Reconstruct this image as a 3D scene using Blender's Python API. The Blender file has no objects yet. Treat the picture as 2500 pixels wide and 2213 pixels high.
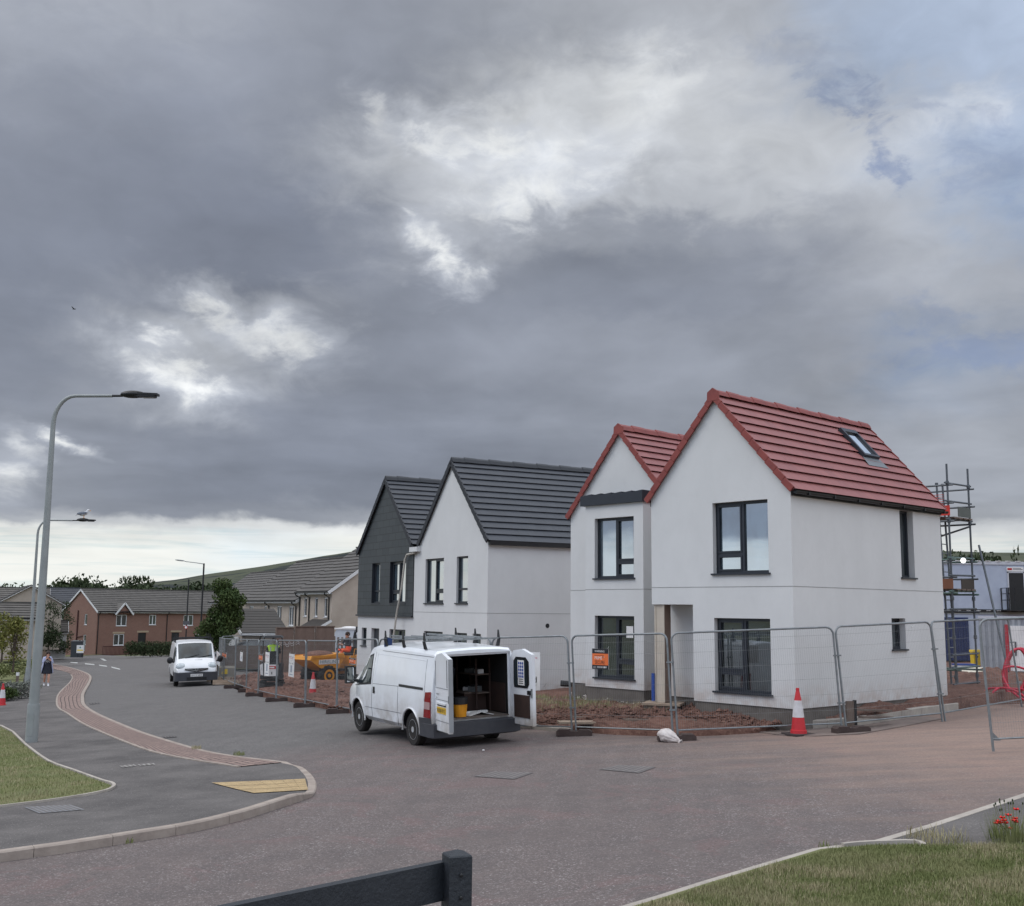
import bpy, bmesh, math, random
import numpy as np
from mathutils import Vector, Matrix
random.seed(7)
rng = np.random.default_rng(11)
sc = bpy.context.scene
COL = sc.collection
R = math.radians

# ------------------------------------------------------------------ camera
F, PITCH, ROLL = 2700.0, 0.140, 0.0102            # focal length in photo pixels (2500 wide)
CXP, CYP = 1250.0, 1106.5
fw = Vector((0, math.cos(PITCH), math.sin(PITCH)))
u0 = Vector((0, -math.sin(PITCH), math.cos(PITCH)))
rt = Vector((1, 0, 0)) * math.cos(ROLL) + u0 * math.sin(ROLL)
up = u0 * math.cos(ROLL) - Vector((1, 0, 0)) * math.sin(ROLL)
cd = bpy.data.cameras.new('camera'); cam = bpy.data.objects.new('camera', cd); COL.objects.link(cam)
cd.sensor_width = 36; cd.sensor_fit = 'HORIZONTAL'; cd.lens = 36 * F / 2500
cd.clip_start = 0.1; cd.clip_end = 6000
cam.matrix_world = Matrix(((rt.x, up.x, -fw.x, 0), (rt.y, up.y, -fw.y, 0), (rt.z, up.z, -fw.z, 0), (0, 0, 0, 1)))
sc.camera = cam
# ------------------------------------------------------------------ exposure / view
sc.view_settings.view_transform = 'Standard'; sc.view_settings.look = 'None'
sc.view_settings.exposure = 0.0; sc.view_settings.gamma = 1
sc.cycles.max_bounces = 6; sc.cycles.diffuse_bounces = 3; sc.cycles.glossy_bounces = 3
sc.cycles.transparent_max_bounces = 8; sc.cycles.caustics_reflective = False; sc.cycles.caustics_refractive = False
try:
    sc.cycles.use_denoising = True
except Exception: pass

def ray(u, v): return fw * F + rt * (u - CXP) - up * (v - CYP)
def WP(u, v, Y):                                    # point on the pixel's ray at forward distance Y
    d = ray(u, v); return d * (Y / d.y)
def G(x, y): return -2.44 - .007 * y + .048 * min(x, 11.0)
def GP(u, v, dz=0.0):                               # where the pixel's ray meets the sloping ground
    d = ray(u, v)
    t = (-2.44 + dz) / (d.z + .007 * d.y - .048 * d.x); p = d * t
    if p.x > 11: t = (-2.44 + .528 + dz) / (d.z + .007 * d.y); p = d * t
    return p

# ------------------------------------------------------------------ sun and sky
SUN_AZ, SUN_EL = R(-95), R(48)
sd = bpy.data.lights.new('sun', 'SUN'); so = bpy.data.objects.new('sun', sd); COL.objects.link(so)
sd.energy = 1.1; sd.angle = R(35); sd.color = (1.0, .97, .93)
sdir = Vector((math.sin(SUN_AZ) * math.cos(SUN_EL), math.cos(SUN_AZ) * math.cos(SUN_EL), math.sin(SUN_EL)))
so.rotation_euler = sdir.to_track_quat('Z', 'Y').to_euler()

def lin(c): c = c / 255.0; return c / 12.92 if c <= .04045 else ((c + .055) / 1.055) ** 2.4
def RGB(r, g, b): return (lin(r), lin(g), lin(b), 1)

class NT:
    def __init__(s, tree): s.t = tree; s.n = tree.nodes; s.l = tree.links
    def N(s, typ, ins=None, **kw):
        n = s.n.new(typ)
        for k, v in kw.items(): setattr(n, k, v)
        if ins:
            for k, v in ins.items():
                sk = n.inputs[k]
                if isinstance(v, bpy.types.NodeSocket): s.l.new(v, sk)
                else: sk.default_value = v
        return n
    def M(s, op, a, b=0.0, c=0.0, clamp=False):
        n = s.n.new('ShaderNodeMath'); n.operation = op; n.use_clamp = clamp
        for i, v in enumerate((a, b, c)):
            if isinstance(v, bpy.types.NodeSocket): s.l.new(v, n.inputs[i])
            else: n.inputs[i].default_value = v
        return n.outputs[0]
    def mix(s, f, a, b, blend='MIX'):
        n = s.n.new('ShaderNodeMix'); n.data_type = 'RGBA'; n.blend_type = blend
        for k, v in ((0, f), (6, a), (7, b)):
            if isinstance(v, bpy.types.NodeSocket): s.l.new(v, n.inputs[k])
            else: n.inputs[k].default_value = v
        return n.outputs[2]
    def rng(s, v, a, b, c=0.0, d=1.0, smooth=False):
        n = s.n.new('ShaderNodeMapRange'); n.clamp = True
        if smooth: n.interpolation_type = 'SMOOTHSTEP'
        s.l.new(v, n.inputs[0])
        for i, x in enumerate((a, b, c, d)): n.inputs[i + 1].default_value = x
        return n.outputs[0]
    def noise(s, vec, scale, detail=4, rough=.55, dist=0.0, out=0):
        n = s.N('ShaderNodeTexNoise', {'Vector': vec, 'Scale': scale, 'Detail': detail, 'Roughness': rough, 'Distortion': dist})
        return n.outputs[out]

SKY_X = [0, 170, 340, 510, 680, 850, 1020, 1190, 1360, 1530, 1700, 1870, 2044]
SKY = [  # (row in a 2044-wide view, luminance along the row; a value above 1000 means a bluer patch)
 (0,   [168,165,160,155,150,157,164,171,177,181,1184,1188,1190]),
 (87,  [152,151,150,150,146,150,172,190,191,182,1180,1184,1188]),
 (175, [146,141,138,139,146,152,196,222,208,187,1169,1178,1176]),
 (262, [136,132,130,134,162,206,230,226,206,198,190,188,1184]),
 (350, [134,129,125,126,160,204,234,210,196,194,193,1172,1168]),
 (437, [130,127,124,122,127,182,172,166,154,160,173,182,1166]),
 (524, [125,124,124,124,125,168,143,136,142,146,162,173,172]),
 (611, [128,130,166,184,145,135,138,135,136,144,157,166,165]),
 (681, [132,142,186,196,148,140,144,149,150,154,155,1148,1142]),
 (751, [130,138,186,150,137,139,144,148,150,154,160,1152,160]),
 (839, [146,140,131,130,128,130,137,144,150,155,160,165,165]),
 (908, [158,140,127,124,122,125,130,138,150,156,160,164,165]),
 (978, [160,138,125,121,120,123,128,136,150,158,162,161,160]),
 (1010,[150,138,126,124,126,138,144,150,158,162,164,162,160]),
 (1030,[156,154,150,148,152,178,170,176,180,182,182,176,172]),
 (1048,[222,222,226,222,228,236,220,220,222,222,222,204,204]),
 (1090,[240,242,242,1238,240,242,238,238,238,236,234,220,224]),
 (1150,[246,246,246,244,244,242,242,240,240,240,238,234,234])]
def skycol(L, blue):
    L = min(247, L + 3 + max(0, (150 - L) * .33))
    if blue: return (lin(L - 14), lin(L), lin(min(255, L + 22)))
    k = min(1, max(0, (L - 125) / 115.0))
    return (lin(L - 6 + 4 * k), lin(L), lin(min(252, L + 15 - 15 * k)))
def build_world():
    w = bpy.data.worlds.new('World'); sc.world = w; w.use_nodes = True
    nt = NT(w.node_tree); w.node_tree.nodes.clear()
    d = nt.N('ShaderNodeTexCoord').outputs['Generated']
    sep = nt.N('ShaderNodeSeparateXYZ', {0: d}); x, y, z = sep.outputs
    az = nt.M('ARCTAN2', x, y); el = nt.M('ARCSINE', z)
    # cloud-sheet coordinates: directions projected on a high plane
    h = nt.M('ADD', nt.M('MAXIMUM', z, 0.0), 0.10)
    pl = nt.N('ShaderNodeCombineXYZ', {0: nt.M('DIVIDE', x, h), 1: nt.M('DIVIDE', y, h), 2: 0.3}).outputs[0]
    w1 = nt.noise(pl, 1.3, 3, .5, out=1)
    s1 = nt.N('ShaderNodeSeparateXYZ', {0: w1}).outputs
    ae = nt.N('ShaderNodeCombineXYZ', {0: az, 1: nt.M('MULTIPLY', el, 1.7), 2: 0.0}).outputs[0]
    w2 = nt.noise(ae, 17, 5, .6, .3, out=1)
    s2 = nt.N('ShaderNodeSeparateXYZ', {0: w2}).outputs
    low = nt.rng(el, R(3), R(14), .25, 1.0)
    def warp(a, p, q, k1, k2):
        o = nt.M('ADD', nt.M('MULTIPLY', nt.M('SUBTRACT', p, .5), k1), nt.M('MULTIPLY', nt.M('SUBTRACT', q, .5), k2))
        return nt.M('ADD', a, nt.M('MULTIPLY', o, low))
    azw = warp(az, s1[0], s2[0], .10, .13); elw = warp(el, s1[1], s2[1], .06, .085)
    t = nt.rng(azw, R(-27), R(27))
    # resample the table onto az/el
    rows = []
    ys = [r[0] * 2500 / 2044 for r in SKY]; xs = [a * 2500 / 2044 for a in SKY_X]
    tab = np.array([[skycol(L % 1000 if L > 1000 else L, L > 1000) for L in r[1]] for r in SKY])
    M = np.array([list(rt), list(up), list(fw)])
    els = [R(a) for a in (1.2, 2.6, 3.5, 4.05, 4.7, 5.6, 6.9, 8.4, 10.2, 12.0, 13.9, 15.7, 17.5, 19.4, 21.3, 23.5, 26.3, 29.5)]
    azs = [R(a) for a in np.linspace(-26, 26, 18)]
    for e in els:
        cols = []
        for a in azs:
            q = M @ np.array([math.sin(a) * math.cos(e), math.cos(a) * math.cos(e), math.sin(e)])
            u = CXP + F * q[0] / q[2]; v = CYP - F * q[1] / q[2]
            cols.append([np.interp(v, ys, [np.interp(u, xs, tab[i, :, c]) for i in range(len(ys))]) for c in range(3)])
        rows.append(cols)
    col = None
    for j, e in enumerate(els):
        cr = nt.N('ShaderNodeValToRGB', {0: t}); r = cr.color_ramp; r.interpolation = 'B_SPLINE' if e > R(20) else 'CARDINAL'
        if e <= R(7): r.interpolation = 'LINEAR'
        for i, a in enumerate(azs):
            p = (a - R(-27)) / R(54)
            if i < 2: s = r.elements[i]; s.position = p
            else: s = r.elements.new(p)
            s.color = tuple(rows[j][i]) + (1,)
        c = cr.outputs[0]
        col = c if col is None else nt.mix(nt.rng(elw, els[j - 1], e, 0, 1, True), col, c)
    # torn gaps where the lit cloud behind shows through
    nz = nt.noise(ae, 22, 7, .68, .8)
    for (u, v, su, sv, rot, amp) in ((560, 668, 70, 40, .25, 1.0), (505, 640, 50, 22, .1, .7), (420, 600, 46, 20, .3, .8), (342, 757, 58, 26, .2, 1.0), (330, 676, 34, 14, .2, .7), (873, 512, 40, 30, .5, .95), (820, 455, 26, 12, .5, .5),
                                 (1090, 335, 150, 34, -.1, .9), (1130, 310, 60, 40, 0, .8), (960, 290, 90, 22, .15, .9), (850, 275, 50, 18, .3, .6), (1040, 390, 90, 30, -.2, .8), (1258, 160, 90, 55, -.2, .45), (735, 245, 34, 30, .6, .5), (128, 874, 36, 8, .35, .9), (18, 955, 34, 26, 0, .8), (36, 880, 30, 18, .4, .5), (1930, 230, 90, 30, -.2, .25)):
        q = M @ np.array([0, 1, 0]); d_ = ray(u * 2500 / 2044, v * 2500 / 2044).normalized(); a0, e0 = math.atan2(d_.x, d_.y), math.asin(d_.z); su, sv = su * 1.15 / 2207, sv * 1.15 / 2207; c_, s_ = math.cos(-rot), math.sin(-rot)
        dx_, dy_ = nt.M('SUBTRACT', azw, a0), nt.M('SUBTRACT', elw, e0)
        p1 = nt.M('MULTIPLY_ADD', dx_, c_ / su, nt.M('MULTIPLY', dy_, s_ / su)); p2 = nt.M('MULTIPLY_ADD', dx_, -s_ / sv, nt.M('MULTIPLY', dy_, c_ / sv))
        dd = nt.M('SQRT', nt.M('MULTIPLY_ADD', p1, p1, nt.M('MULTIPLY', p2, p2))); ff = nt.M('SUBTRACT', nt.M('MULTIPLY_ADD', nt.M('SUBTRACT', nz, .5), 2.4, 1.0), dd)
        col = nt.mix(nt.rng(dd, 2.6, .2, 0, .5 * amp, True), col, RGB(208, 214, 226))
        col = nt.mix(nt.rng(ff, -.5, 1.3, 0, amp, True), col, RGB(245, 247, 247))
    for (u, v, su, sv, rot, amp) in ((1680, 180, 90, 26, .6, .6), (1765, 300, 46, 30, 1.0, .75), (1800, 350, 26, 26, .8, .6), (1995, 335, 90, 46, .3, .45), (1890, 230, 60, 16, .3, .4), (1975, 695, 150, 36, .1, .6), (1560, 90, 120, 26, .2, .25), (1900, 620, 60, 22, .5, .3)):
        d_ = ray(u * 2500 / 2044, v * 2500 / 2044).normalized(); a0, e0 = math.atan2(d_.x, d_.y), math.asin(d_.z); su, sv = su * 1.3 / 2207, sv * 1.3 / 2207; c_, s_ = math.cos(-rot), math.sin(-rot)
        dx_, dy_ = nt.M('SUBTRACT', azw, a0), nt.M('SUBTRACT', elw, e0)
        p1 = nt.M('MULTIPLY_ADD', dx_, c_ / su, nt.M('MULTIPLY', dy_, s_ / su)); p2 = nt.M('MULTIPLY_ADD', dx_, -s_ / sv, nt.M('MULTIPLY', dy_, c_ / sv))
        dd = nt.M('SQRT', nt.M('MULTIPLY_ADD', p1, p1, nt.M('MULTIPLY', p2, p2))); ff = nt.M('SUBTRACT', nt.M('MULTIPLY_ADD', nt.M('SUBTRACT', nz, .5), 3.2, 1.0), dd)
        col = nt.mix(nt.rng(ff, -.3, 1.0, 0, amp, True), col, RGB(132, 146, 176))
    # cloud texture: soft billows, finer wisps where it is bright
    n1 = nt.noise(pl, 1.7, 5, .46, .3); n2 = nt.noise(ae, 20, 4, .52, .6)
    bw = nt.N('ShaderNodeRGBToBW', {0: col}).outputs[0]
    amp = nt.rng(bw, .28, .7, .20, .44)
    f1 = nt.M('MULTIPLY', nt.M('SUBTRACT', n1, .5), .85)
    f2 = nt.M('MULTIPLY', nt.M('SUBTRACT', n2, .5), amp)
    f = nt.M('ADD', 1.0, nt.M('MULTIPLY', nt.M('ADD', f1, f2), nt.rng(el, R(2), R(7), .15, 1)))
    # thin streaks in the clear band at the horizon
    st = nt.N('ShaderNodeCombineXYZ', {0: nt.M('MULTIPLY', az, 3.0), 1: nt.M('MULTIPLY', el, 62.0), 2: 0.0}).outputs[0]
    sn = nt.noise(st, 2.0, 5, .6, .3)
    lowm = nt.rng(elw, R(3.3), R(4.2), 1, 0, True)
    streak = nt.mix(nt.rng(sn, .46, .66, 0, .5, True), (1, 1, 1, 1), RGB(206, 226, 234))
    col = nt.mix(lowm, col, nt.mix(1.0, col, streak, 'MULTIPLY'))
    warm = nt.mix(nt.M('MULTIPLY', lowm, .6), (1, 1, 1, 1), (1.06, 1.05, .98, 1))
    col = nt.mix(1.0, col, warm, 'MULTIPLY')
    # overcast boosted and tinted overhead and behind the photographer to light walls and ground
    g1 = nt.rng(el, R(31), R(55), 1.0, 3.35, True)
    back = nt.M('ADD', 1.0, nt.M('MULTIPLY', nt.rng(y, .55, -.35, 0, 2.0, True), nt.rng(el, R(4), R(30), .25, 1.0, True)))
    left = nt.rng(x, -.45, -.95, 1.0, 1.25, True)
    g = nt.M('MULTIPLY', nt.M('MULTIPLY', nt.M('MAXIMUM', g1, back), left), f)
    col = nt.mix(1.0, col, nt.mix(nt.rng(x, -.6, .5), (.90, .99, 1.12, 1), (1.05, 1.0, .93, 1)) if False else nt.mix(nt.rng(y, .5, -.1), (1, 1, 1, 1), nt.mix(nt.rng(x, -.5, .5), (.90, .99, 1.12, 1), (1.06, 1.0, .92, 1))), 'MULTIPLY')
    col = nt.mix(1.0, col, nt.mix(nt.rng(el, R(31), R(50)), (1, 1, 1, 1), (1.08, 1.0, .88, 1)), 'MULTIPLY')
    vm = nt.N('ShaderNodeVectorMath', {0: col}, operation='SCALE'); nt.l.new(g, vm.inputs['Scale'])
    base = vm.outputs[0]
    # the clear sky above the clouds, seen faintly through them
    sky = nt.N('ShaderNodeTexSky', sky_type='NISHITA'); sky.sun_disc = False
    sky.sun_elevation = SUN_EL; sky.sun_rotation = SUN_AZ % (2 * math.pi)
    b1 = nt.N('ShaderNodeBackground', {'Color': sky.outputs[0], 'Strength': .08})
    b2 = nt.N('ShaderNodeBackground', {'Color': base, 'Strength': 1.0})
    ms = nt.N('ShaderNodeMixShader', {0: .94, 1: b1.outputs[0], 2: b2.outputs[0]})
    o = nt.N('ShaderNodeOutputWorld', {0: ms.outputs[0]})
build_world()
sc.world.cycles.sampling_method = 'MANUAL'; sc.world.cycles.sample_map_resolution = 512

# ------------------------------------------------------------------ materials
MATS = {}
def mat(name, c, rough=.6, c2=None, ns=3.0, amt=.5, bump=0.0, bs=30.0, metal=0.0, ior=1.45, coat=0.0, spec=None, detail=5, em=None):
    if name in MATS: return MATS[name]
    m = bpy.data.materials.new(name); m.use_nodes = True; nt = NT(m.node_tree)
    p = m.node_tree.nodes['Principled BSDF']
    c = tuple(c) + ((1,) if len(c) == 3 else ())
    p.inputs['Roughness'].default_value = rough; p.inputs['Metallic'].default_value = metal
    p.inputs['IOR'].default_value = ior; p.inputs['Coat Weight'].default_value = coat
    if spec is not None: p.inputs['Specular IOR Level'].default_value = spec
    tc = nt.N('ShaderNodeTexCoord').outputs['Object']
    if c2 is None: c2 = tuple(x * .82 for x in c[:3]) + (1,)
    else: c2 = tuple(c2) + ((1,) if len(c2) == 3 else ())
    n = nt.noise(tc, ns, detail, .6)
    nt.l.new(nt.mix(nt.rng(n, .5 - amt / 2, .5 + amt / 2), c, c2), p.inputs['Base Color'])
    if bump:
        b = nt.N('ShaderNodeBump', {'Strength': bump, 'Distance': .01, 'Height': nt.noise(tc, bs, 4)})
        nt.l.new(b.outputs[0], p.inputs['Normal'])
    if em:
        p.inputs['Emission Color'].default_value = tuple(em[:3]) + (1,); p.inputs['Emission Strength'].default_value = em[3]
    MATS[name] = m; return m

def m_render(name, a, b):
    m = bpy.data.materials.new(name); m.use_nodes = True; nt = NT(m.node_tree); p = m.node_tree.nodes['Principled BSDF']
    tc = nt.N('ShaderNodeTexCoord').outputs['Object']
    mp = nt.N('ShaderNodeMapping', {'Vector': tc, 'Scale': (1, 1, .7)}).outputs[0]
    n1 = nt.noise(mp, .9, 6, .6); n2 = nt.noise(mp, 5, 5, .6)
    c = nt.mix(nt.rng(n1, .35, .7), a, b)
    c = nt.mix(nt.rng(n2, .52, .75, 0, .15), c, tuple(x * .86 for x in b[:3]) + (1,))
    # splash dirt close to the ground
    z = nt.N('ShaderNodeSeparateXYZ', {0: tc}).outputs[2]
    dirt = nt.M('MULTIPLY', nt.rng(z, .1, .55, .5, 0), nt.rng(nt.noise(tc, 4, 5), .35, .65))
    c = nt.mix(dirt, c, RGB(172, 152, 140))
    nt.l.new(c, p.inputs['Base Color']); p.inputs['Roughness'].default_value = .9; p.inputs['Specular IOR Level'].default_value = .2
    bp = nt.N('ShaderNodeBump', {'Strength': .25, 'Distance': .004, 'Height': nt.noise(tc, 140, 3)})
    bp2 = nt.N('ShaderNodeBump', {'Strength': .22, 'Distance': .03, 'Height': nt.noise(tc, 1.6, 4), 'Normal': bp.outputs[0]})
    nt.l.new(bp2.outputs[0], p.inputs['Normal']); return m
WALLW = m_render('white_render', (.62, .62, .615, 1), (.575, .575, .57, 1))

def m_tile(name, a, b, w, h, axis='yz', ms=.004):
    """tile courses: joints every w along the ridge, random tone per tile"""
    m = bpy.data.materials.new(name); m.use_nodes = True; nt = NT(m.node_tree); p = m.node_tree.nodes['Principled BSDF']
    tc = nt.N('ShaderNodeTexCoord').outputs['UV']
    br = nt.N('ShaderNodeTexBrick', {'Vector': tc, 'Color1': a, 'Color2': b, 'Mortar': tuple(x * .25 for x in a[:3]) + (1,), 'Scale': 1.0,
              'Mortar Size': ms, 'Mortar Smooth': .3, 'Bias': 0.0, 'Brick Width': w, 'Row Height': h})
    br.offset = .5
    n = nt.noise(tc, 2.5, 5, .6)
    c = nt.mix(nt.rng(n, .3, .7, 0, .5), br.outputs[0], tuple(x * 1.25 for x in b[:3]) + (1,))
    nt.l.new(c, p.inputs['Base Color']); p.inputs['Roughness'].default_value = .55
    bp = nt.N('ShaderNodeBump', {'Strength': .3, 'Distance': .004, 'Height': nt.noise(tc, 60, 3)})
    nt.l.new(bp.outputs[0], p.inputs['Normal']); return m
TILE_RED = m_tile('red_roof_tile', RGB(144, 86, 82), RGB(128, 76, 74), .30, .3)
TILE_GREY = m_tile('charcoal_roof_tile', RGB(56, 59, 66), RGB(48, 51, 58), .30, .3)
TILE_BRN = m_tile('brown_grey_roof_tile', RGB(86, 82, 78), RGB(70, 67, 64), .33, .3)
TILE_DK = m_tile('dark_brown_roof_tile', RGB(52, 46, 42), RGB(44, 40, 37), .25, .2)
SLATE = m_tile('dark_slate_cladding', RGB(62, 67, 69), RGB(52, 57, 60), .6, .26, ms=.016)
REDTRIM = mat('red_verge', RGB(140, 66, 58), .5, RGB(116, 52, 48), 4)
ANTH = mat('anthracite_frame', RGB(42, 46, 54), .4, RGB(36, 40, 47), 5)
BLACKP = mat('black_plastic', RGB(24, 25, 28), .45, RGB(32, 32, 34), 6)
GREYRIDGE = mat('charcoal_ridge', RGB(42, 45, 51), .55, RGB(36, 38, 44), 5)
BLOCK = mat('concrete_blockwork', RGB(112, 106, 100), .9, RGB(84, 78, 74), 2.5, .5, .4, 30)
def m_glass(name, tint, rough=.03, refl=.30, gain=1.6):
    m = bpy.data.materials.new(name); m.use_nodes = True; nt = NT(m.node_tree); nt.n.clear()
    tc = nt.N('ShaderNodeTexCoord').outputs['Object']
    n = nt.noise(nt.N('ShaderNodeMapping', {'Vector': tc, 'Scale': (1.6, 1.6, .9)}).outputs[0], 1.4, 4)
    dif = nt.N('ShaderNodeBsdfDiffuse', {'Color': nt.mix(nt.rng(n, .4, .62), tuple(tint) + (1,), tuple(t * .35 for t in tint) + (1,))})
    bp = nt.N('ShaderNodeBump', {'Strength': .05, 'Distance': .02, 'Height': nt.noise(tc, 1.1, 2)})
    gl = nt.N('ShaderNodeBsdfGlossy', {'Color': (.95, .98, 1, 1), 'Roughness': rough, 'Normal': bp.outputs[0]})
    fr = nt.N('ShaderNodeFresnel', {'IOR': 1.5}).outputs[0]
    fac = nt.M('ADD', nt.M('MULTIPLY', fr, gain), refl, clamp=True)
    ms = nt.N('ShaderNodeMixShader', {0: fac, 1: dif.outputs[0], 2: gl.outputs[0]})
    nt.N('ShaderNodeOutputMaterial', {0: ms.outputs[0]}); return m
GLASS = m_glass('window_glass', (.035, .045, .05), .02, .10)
GLASSUP = m_glass('sky_tinted_window_glass', (.08, .12, .15), .02, .26)  # upper panes: paler blue base colour stands in for reflected sky
GLASSCAR = m_glass('tinted_car_glass', (.025, .035, .04), .03, .03, .75)
VANW = mat('white_vehicle_paint', (.72, .73, .75), .28, (.62, .62, .62), 2.0, .6, coat=.4)
VANDIRT = None
def m_van():
    m = bpy.data.materials.new('grubby_white_van_paint'); m.use_nodes = True; nt = NT(m.node_tree); p = m.node_tree.nodes['Principled BSDF']
    tc = nt.N('ShaderNodeTexCoord').outputs['Object']; z = nt.N('ShaderNodeSeparateXYZ', {0: tc}).outputs[2]
    n = nt.noise(tc, 1.6, 6, .65)
    c = nt.mix(nt.rng(n, .4, .7, 0, .25), (.74, .76, .79, 1), (.64, .64, .63, 1))
    c = nt.mix(nt.M('MULTIPLY', nt.rng(z, .3, 1.05, .95, .05), nt.rng(n, .35, .6)), c, RGB(150, 140, 128))
    nt.l.new(c, p.inputs['Base Color']); p.inputs['Roughness'].default_value = .25; p.inputs['Coat Weight'].default_value = .3
    return m
VANDIRT = m_van()
TYRE = mat('tyre_rubber', RGB(28, 27, 27), .85, RGB(46, 42, 40), 8, bump=.3, bs=40)
RIM = mat('grey_wheel_trim', RGB(184, 186, 188), .4, RGB(150, 150, 150), 12)
BUMPER = mat('dark_grey_bumper', RGB(52, 54, 60), .6, RGB(66, 66, 70), 6)
GALV = mat('galvanised_steel', RGB(138, 142, 144), .45, RGB(108, 112, 114), 9, metal=.35)
RUSTY = mat('weathered_fence_tube', RGB(116, 118, 118), .5, RGB(88, 86, 84), 7, metal=.3)
LAMPC = mat('lamp_post_paint', RGB(150, 153, 152), .5, RGB(132, 136, 136), 3, metal=.15)
WIRE = mat('fence_wire', RGB(140, 142, 142), .5, RGB(110, 112, 112), 9)
FOOT = mat('recycled_rubber_foot', RGB(58, 46, 44), .9, RGB(78, 66, 62), 6, bump=.5)
CONER = mat('cone_red', RGB(196, 44, 52), .5, RGB(172, 40, 44), 8)
CONEW = mat('cone_white_sleeve', RGB(214, 212, 214), .5, RGB(180, 176, 176), 8)
WOOD = mat('pale_timber', RGB(168, 150, 132), .8, RGB(134, 116, 100), 6, bump=.3)
WOODD = mat('dark_stained_timber', RGB(34, 38, 44), .55, RGB(46, 50, 56), 12, bump=.5, bs=60)
OLDWOOD = mat('weathered_timber', RGB(120, 106, 96), .85, RGB(92, 78, 70), 5, bump=.4)
WHITEP = mat('white_plastic', RGB(222, 222, 222), .4, RGB(200, 200, 198), 5)
YELLOW = mat('site_yellow', RGB(222, 150, 30), .45, RGB(186, 120, 24), 6)
BRIGHTY = mat('bin_yellow', RGB(232, 200, 30), .4, RGB(214, 180, 24), 6)
ORANGE = mat('sign_orange', RGB(226, 116, 60), .5, RGB(216, 106, 54), 6)
HIVISY = mat('hi_vis_yellow', (.62, .95, .06), .6, (.5, .8, .05), 10)
HIVISO = mat('hi_vis_orange', (.95, .12, .03), .6, (.8, .09, .03), 10)
SKIN = mat('skin', RGB(196, 150, 128), .6, RGB(180, 134, 114), 20)
NAVY = mat('dark_navy_cloth', RGB(26, 28, 38), .85, RGB(36, 38, 48), 20)
HAIR = mat('dark_hair', RGB(38, 28, 24), .7, RGB(56, 42, 34), 40)
LILAC = mat('pale_lilac_cloth', RGB(176, 180, 204), .85, RGB(156, 160, 186), 14)
SIGNW = mat('sign_white', RGB(226, 224, 222), .5, RGB(208, 206, 204), 4)
SIGNB = mat('sign_black', RGB(28, 28, 32), .5, RGB(36, 36, 40), 4)
PINK = mat('sign_crimson', RGB(206, 40, 84), .5)
BRICKR = None
def m_brick(name, a, b, mo, w=.225, h=.075, ms=.010):
    m = bpy.data.materials.new(name); m.use_nodes = True; nt = NT(m.node_tree); p = m.node_tree.nodes['Principled BSDF']
    tc = nt.N('ShaderNodeTexCoord').outputs['Object']; s = nt.N('ShaderNodeSeparateXYZ', {0: tc}).outputs
    v = nt.N('ShaderNodeCombineXYZ', {0: nt.M('ADD', s[0], s[1]), 1: s[2], 2: 0}).outputs[0]
    br = nt.N('ShaderNodeTexBrick', {'Vector': v, 'Color1': a, 'Color2': b, 'Mortar': mo, 'Scale': 1.0, 'Mortar Size': ms, 'Brick Width': w, 'Row Height': h})
    c = nt.mix(nt.rng(nt.noise(tc, .5, 4), .35, .65, 0, .35), br.outputs[0], tuple(x * .8 for x in a[:3]) + (1,))
    nt.l.new(c, p.inputs['Base Color']); p.inputs['Roughness'].default_value = .9; return m
BRICKR = m_brick('orange_brick', RGB(128, 92, 80), RGB(114, 82, 72), RGB(136, 114, 102))
CREAM = mat('cream_harling', RGB(176, 164, 152), .95, RGB(156, 144, 132), 1.2, .5, .3, 60)
WHITEH = mat('pale_harling', RGB(190, 188, 186), .95, RGB(170, 168, 166), 1.2, .5, .3, 60)
WHITET = mat('white_trim', RGB(214, 214, 214), .5, RGB(196, 196, 196), 3)

# ------------------------------------------------------------------ mesh builder
FONT_CACHE = {}
def text_tris(s):
    if s in FONT_CACHE: return FONT_CACHE[s]
    cu = bpy.data.curves.new('t', 'FONT'); cu.body = s; cu.resolution_u = 2
    ob = bpy.data.objects.new('t', cu); COL.objects.link(ob)
    dg = bpy.context.evaluated_depsgraph_get(); dg.update()
    me = bpy.data.meshes.new_from_object(ob.evaluated_get(dg))
    vs = [tuple(v.co[:2]) for v in me.vertices]; fs = [tuple(p.vertices) for p in me.polygons]
    bpy.data.objects.remove(ob); bpy.data.curves.remove(cu); bpy.data.meshes.remove(me)
    if vs:
        x0 = min(v[0] for v in vs); x1 = max(v[0] for v in vs); y0 = min(v[1] for v in vs); y1 = max(v[1] for v in vs)
        vs = [((a - x0) / (x1 - x0), (b - y0) / (y1 - y0)) for a, b in vs]
    FONT_CACHE[s] = (vs, fs); return vs, fs

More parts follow.
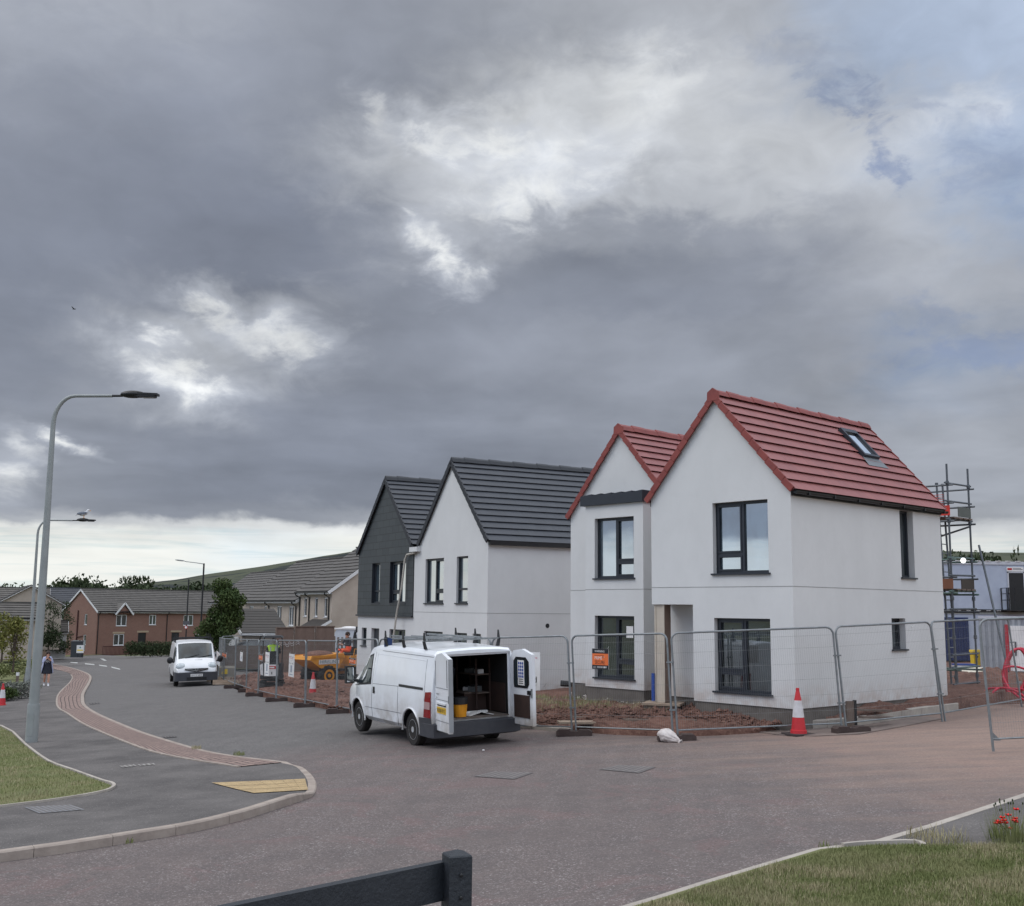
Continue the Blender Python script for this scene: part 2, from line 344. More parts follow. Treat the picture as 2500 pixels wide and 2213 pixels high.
class MB:
    def __init__(s): s.v = []; s.f = []; s.mi = []; s.mats = []; s.uv = []; s.hasuv = False
    def m(s, mt):
        if mt not in s.mats: s.mats.append(mt)
        return s.mats.index(mt)
    def face(s, pts, mt, uv=None):
        b = len(s.v); s.v += [tuple(p) for p in pts]; s.f.append(tuple(range(b, b + len(pts)))); s.mi.append(s.m(mt))
        s.uv.append(uv)
        if uv: s.hasuv = True
    def raw(s, vs, fs, mt):
        b = len(s.v); s.v += [tuple(p) for p in vs]; k = s.m(mt)
        for f in fs: s.f.append(tuple(b + i for i in f)); s.mi.append(k); s.uv.append(None)
    def box(s, x0, x1, y0, y1, z0, z1, mt):
        vs = [(x, y, z) for z in (z0, z1) for y in (y0, y1) for x in (x0, x1)]
        s.raw(vs, [(0, 2, 3, 1), (4, 5, 7, 6), (0, 1, 5, 4), (2, 6, 7, 3), (0, 4, 6, 2), (1, 3, 7, 5)], mt)
    def obox(s, c, ax, ay, az, mt):
        """box from centre and three half-axis vectors"""
        c, ax, ay, az = map(Vector, (c, ax, ay, az))
        vs = [c + i * ax + j * ay + k * az for k in (-1, 1) for j in (-1, 1) for i in (-1, 1)]
        s.raw(vs, [(0, 2, 3, 1), (4, 5, 7, 6), (0, 1, 5, 4), (2, 6, 7, 3), (0, 4, 6, 2), (1, 3, 7, 5)], mt)
    def bar(s, a, b, w, h, mt, upv=(0, 0, 1)):
        a, b = Vector(a), Vector(b); d = (b - a); L = d.length; d.normalize(); sd = d.cross(Vector(upv))
        if sd.length < 1e-4: sd = d.cross(Vector((1, 0, 0)))
        sd.normalize(); u = sd.cross(d)
        s.obox((a + b) / 2, d * L / 2, sd * w / 2, u * h / 2, mt)
    def tube(s, pts, r, mt, n=8, closed=False, r2=None):
        pts = [Vector(p) for p in pts]; N = len(pts); b = len(s.v); prev = None
        for i, p in enumerate(pts):
            if closed: d = pts[(i + 1) % N] - pts[i - 1]
            else: d = pts[min(i + 1, N - 1)] - pts[max(i - 1, 0)]
            d.normalize()
            if prev is None:
                a = d.cross(Vector((0, 0, 1)));
                if a.length < .05: a = d.cross(Vector((1, 0, 0)))
            else: a = prev - d * prev.dot(d)
            a.normalize(); prev = a; c = d.cross(a)
            rr = r if r2 is None else r + (r2 - r) * i / max(1, N - 1)
            for k in range(n):
                t = 2 * math.pi * k / n; s.v.append(tuple(p + a * (rr * math.cos(t)) + c * (rr * math.sin(t))))
        km = s.m(mt)
        for i in range(N if closed else N - 1):
            j = (i + 1) % N
            for k in range(n):
                q = (k + 1) % n
                s.f.append((b + i * n + k, b + i * n + q, b + j * n + q, b + j * n + k)); s.mi.append(km); s.uv.append(None)
        if not closed:
            s.f.append(tuple(b + k for k in range(n))[::-1]); s.mi.append(km); s.uv.append(None)
            s.f.append(tuple(b + (N - 1) * n + k for k in range(n))); s.mi.append(km); s.uv.append(None)
    def lathe(s, prof, o, ax, mt, n=20):
        """profile [(radius, height)] about axis ax through o"""
        o, ax = Vector(o), Vector(ax).normalized(); a = ax.cross(Vector((0, 0, 1)))
        if a.length < .05: a = ax.cross(Vector((1, 0, 0)))
        a.normalize(); c = ax.cross(a); b = len(s.v); km = s.m(mt)
        for r, h in prof:
            for k in range(n):
                t = 2 * math.pi * k / n; s.v.append(tuple(o + ax * h + a * (r * math.cos(t)) + c * (r * math.sin(t))))
        for i in range(len(prof) - 1):
            for k in range(n):
                q = (k + 1) % n; s.f.append((b + i * n + k, b + i * n + q, b + (i + 1) * n + q, b + (i + 1) * n + k)); s.mi.append(km); s.uv.append(None)
        if prof[0][0] > 1e-4: s.f.append(tuple(b + k for k in range(n))[::-1]); s.mi.append(km); s.uv.append(None)
        if prof[-1][0] > 1e-4: s.f.append(tuple(b + (len(prof) - 1) * n + k for k in range(n))); s.mi.append(km); s.uv.append(None)
    def prism(s, pts, ext, mt):
        """flat polygon extruded by vector ext"""
        e = Vector(ext); a = [Vector(p) for p in pts]; n = len(a); b = len(s.v)
        s.v += [tuple(p) for p in a] + [tuple(p + e) for p in a]; km = s.m(mt)
        fs = [tuple(range(n))[::-1], tuple(range(n, 2 * n))] + [(i, (i + 1) % n, n + (i + 1) % n, n + i) for i in range(n)]
        for f in fs: s.f.append(tuple(b + i for i in f)); s.mi.append(km); s.uv.append(None)
    def ell(s, c, rx, ry, rz, mt, n=12, m_=8, rot=None):
        vs = []; fs = []
        for i in range(m_ + 1):
            ph = math.pi * i / m_
            for k in range(n):
                t = 2 * math.pi * k / n; p = Vector((rx * math.sin(ph) * math.cos(t), ry * math.sin(ph) * math.sin(t), rz * math.cos(ph)))
                if rot is not None: p = rot @ p
                vs.append(Vector(c) + p)
        for i in range(m_):
            for k in range(n):
                q = (k + 1) % n; fs.append((i * n + k, (i + 1) * n + k, (i + 1) * n + q, i * n + q))
        s.raw(vs, fs, mt)
    def text(s, st, o, U, V, w, h, mt, off=.003):
        """text filling w x h with its lower left corner at o; U, V unit vectors along and up"""
        vs, fs = text_tris(st); o, U, V = Vector(o), Vector(U), Vector(V); n = U.cross(V)
        s.raw([o + U * (a * w) + V * (b * h) + n * off for a, b in vs], fs, mt)
    def build(s, name, parent=None, smooth=None, loc=None):
        me = bpy.data.meshes.new(name); me.from_pydata(s.v, [], s.f)
        for m_ in s.mats: me.materials.append(m_)
        me.polygons.foreach_set('material_index', s.mi)
        if s.hasuv:
            ul = me.uv_layers.new(name='UVMap'); i = 0
            for f, uv in zip(s.f, s.uv):
                for k in range(len(f)):
                    if uv: ul.data[i].uv = uv[k]
                    i += 1
        if smooth is not None:
            bm = bmesh.new(); bm.from_mesh(me); bmesh.ops.remove_doubles(bm, verts=bm.verts, dist=1e-5); bm.to_mesh(me); bm.free()
            me.polygons.foreach_set('use_smooth', [True] * len(me.polygons)); me.set_sharp_from_angle(angle=R(smooth))
        me.update(); ob = bpy.data.objects.new(name, me); COL.objects.link(ob)
        if parent is not None: ob.parent = parent
        if loc is not None: ob.location = loc
        return ob

def tag(o, label=None, cat=None, group=None, kind=None):
    if label: o['label'] = label
    if cat: o['category'] = cat
    if group: o['group'] = group
    if kind: o['kind'] = kind
    return o
def empty(name, loc, rz=0.0, label=None, cat=None, group=None, scale=1.0):
    o = bpy.data.objects.new(name, None); COL.objects.link(o); o.location = loc; o.rotation_euler = (0, 0, rz)
    o.empty_display_size = .2; o.scale = (scale,) * 3
    return tag(o, label, cat, group)
def copy_tree(o, parent=None):
    c = o.copy(); COL.objects.link(c); c.parent = parent
    for ch in list(o.children): copy_tree(ch, c)
    return c
#@@GROUND
# ================================================================== GROUND AND ROADS
def sheet(name, pix, dz, mt, label=None, kind='structure', thick=0.0, world=False, build=True):
    """flat sheet from pixel outline laid on the sloping ground (or world points)"""
    pts = [Vector(p) if world else GP(*p) for p in pix]
    pts = [Vector((p.x, p.y, G(p.x, p.y) + dz)) for p in pts]
    from mathutils.geometry import tessellate_polygon
    tris = tessellate_polygon([pts])
    mb = MB()
    fs = []
    for t in tris:
        a, b, c = (pts[i] for i in t)
        fs.append(t if (b - a).cross(c - a).z > 0 else t[::-1])
    mb.raw(pts, fs, mt)
    if thick:
        n = len(pts)
        for i in range(n):
            a, b = pts[i], pts[(i + 1) % n]; d = Vector((0, 0, thick)); mb.face([a, a - d, b - d, b], mt)
    o = mb.build(name); tag(o, label, kind=kind)
    return o
def smooth_line(pix, n=4):
    """Catmull-Rom through pixel points"""
    P = [Vector((a, b)) for a, b in pix]; out = []
    for i in range(len(P) - 1):
        p0, p1, p2, p3 = P[max(i - 1, 0)], P[i], P[i + 1], P[min(i + 2, len(P) - 1)]
        for k in range(n):
            t = k / n
            q = .5 * ((2 * p1) + (p2 - p0) * t + (2 * p0 - 5 * p1 + 4 * p2 - p3) * t * t + (3 * p1 - p0 - 3 * p2 + p3) * t ** 3)
            out.append((q.x, q.y))
    out.append(tuple(P[-1])); return out

def m_road():
    m = bpy.data.materials.new('worn_road_asphalt'); m.use_nodes = True; nt = NT(m.node_tree); p = m.node_tree.nodes['Principled BSDF']
    tc = nt.N('ShaderNodeTexCoord').outputs['Object']; s = nt.N('ShaderNodeSeparateXYZ', {0: tc}).outputs
    big = nt.noise(tc, .35, 4, .6); med = nt.noise(tc, 2.0, 6, .65); fine = nt.noise(tc, 22, 4, .6)
    # the side road was laid in reddish macadam, the through road in grey
    q = nt.M('ADD', nt.M('MULTIPLY', s[0], .42), nt.M('MULTIPLY', s[1], -.30))
    q = nt.M('ADD', q, nt.M('MULTIPLY', nt.M('SUBTRACT', big, .5), 2.2))
    red = nt.rng(q, -8.9, -7.4, 0, 1, True)
    c = nt.mix(red, RGB(102, 100, 98), RGB(106, 96, 93))
    c = nt.mix(nt.rng(med, .3, .7, 0, .5), c, RGB(80, 76, 76))
    patch = nt.rng(nt.noise(tc, .8, 4, .7, 1.0), .52, .62, 0, .5, True)
    c = nt.mix(nt.M('MULTIPLY', patch, red), c, RGB(112, 92, 90))
    # stone chippings
    wv = nt.noise(tc, 30, 2, .5, out=1); vv = nt.N('ShaderNodeVectorMath', {0: wv, 1: (.022, .022, 0)}, operation='MULTIPLY').outputs[0]
    vv = nt.N('ShaderNodeVectorMath', {0: tc, 1: vv}, operation='ADD').outputs[0]
    vn = nt.N('ShaderNodeTexVoronoi', {'Vector': nt.N('ShaderNodeMapping', {'Vector': vv, 'Scale': (.8, 1.25, 1), 'Rotation': (0, 0, .5)}).outputs[0], 'Scale': 36.0, 'Randomness': 1.0})
    vn2_ = nt.N('ShaderNodeTexVoronoi', {'Vector': nt.N('ShaderNodeMapping', {'Vector': vv, 'Scale': (1.3, .8, 1), 'Rotation': (0, 0, -.4)}).outputs[0], 'Scale': 58.0, 'Randomness': 1.0})
    cs2 = nt.N('ShaderNodeSeparateColor', {0: vn2_.outputs['Color']}).outputs
    cs = nt.N('ShaderNodeSeparateColor', {0: vn.outputs['Color']}).outputs
    inside = nt.rng(vn.outputs['Distance'], .22, .40, 1, 0)
    worn = nt.rng(nt.noise(tc, .6, 5, .7), .36, .62)
    chip = nt.M('MULTIPLY', nt.M('MULTIPLY', nt.rng(cs[0], .54, .60), inside), nt.rng(worn, 0, 1, .35, 1))
    chip = nt.M('MULTIPLY', chip, nt.rng(cs[1], 0, 1, .5, 1))
    chip2 = nt.M('MULTIPLY', nt.rng(cs2[0], .56, .62), nt.rng(vn2_.outputs['Distance'], .2, .5, .5, 0))
    chip = nt.M('MAXIMUM', chip, nt.M('MULTIPLY', chip2, nt.rng(worn, 0, 1, .3, 1)))
    chipc = nt.mix(cs[2], RGB(204, 198, 196), RGB(160, 142, 140))
    c = nt.mix(nt.M('MULTIPLY', chip, .8), c, chipc)
    dark = nt.M('MULTIPLY', nt.rng(cs[2], .75, .8), nt.rng(vn.outputs['Distance'], .3, .5, .5, 0))
    c = nt.mix(dark, c, RGB(62, 58, 60))
    # clay dragged off the building site
    d2 = nt.M('ADD', nt.M('MULTIPLY', s[0], .29), nt.M('MULTIPLY', s[1], .10))
    d2 = nt.M('ADD', d2, nt.M('MULTIPLY', nt.M('SUBTRACT', nt.noise(nt.N('ShaderNodeMapping', {'Vector': tc, 'Scale': (.5, 1.6, 1), 'Rotation': (0, 0, .25)}).outputs[0], .9, 6, .7), .5), 3.0))
    mud = nt.M('MULTIPLY', nt.rng(d2, 2.2, 4.3, 0, .9, True), nt.rng(nt.noise(nt.N('ShaderNodeMapping', {'Vector': tc, 'Scale': (.35, 3.2, 1), 'Rotation': (0, 0, .18)}).outputs[0], 1.3, 6, .7), .3, .62, .45, 1))
    c = nt.mix(mud, c, RGB(150, 126, 113))
    c = nt.mix(nt.rng(fine, .35, .7, 0, .3), c, RGB(62, 58, 58))
    nt.l.new(c, p.inputs['Base Color']); p.inputs['Roughness'].default_value = .85; p.inputs['Specular IOR Level'].default_value = .3
    hs = nt.M('ADD', nt.M('MULTIPLY', inside, .6), fine)
    bp = nt.N('ShaderNodeBump', {'Strength': .5, 'Distance': .008, 'Height': hs}); nt.l.new(bp.outputs[0], p.inputs['Normal'])
    return m
ROADM = m_road()
def m_pave():
    m = bpy.data.materials.new('footway_asphalt'); m.use_nodes = True; nt = NT(m.node_tree); p = m.node_tree.nodes['Principled BSDF']
    tc = nt.N('ShaderNodeTexCoord').outputs['Object']
    a = nt.noise(tc, .8, 6, .65); b = nt.noise(tc, 40, 3)
    c = nt.mix(nt.rng(a, .38, .66), RGB(110, 106, 104), RGB(90, 87, 86))
    vn = nt.N('ShaderNodeTexVoronoi', {'Vector': tc, 'Scale': 48.0}); cs = nt.N('ShaderNodeSeparateColor', {0: vn.outputs['Color']}).outputs
    chip = nt.M('MULTIPLY', nt.rng(cs[0], .86, .9), nt.rng(vn.outputs['Distance'], .2, .35, .7, 0))
    c = nt.mix(chip, c, RGB(170, 166, 164)); c = nt.mix(nt.rng(b, .4, .7, 0, .35), c, RGB(62, 60, 61))
    nt.l.new(c, p.inputs['Base Color']); p.inputs['Roughness'].default_value = .95; p.inputs['Specular IOR Level'].default_value = .05
    bp = nt.N('ShaderNodeBump', {'Strength': .4, 'Distance': .005, 'Height': b}); nt.l.new(bp.outputs[0], p.inputs['Normal']); return m
PAVEM = m_pave()
KERBM = mat('concrete_kerb', RGB(176, 168, 158), .85, RGB(146, 138, 130), 3, .5, .4, 30)
KERBP = mat('pink_concrete_kerb', RGB(164, 152, 142), .85, RGB(130, 118, 110), 4, .5, .4, 30)
GRASSG = mat('grass_soil', RGB(86, 96, 54), .95, RGB(108, 104, 68), 1.6, .5, .5, 20)
FIELD = mat('field_green', RGB(72, 82, 56), .95, RGB(94, 92, 66), .02, .5)
def m_soil():
    m = bpy.data.materials.new('red_clay_soil'); m.use_nodes = True; nt = NT(m.node_tree); p = m.node_tree.nodes['Principled BSDF']
    tc = nt.N('ShaderNodeTexCoord').outputs['Object']
    a = nt.noise(tc, 1.2, 8, .7); b = nt.noise(tc, 9, 8, .7)
    c = nt.mix(nt.rng(a, .36, .64), RGB(118, 88, 78), RGB(94, 70, 62)); c = nt.mix(nt.rng(b, .5, .72, 0, .7), c, RGB(150, 120, 106))
    c = nt.mix(nt.rng(b, .3, .42, .7, 0), c, RGB(60, 48, 44))
    nt.l.new(c, p.inputs['Base Color']); p.inputs['Roughness'].default_value = .95; p.inputs['Specular IOR Level'].default_value = .1
    bp = nt.N('ShaderNodeBump', {'Strength': .9, 'Distance': .06, 'Height': b}); nt.l.new(bp.outputs[0], p.inputs['Normal']); return m
SOILM = m_soil()

def ground_far():
    mb_v = []; mb_f = []
    rad = [0, 12, 25, 50, 90, 150, 220, 320, 500, 800, 1300, 2200, 3600]; na = 72
    for r in rad:
        for k in range(na):
            t = 2 * math.pi * k / na; x, y = r * math.sin(t), r * math.cos(t)
            k2 = min(1, max(0, (r - 160) / 160)); k2 = k2 * k2 * (3 - 2 * k2)
            z = (G(max(x, -60), min(y, 260)) - (.5 if r < 60 else .12)) * (1 - k2) + (-9.0) * k2
            mb_v.append((x, y, z))
    for i in range(len(rad) - 1):
        for k in range(na):
            q = (k + 1) % na; mb_f.append((i * na + k, (i + 1) * na + k, (i + 1) * na + q, i * na + q)[::-1])
    mb = MB(); mb.raw(mb_v, mb_f, FIELD); o = mb.build('ground'); tag(o, kind='structure')
ground_far()

def grid_sheet(name, outline, step, zf, mt, kind='structure', amp=0.0, label=None, near=None, skirt=0.0):
    """outline clipped grid that follows zf; outline is world xy"""
    bm = bmesh.new()
    vs = [bm.verts.new((p[0], p[1], 0)) for p in outline]; f = bm.faces.new(vs)
    bmesh.ops.triangulate(bm, faces=[f])
    xs = [p[0] for p in outline]; ys = [p[1] for p in outline]
    x = math.floor(min(xs) / step) * step
    while x < max(xs):
        bmesh.ops.bisect_plane(bm, geom=bm.verts[:] + bm.edges[:] + bm.faces[:], plane_co=(x, 0, 0), plane_no=(1, 0, 0)); x += step
    y = math.floor(min(ys) / step) * step
    while y < max(ys):
        bmesh.ops.bisect_plane(bm, geom=bm.verts[:] + bm.edges[:] + bm.faces[:], plane_co=(0, y, 0), plane_no=(0, 1, 0)); y += step
    for v in bm.verts: v.co.z = zf(v.co.x, v.co.y)
    bmesh.ops.recalc_face_normals(bm, faces=bm.faces[:])
    if sum(f.normal.z for f in bm.faces) < 0: bmesh.ops.reverse_faces(bm, faces=bm.faces[:])
    if skirt:
        ed = [e for e in bm.edges if len(e.link_faces) == 1]; r = bmesh.ops.extrude_edge_only(bm, edges=ed)
        for v in [g for g in r['geom'] if isinstance(g, bmesh.types.BMVert)]: v.co.z -= skirt
    me = bpy.data.meshes.new(name); bm.to_mesh(me); bm.free(); me.materials.append(mt)
    me.polygons.foreach_set('use_smooth', [True] * len(me.polygons))
    o = bpy.data.objects.new(name, me); COL.objects.link(o); tag(o, label, kind=kind); return o
# road sheet: the whole junction, pavements and soil lie over it
road_pts = [(x, y, 0) for x, y in ((-7, 2), (14, 2), (45, 8), (45, 34), (9, 26), (0, 27), (-5, 33), (-9, 40), (-12.5, 49), (-13, 60), (-18, 75), (-30, 107), (-38, 112), (-48, 128), (-85, 175), (-110, 175), (-62, 118), (-45, 80), (-30, 60), (-14, 20))]
grid_sheet('road', [(x, y) for x, y, _ in road_pts], 5.5, G, ROADM)

kerb_pix = smooth_line([(70,1606),(110,1617),(136,1624),(171,1631),(208,1643),(223,1653),(221,1668),(208,1692),(205.5,1706),(211,1726),(243,1747),(297,1771),(352,1793),(430,1818),(509,1840),(587,1853.5),(665,1863),(732,1873),(756,1888),(768,1902),(773,1920),(765,1943),(740,1954.5),(677,1975.6),(587,2004),(464,2033.6),(313,2059),(156.6,2084),(0,2106),(-200,2135),(-500,2180)], 4)
kerb_top = [GP(u, v) for u, v in kerb_pix]
KH = .115
def kerb_h(u, v):                                    # dropped kerb at the crossing
    if v > 1960: return KH
    if v > 1935: return .02 + (KH - .02) * (v - 1935) / 25
    if v > 1868: return .02
    return .055
def inset(pts, d):
    out = []
    for i, p in enumerate(pts):
        a, b = pts[max(0, i - 1)], pts[min(len(pts) - 1, i + 1)]; t = (b - a); t.z = 0; t.normalize()
        out.append(Vector((p.x - t.y * -d, p.y + t.x * -d, p.z)))
    return out
kin = inset(kerb_top, .13)
# kerb stones (light, with joints every ~0.9 m)
def kerb_strip(name, outer, inner, hs, mt, base=.03, joint=.915, kind='structure'):
    mb = MB(); acc = 0.0
    for i in range(len(outer) - 1):
        a, b, c, d = outer[i], outer[i + 1], inner[i + 1], inner[i]; h0, h1 = hs[i], hs[i + 1]
        L = (b - a).length; n = max(1, int(round(L / joint))) if L > joint * 1.4 else 1
        for k in range(n):
            t0, t1 = k / n, (k + 1) / n
            acc += L / n
            gap = .006 / max(L / n, .01) if acc >= joint * .8 else 0
            if gap: acc = 0
            t1g = t1 - gap * (t1 - t0)
            P = [a.lerp(b, t0), a.lerp(b, t1g), d.lerp(c, t1g), d.lerp(c, t0)]
            hh = [h0 + (h1 - h0) * t for t in (t0, t1g, t1g, t0)]
            bz = [Vector((p.x, p.y, G(p.x, p.y) - base)) for p in P]; tz = [Vector((p.x, p.y, G(p.x, p.y) + h)) for p, h in zip(P, hh)]
            ch = [tz[0].lerp(tz[3], .14), tz[1].lerp(tz[2], .14)]
            lo = [tz[0] - Vector((0, 0, .018)), tz[1] - Vector((0, 0, .018))]
            mb.face([bz[0], bz[1], lo[1], lo[0]], mt); mb.face([lo[0], lo[1], ch[1], ch[0]], mt); mb.face([ch[0], ch[1], tz[2], tz[3]], mt)
            mb.face([bz[2], bz[3], tz[3], tz[2]], mt); mb.face([bz[1], bz[2], tz[2], ch[1], lo[1]], mt); mb.face([bz[3], bz[0], lo[0], ch[0], tz[3]], mt)
    o = mb.build(name); tag(o, kind=kind); return o
kerb_strip('kerb', kerb_top, kin, [kerb_h(*q) for q in kerb_pix], KERBP)
# footway surface
fp = [(p.x, p.y, 0) for p in kin]
left_side = [GP(u, v) for u, v in ((-500, 1700), (-60, 1706), (19.6, 1694), (58.7, 1669), (66, 1640), (62, 1618), (50, 1608))]
poly = fp + [(p.x, p.y, 0) for p in left_side]
pts = [Vector((p[0], p[1], 0)) for p in poly]
def pave_z(x, y):                                    # level with the kerb, ramping down to the dropped crossing
    d = math.hypot(x - GP(750, 1915).x, y - GP(750, 1915).y)
    near = kin[min(range(0, len(kin), 3), key=lambda i: (kin[i].x - x) ** 2 + (kin[i].y - y) ** 2)]
    base = .105 if y < 14.6 else .05
    k = min(1, max(0, (d - .5) / 2.2)); k2 = min(1, max(0, (y - 13.3) / 3.5)); base = KH - .012 - (KH - .06) * k2
    return G(x, y) + .014 + (base - .014) * k
# drop far left-hand clutter of the outline, then build
grid_sheet('pavement', poly, 1.0, pave_z, PAVEM)
# block paving strip (setts laid in rows along the kerb)
def m_sett():
    m = bpy.data.materials.new('pink_block_paving'); m.use_nodes = True; nt = NT(m.node_tree); p = m.node_tree.nodes['Principled BSDF']
    uv = nt.N('ShaderNodeTexCoord').outputs['UV']; tc = nt.N('ShaderNodeTexCoord').outputs['Object']
    br = nt.N('ShaderNodeTexBrick', {'Vector': uv, 'Color1': RGB(146, 124, 115), 'Color2': RGB(128, 108, 101), 'Mortar': RGB(58, 48, 45), 'Scale': 1.0, 'Mortar Size': .014, 'Brick Width': .21, 'Row Height': .14})
    c = nt.mix(nt.rng(nt.noise(tc, 2.5, 5, .7), .4, .7, 0, .4), br.outputs[0], RGB(112, 94, 88))
    nt.l.new(c, p.inputs['Base Color']); p.inputs['Roughness'].default_value = .9
    bp = nt.N('ShaderNodeBump', {'Strength': .8, 'Distance': .02, 'Height': br.outputs[1], 'Invert': True} if False else {'Strength': .8, 'Distance': .02, 'Height': nt.M('SUBTRACT', 1.0, br.outputs[1])})
    nt.l.new(bp.outputs[0], p.inputs['Normal']); return m
SETT = m_sett()
so_ = smooth_line([(112,1623),(140,1632),(171,1639),(196,1648),(207,1656),(204,1670),(191,1692),(188,1706),(195,1726),(227,1749),(279,1772),(340,1798),(420,1824),(500,1846),(580,1860),(677,1873)], 4)
si_ = smooth_line([(100,1625),(125,1634),(160,1643),(174,1650),(178,1657),(171,1670.5),(149,1692.5),(140.7,1710),(144,1731.6),(168,1747),(203.5,1771),(250.5,1793),(305,1816),(376,1842),(460,1860),(587,1880)], 4)
mb = MB(); acc = 0
A = [min(kin, key=lambda k_: (k_ - q_).length) for q_ in (GP(*p) for p in so_)]; B = [GP(*p) for p in si_]
for i in range(len(A) - 1):
    n = 3; L = (A[i + 1] - A[i]).length
    for k in range(n):
        def P(S, t): q = S[i].lerp(S[i + 1], t); return Vector((q.x, q.y, pave_z(q.x, q.y) + .012))
        a, b, c, d = P(A, k / n), P(A, (k + 1) / n), P(B, (k + 1) / n), P(B, k / n); w0 = (d - a).length; w1 = (c - b).length
        mb.face([a, b, c, d], SETT, [(acc, 0), (acc + L / n, 0), (acc + L / n, w1), (acc, w0)]); acc += L / n
o = mb.build('block_paving'); tag(o, kind='structure')
# edging between setts and asphalt
def edging(name, pix, w, dz, mt, kind='structure', zf=pave_z):
    L = [GP(*p) for p in smooth_line(pix, 3)]; I = inset(L, w); mb = MB()
    for i in range(len(L) - 1):
        q = [Vector((p.x, p.y, zf(p.x, p.y) + dz)) for p in (L[i], L[i + 1], I[i + 1], I[i])]; lo = [v - Vector((0, 0, dz + .06)) for v in q]
        mb.face(q, mt)
        for k in range(4): mb.face([q[k], lo[k], lo[(k + 1) % 4], q[(k + 1) % 4]], mt)
    o = mb.build(name); tag(o, kind=kind); return o
edging('sett_edging', [(174,1650),(178,1657),(171,1670.5),(149,1692.5),(140.7,1710),(144,1731.6),(168,1747),(203.5,1771),(250.5,1793),(305,1816),(376,1842),(460,1860),(587,1880)], .06, .02, KERBP)
# tactile paving
TACT = mat('buff_tactile_slab', RGB(184, 160, 120), .85, RGB(146, 126, 96), 5, .5, .3)
mb = MB()
T0, T1, T2, T3 = GP(515, 1918), GP(745, 1905.5), GP(752, 1934), GP(620, 1943)
nu, nv = 8, 3
def tq(a, b):
    p = T0.lerp(T1, a).lerp(T3.lerp(T2, a), b); return Vector((p.x, p.y, pave_z(p.x, p.y) + .014))
for i in range(nu):
    for j in range(nv):
        e = .012
        q = [tq((i + e) / nu, (j + 2 * e) / nv), tq((i + 1 - e) / nu, (j + 2 * e) / nv), tq((i + 1 - e) / nu, (j + 1 - 2 * e) / nv), tq((i + e) / nu, (j + 1 - 2 * e) / nv)]
        if (q[1] - q[0]).cross(q[3] - q[0]).z < 0: q = q[::-1]
        mb.face(q, TACT)
        for bi in range(5):
            for bj in range(3):
                c = tq((i + (bi + .5) / 5) / nu, (j + (bj + .5) / 3) / nv); mb.lathe([(.016, 0), (.01, .006)], c, (0, 0, 1), TACT, 6)
o = mb.build('tactile_paving'); tag(o, kind='structure')
# white give-way dashes far down the road
DASH = mat('road_paint', RGB(196, 196, 192), .7, RGB(150, 150, 148), 3)
for q in ([(207,1620),(230,1622),(231,1624.5),(208,1622.5)], [(241,1623.5),(260,1626),(262,1628.5),(243,1626)], [(271,1628),(292,1633),(294,1636),(273,1631)], [(244,1608.5),(252,1608.5),(261,1613.5),(254,1614)], [(172,1616.5),(189,1618),(190,1620),(172,1618.5)]):
    sheet('road_marking', q, .006, DASH)
# verge lawn on the left corner
lawn_pix = smooth_line([(-160,1750),(0,1781),(59,1828),(113.5,1869),(176,1893),(242.7,1918),(268,1927),(268,1934),(235,1945),(117.4,1964),(0,1980),(-160,2003)], 3)
lawn_w = [GP(*p) for p in lawn_pix]
grid_sheet('verge_soil', [(p.x, p.y) for p in lawn_w], .6, lambda x, y: pave_z(x, y) + .02, GRASSG)
edging('lawn_edging', [(-160,1750),(0,1779),(59,1826),(113.5,1867),(176,1891),(242.7,1916),(270,1924),(270,1934),(235,1946),(117.4,1966),(0,1982),(-160,2005)], -.05, .035, KERBM)
# right-hand verge
kr = [GP(*p) for p in [(1250,2310),(1480,2240),(1600,2204),(1710,2168.6),(1864,2122),(1983,2086),(2128,2067),(2260.5,2027.7),(2500,1948),(2800,1848)]]
verge_w = inset(kr, .12)[:6] + [GP(*q) for q in ((2075,2086),(2120,2082),(2234,2080),(2247,2086),(2400,2083),(2700,2076),(2900,2400),(1400,2400))]
def verge_z(x, y): return G(x, y) + .07
grid_sheet('verge_soil', [(p.x, p.y) for p in verge_w], .5, verge_z, GRASSG)
kerb_strip('kerb', kr, inset(kr, .12), [.06] * len(kr), KERBM)
edging('path_edging', [(2062,2083),(2100,2079),(2160,2076),(2234,2075),(2250,2084)], -.05, .03, KERBM, zf=lambda x, y: G(x, y) + .06)
pr = [(2128,2070),(2260,2031),(2500,1951),(2800,1851),(3000,2050),(2400,2090),(2249,2090),(2234,2080),(2100,2082)]
pr_w = [GP(*p) for p in pr]
grid_sheet('footpath', [(p.x, p.y) for p in pr_w], 1.5, lambda x, y: G(x, y) + .052, PAVEM)

# ------- building site soil
site_l = [(560,1655,0),(590,1672,0),(625,1690,0),(672,1703,0),(741,1719,0),(824,1736,0),(925,1752,0),(1060,1763,0),(1150,1765,0)]
site_edge = [(1243,1764,.08),(1300,1771,.08),(1345,1777,.06),(1387,1781,.04),(1500,1792,.02),(1649,1797,.02),(1760,1792,.03),(1845,1780,.08),(1900,1768,.13),(1963,1761,.16),(2085,1753,.17),(2250,1728,.17),(2400,1712,.12),(2500,1702,.1),(2700,1680,.05)]
sr = site_l + site_edge
se = []
for k_ in range(len(sr) - 1):
    for t_ in (0, .5): a_, b_ = sr[k_], sr[k_ + 1]; se.append(GP(a_[0] + (b_[0] - a_[0]) * t_, a_[1] + (b_[1] - a_[1]) * t_, a_[2] + (b_[2] - a_[2]) * t_))
se.append(GP(*sr[-1]))
back = [(60, 45), (60, 95), (20, 100), (0, 95), (-8, 75), (-11, 57)]
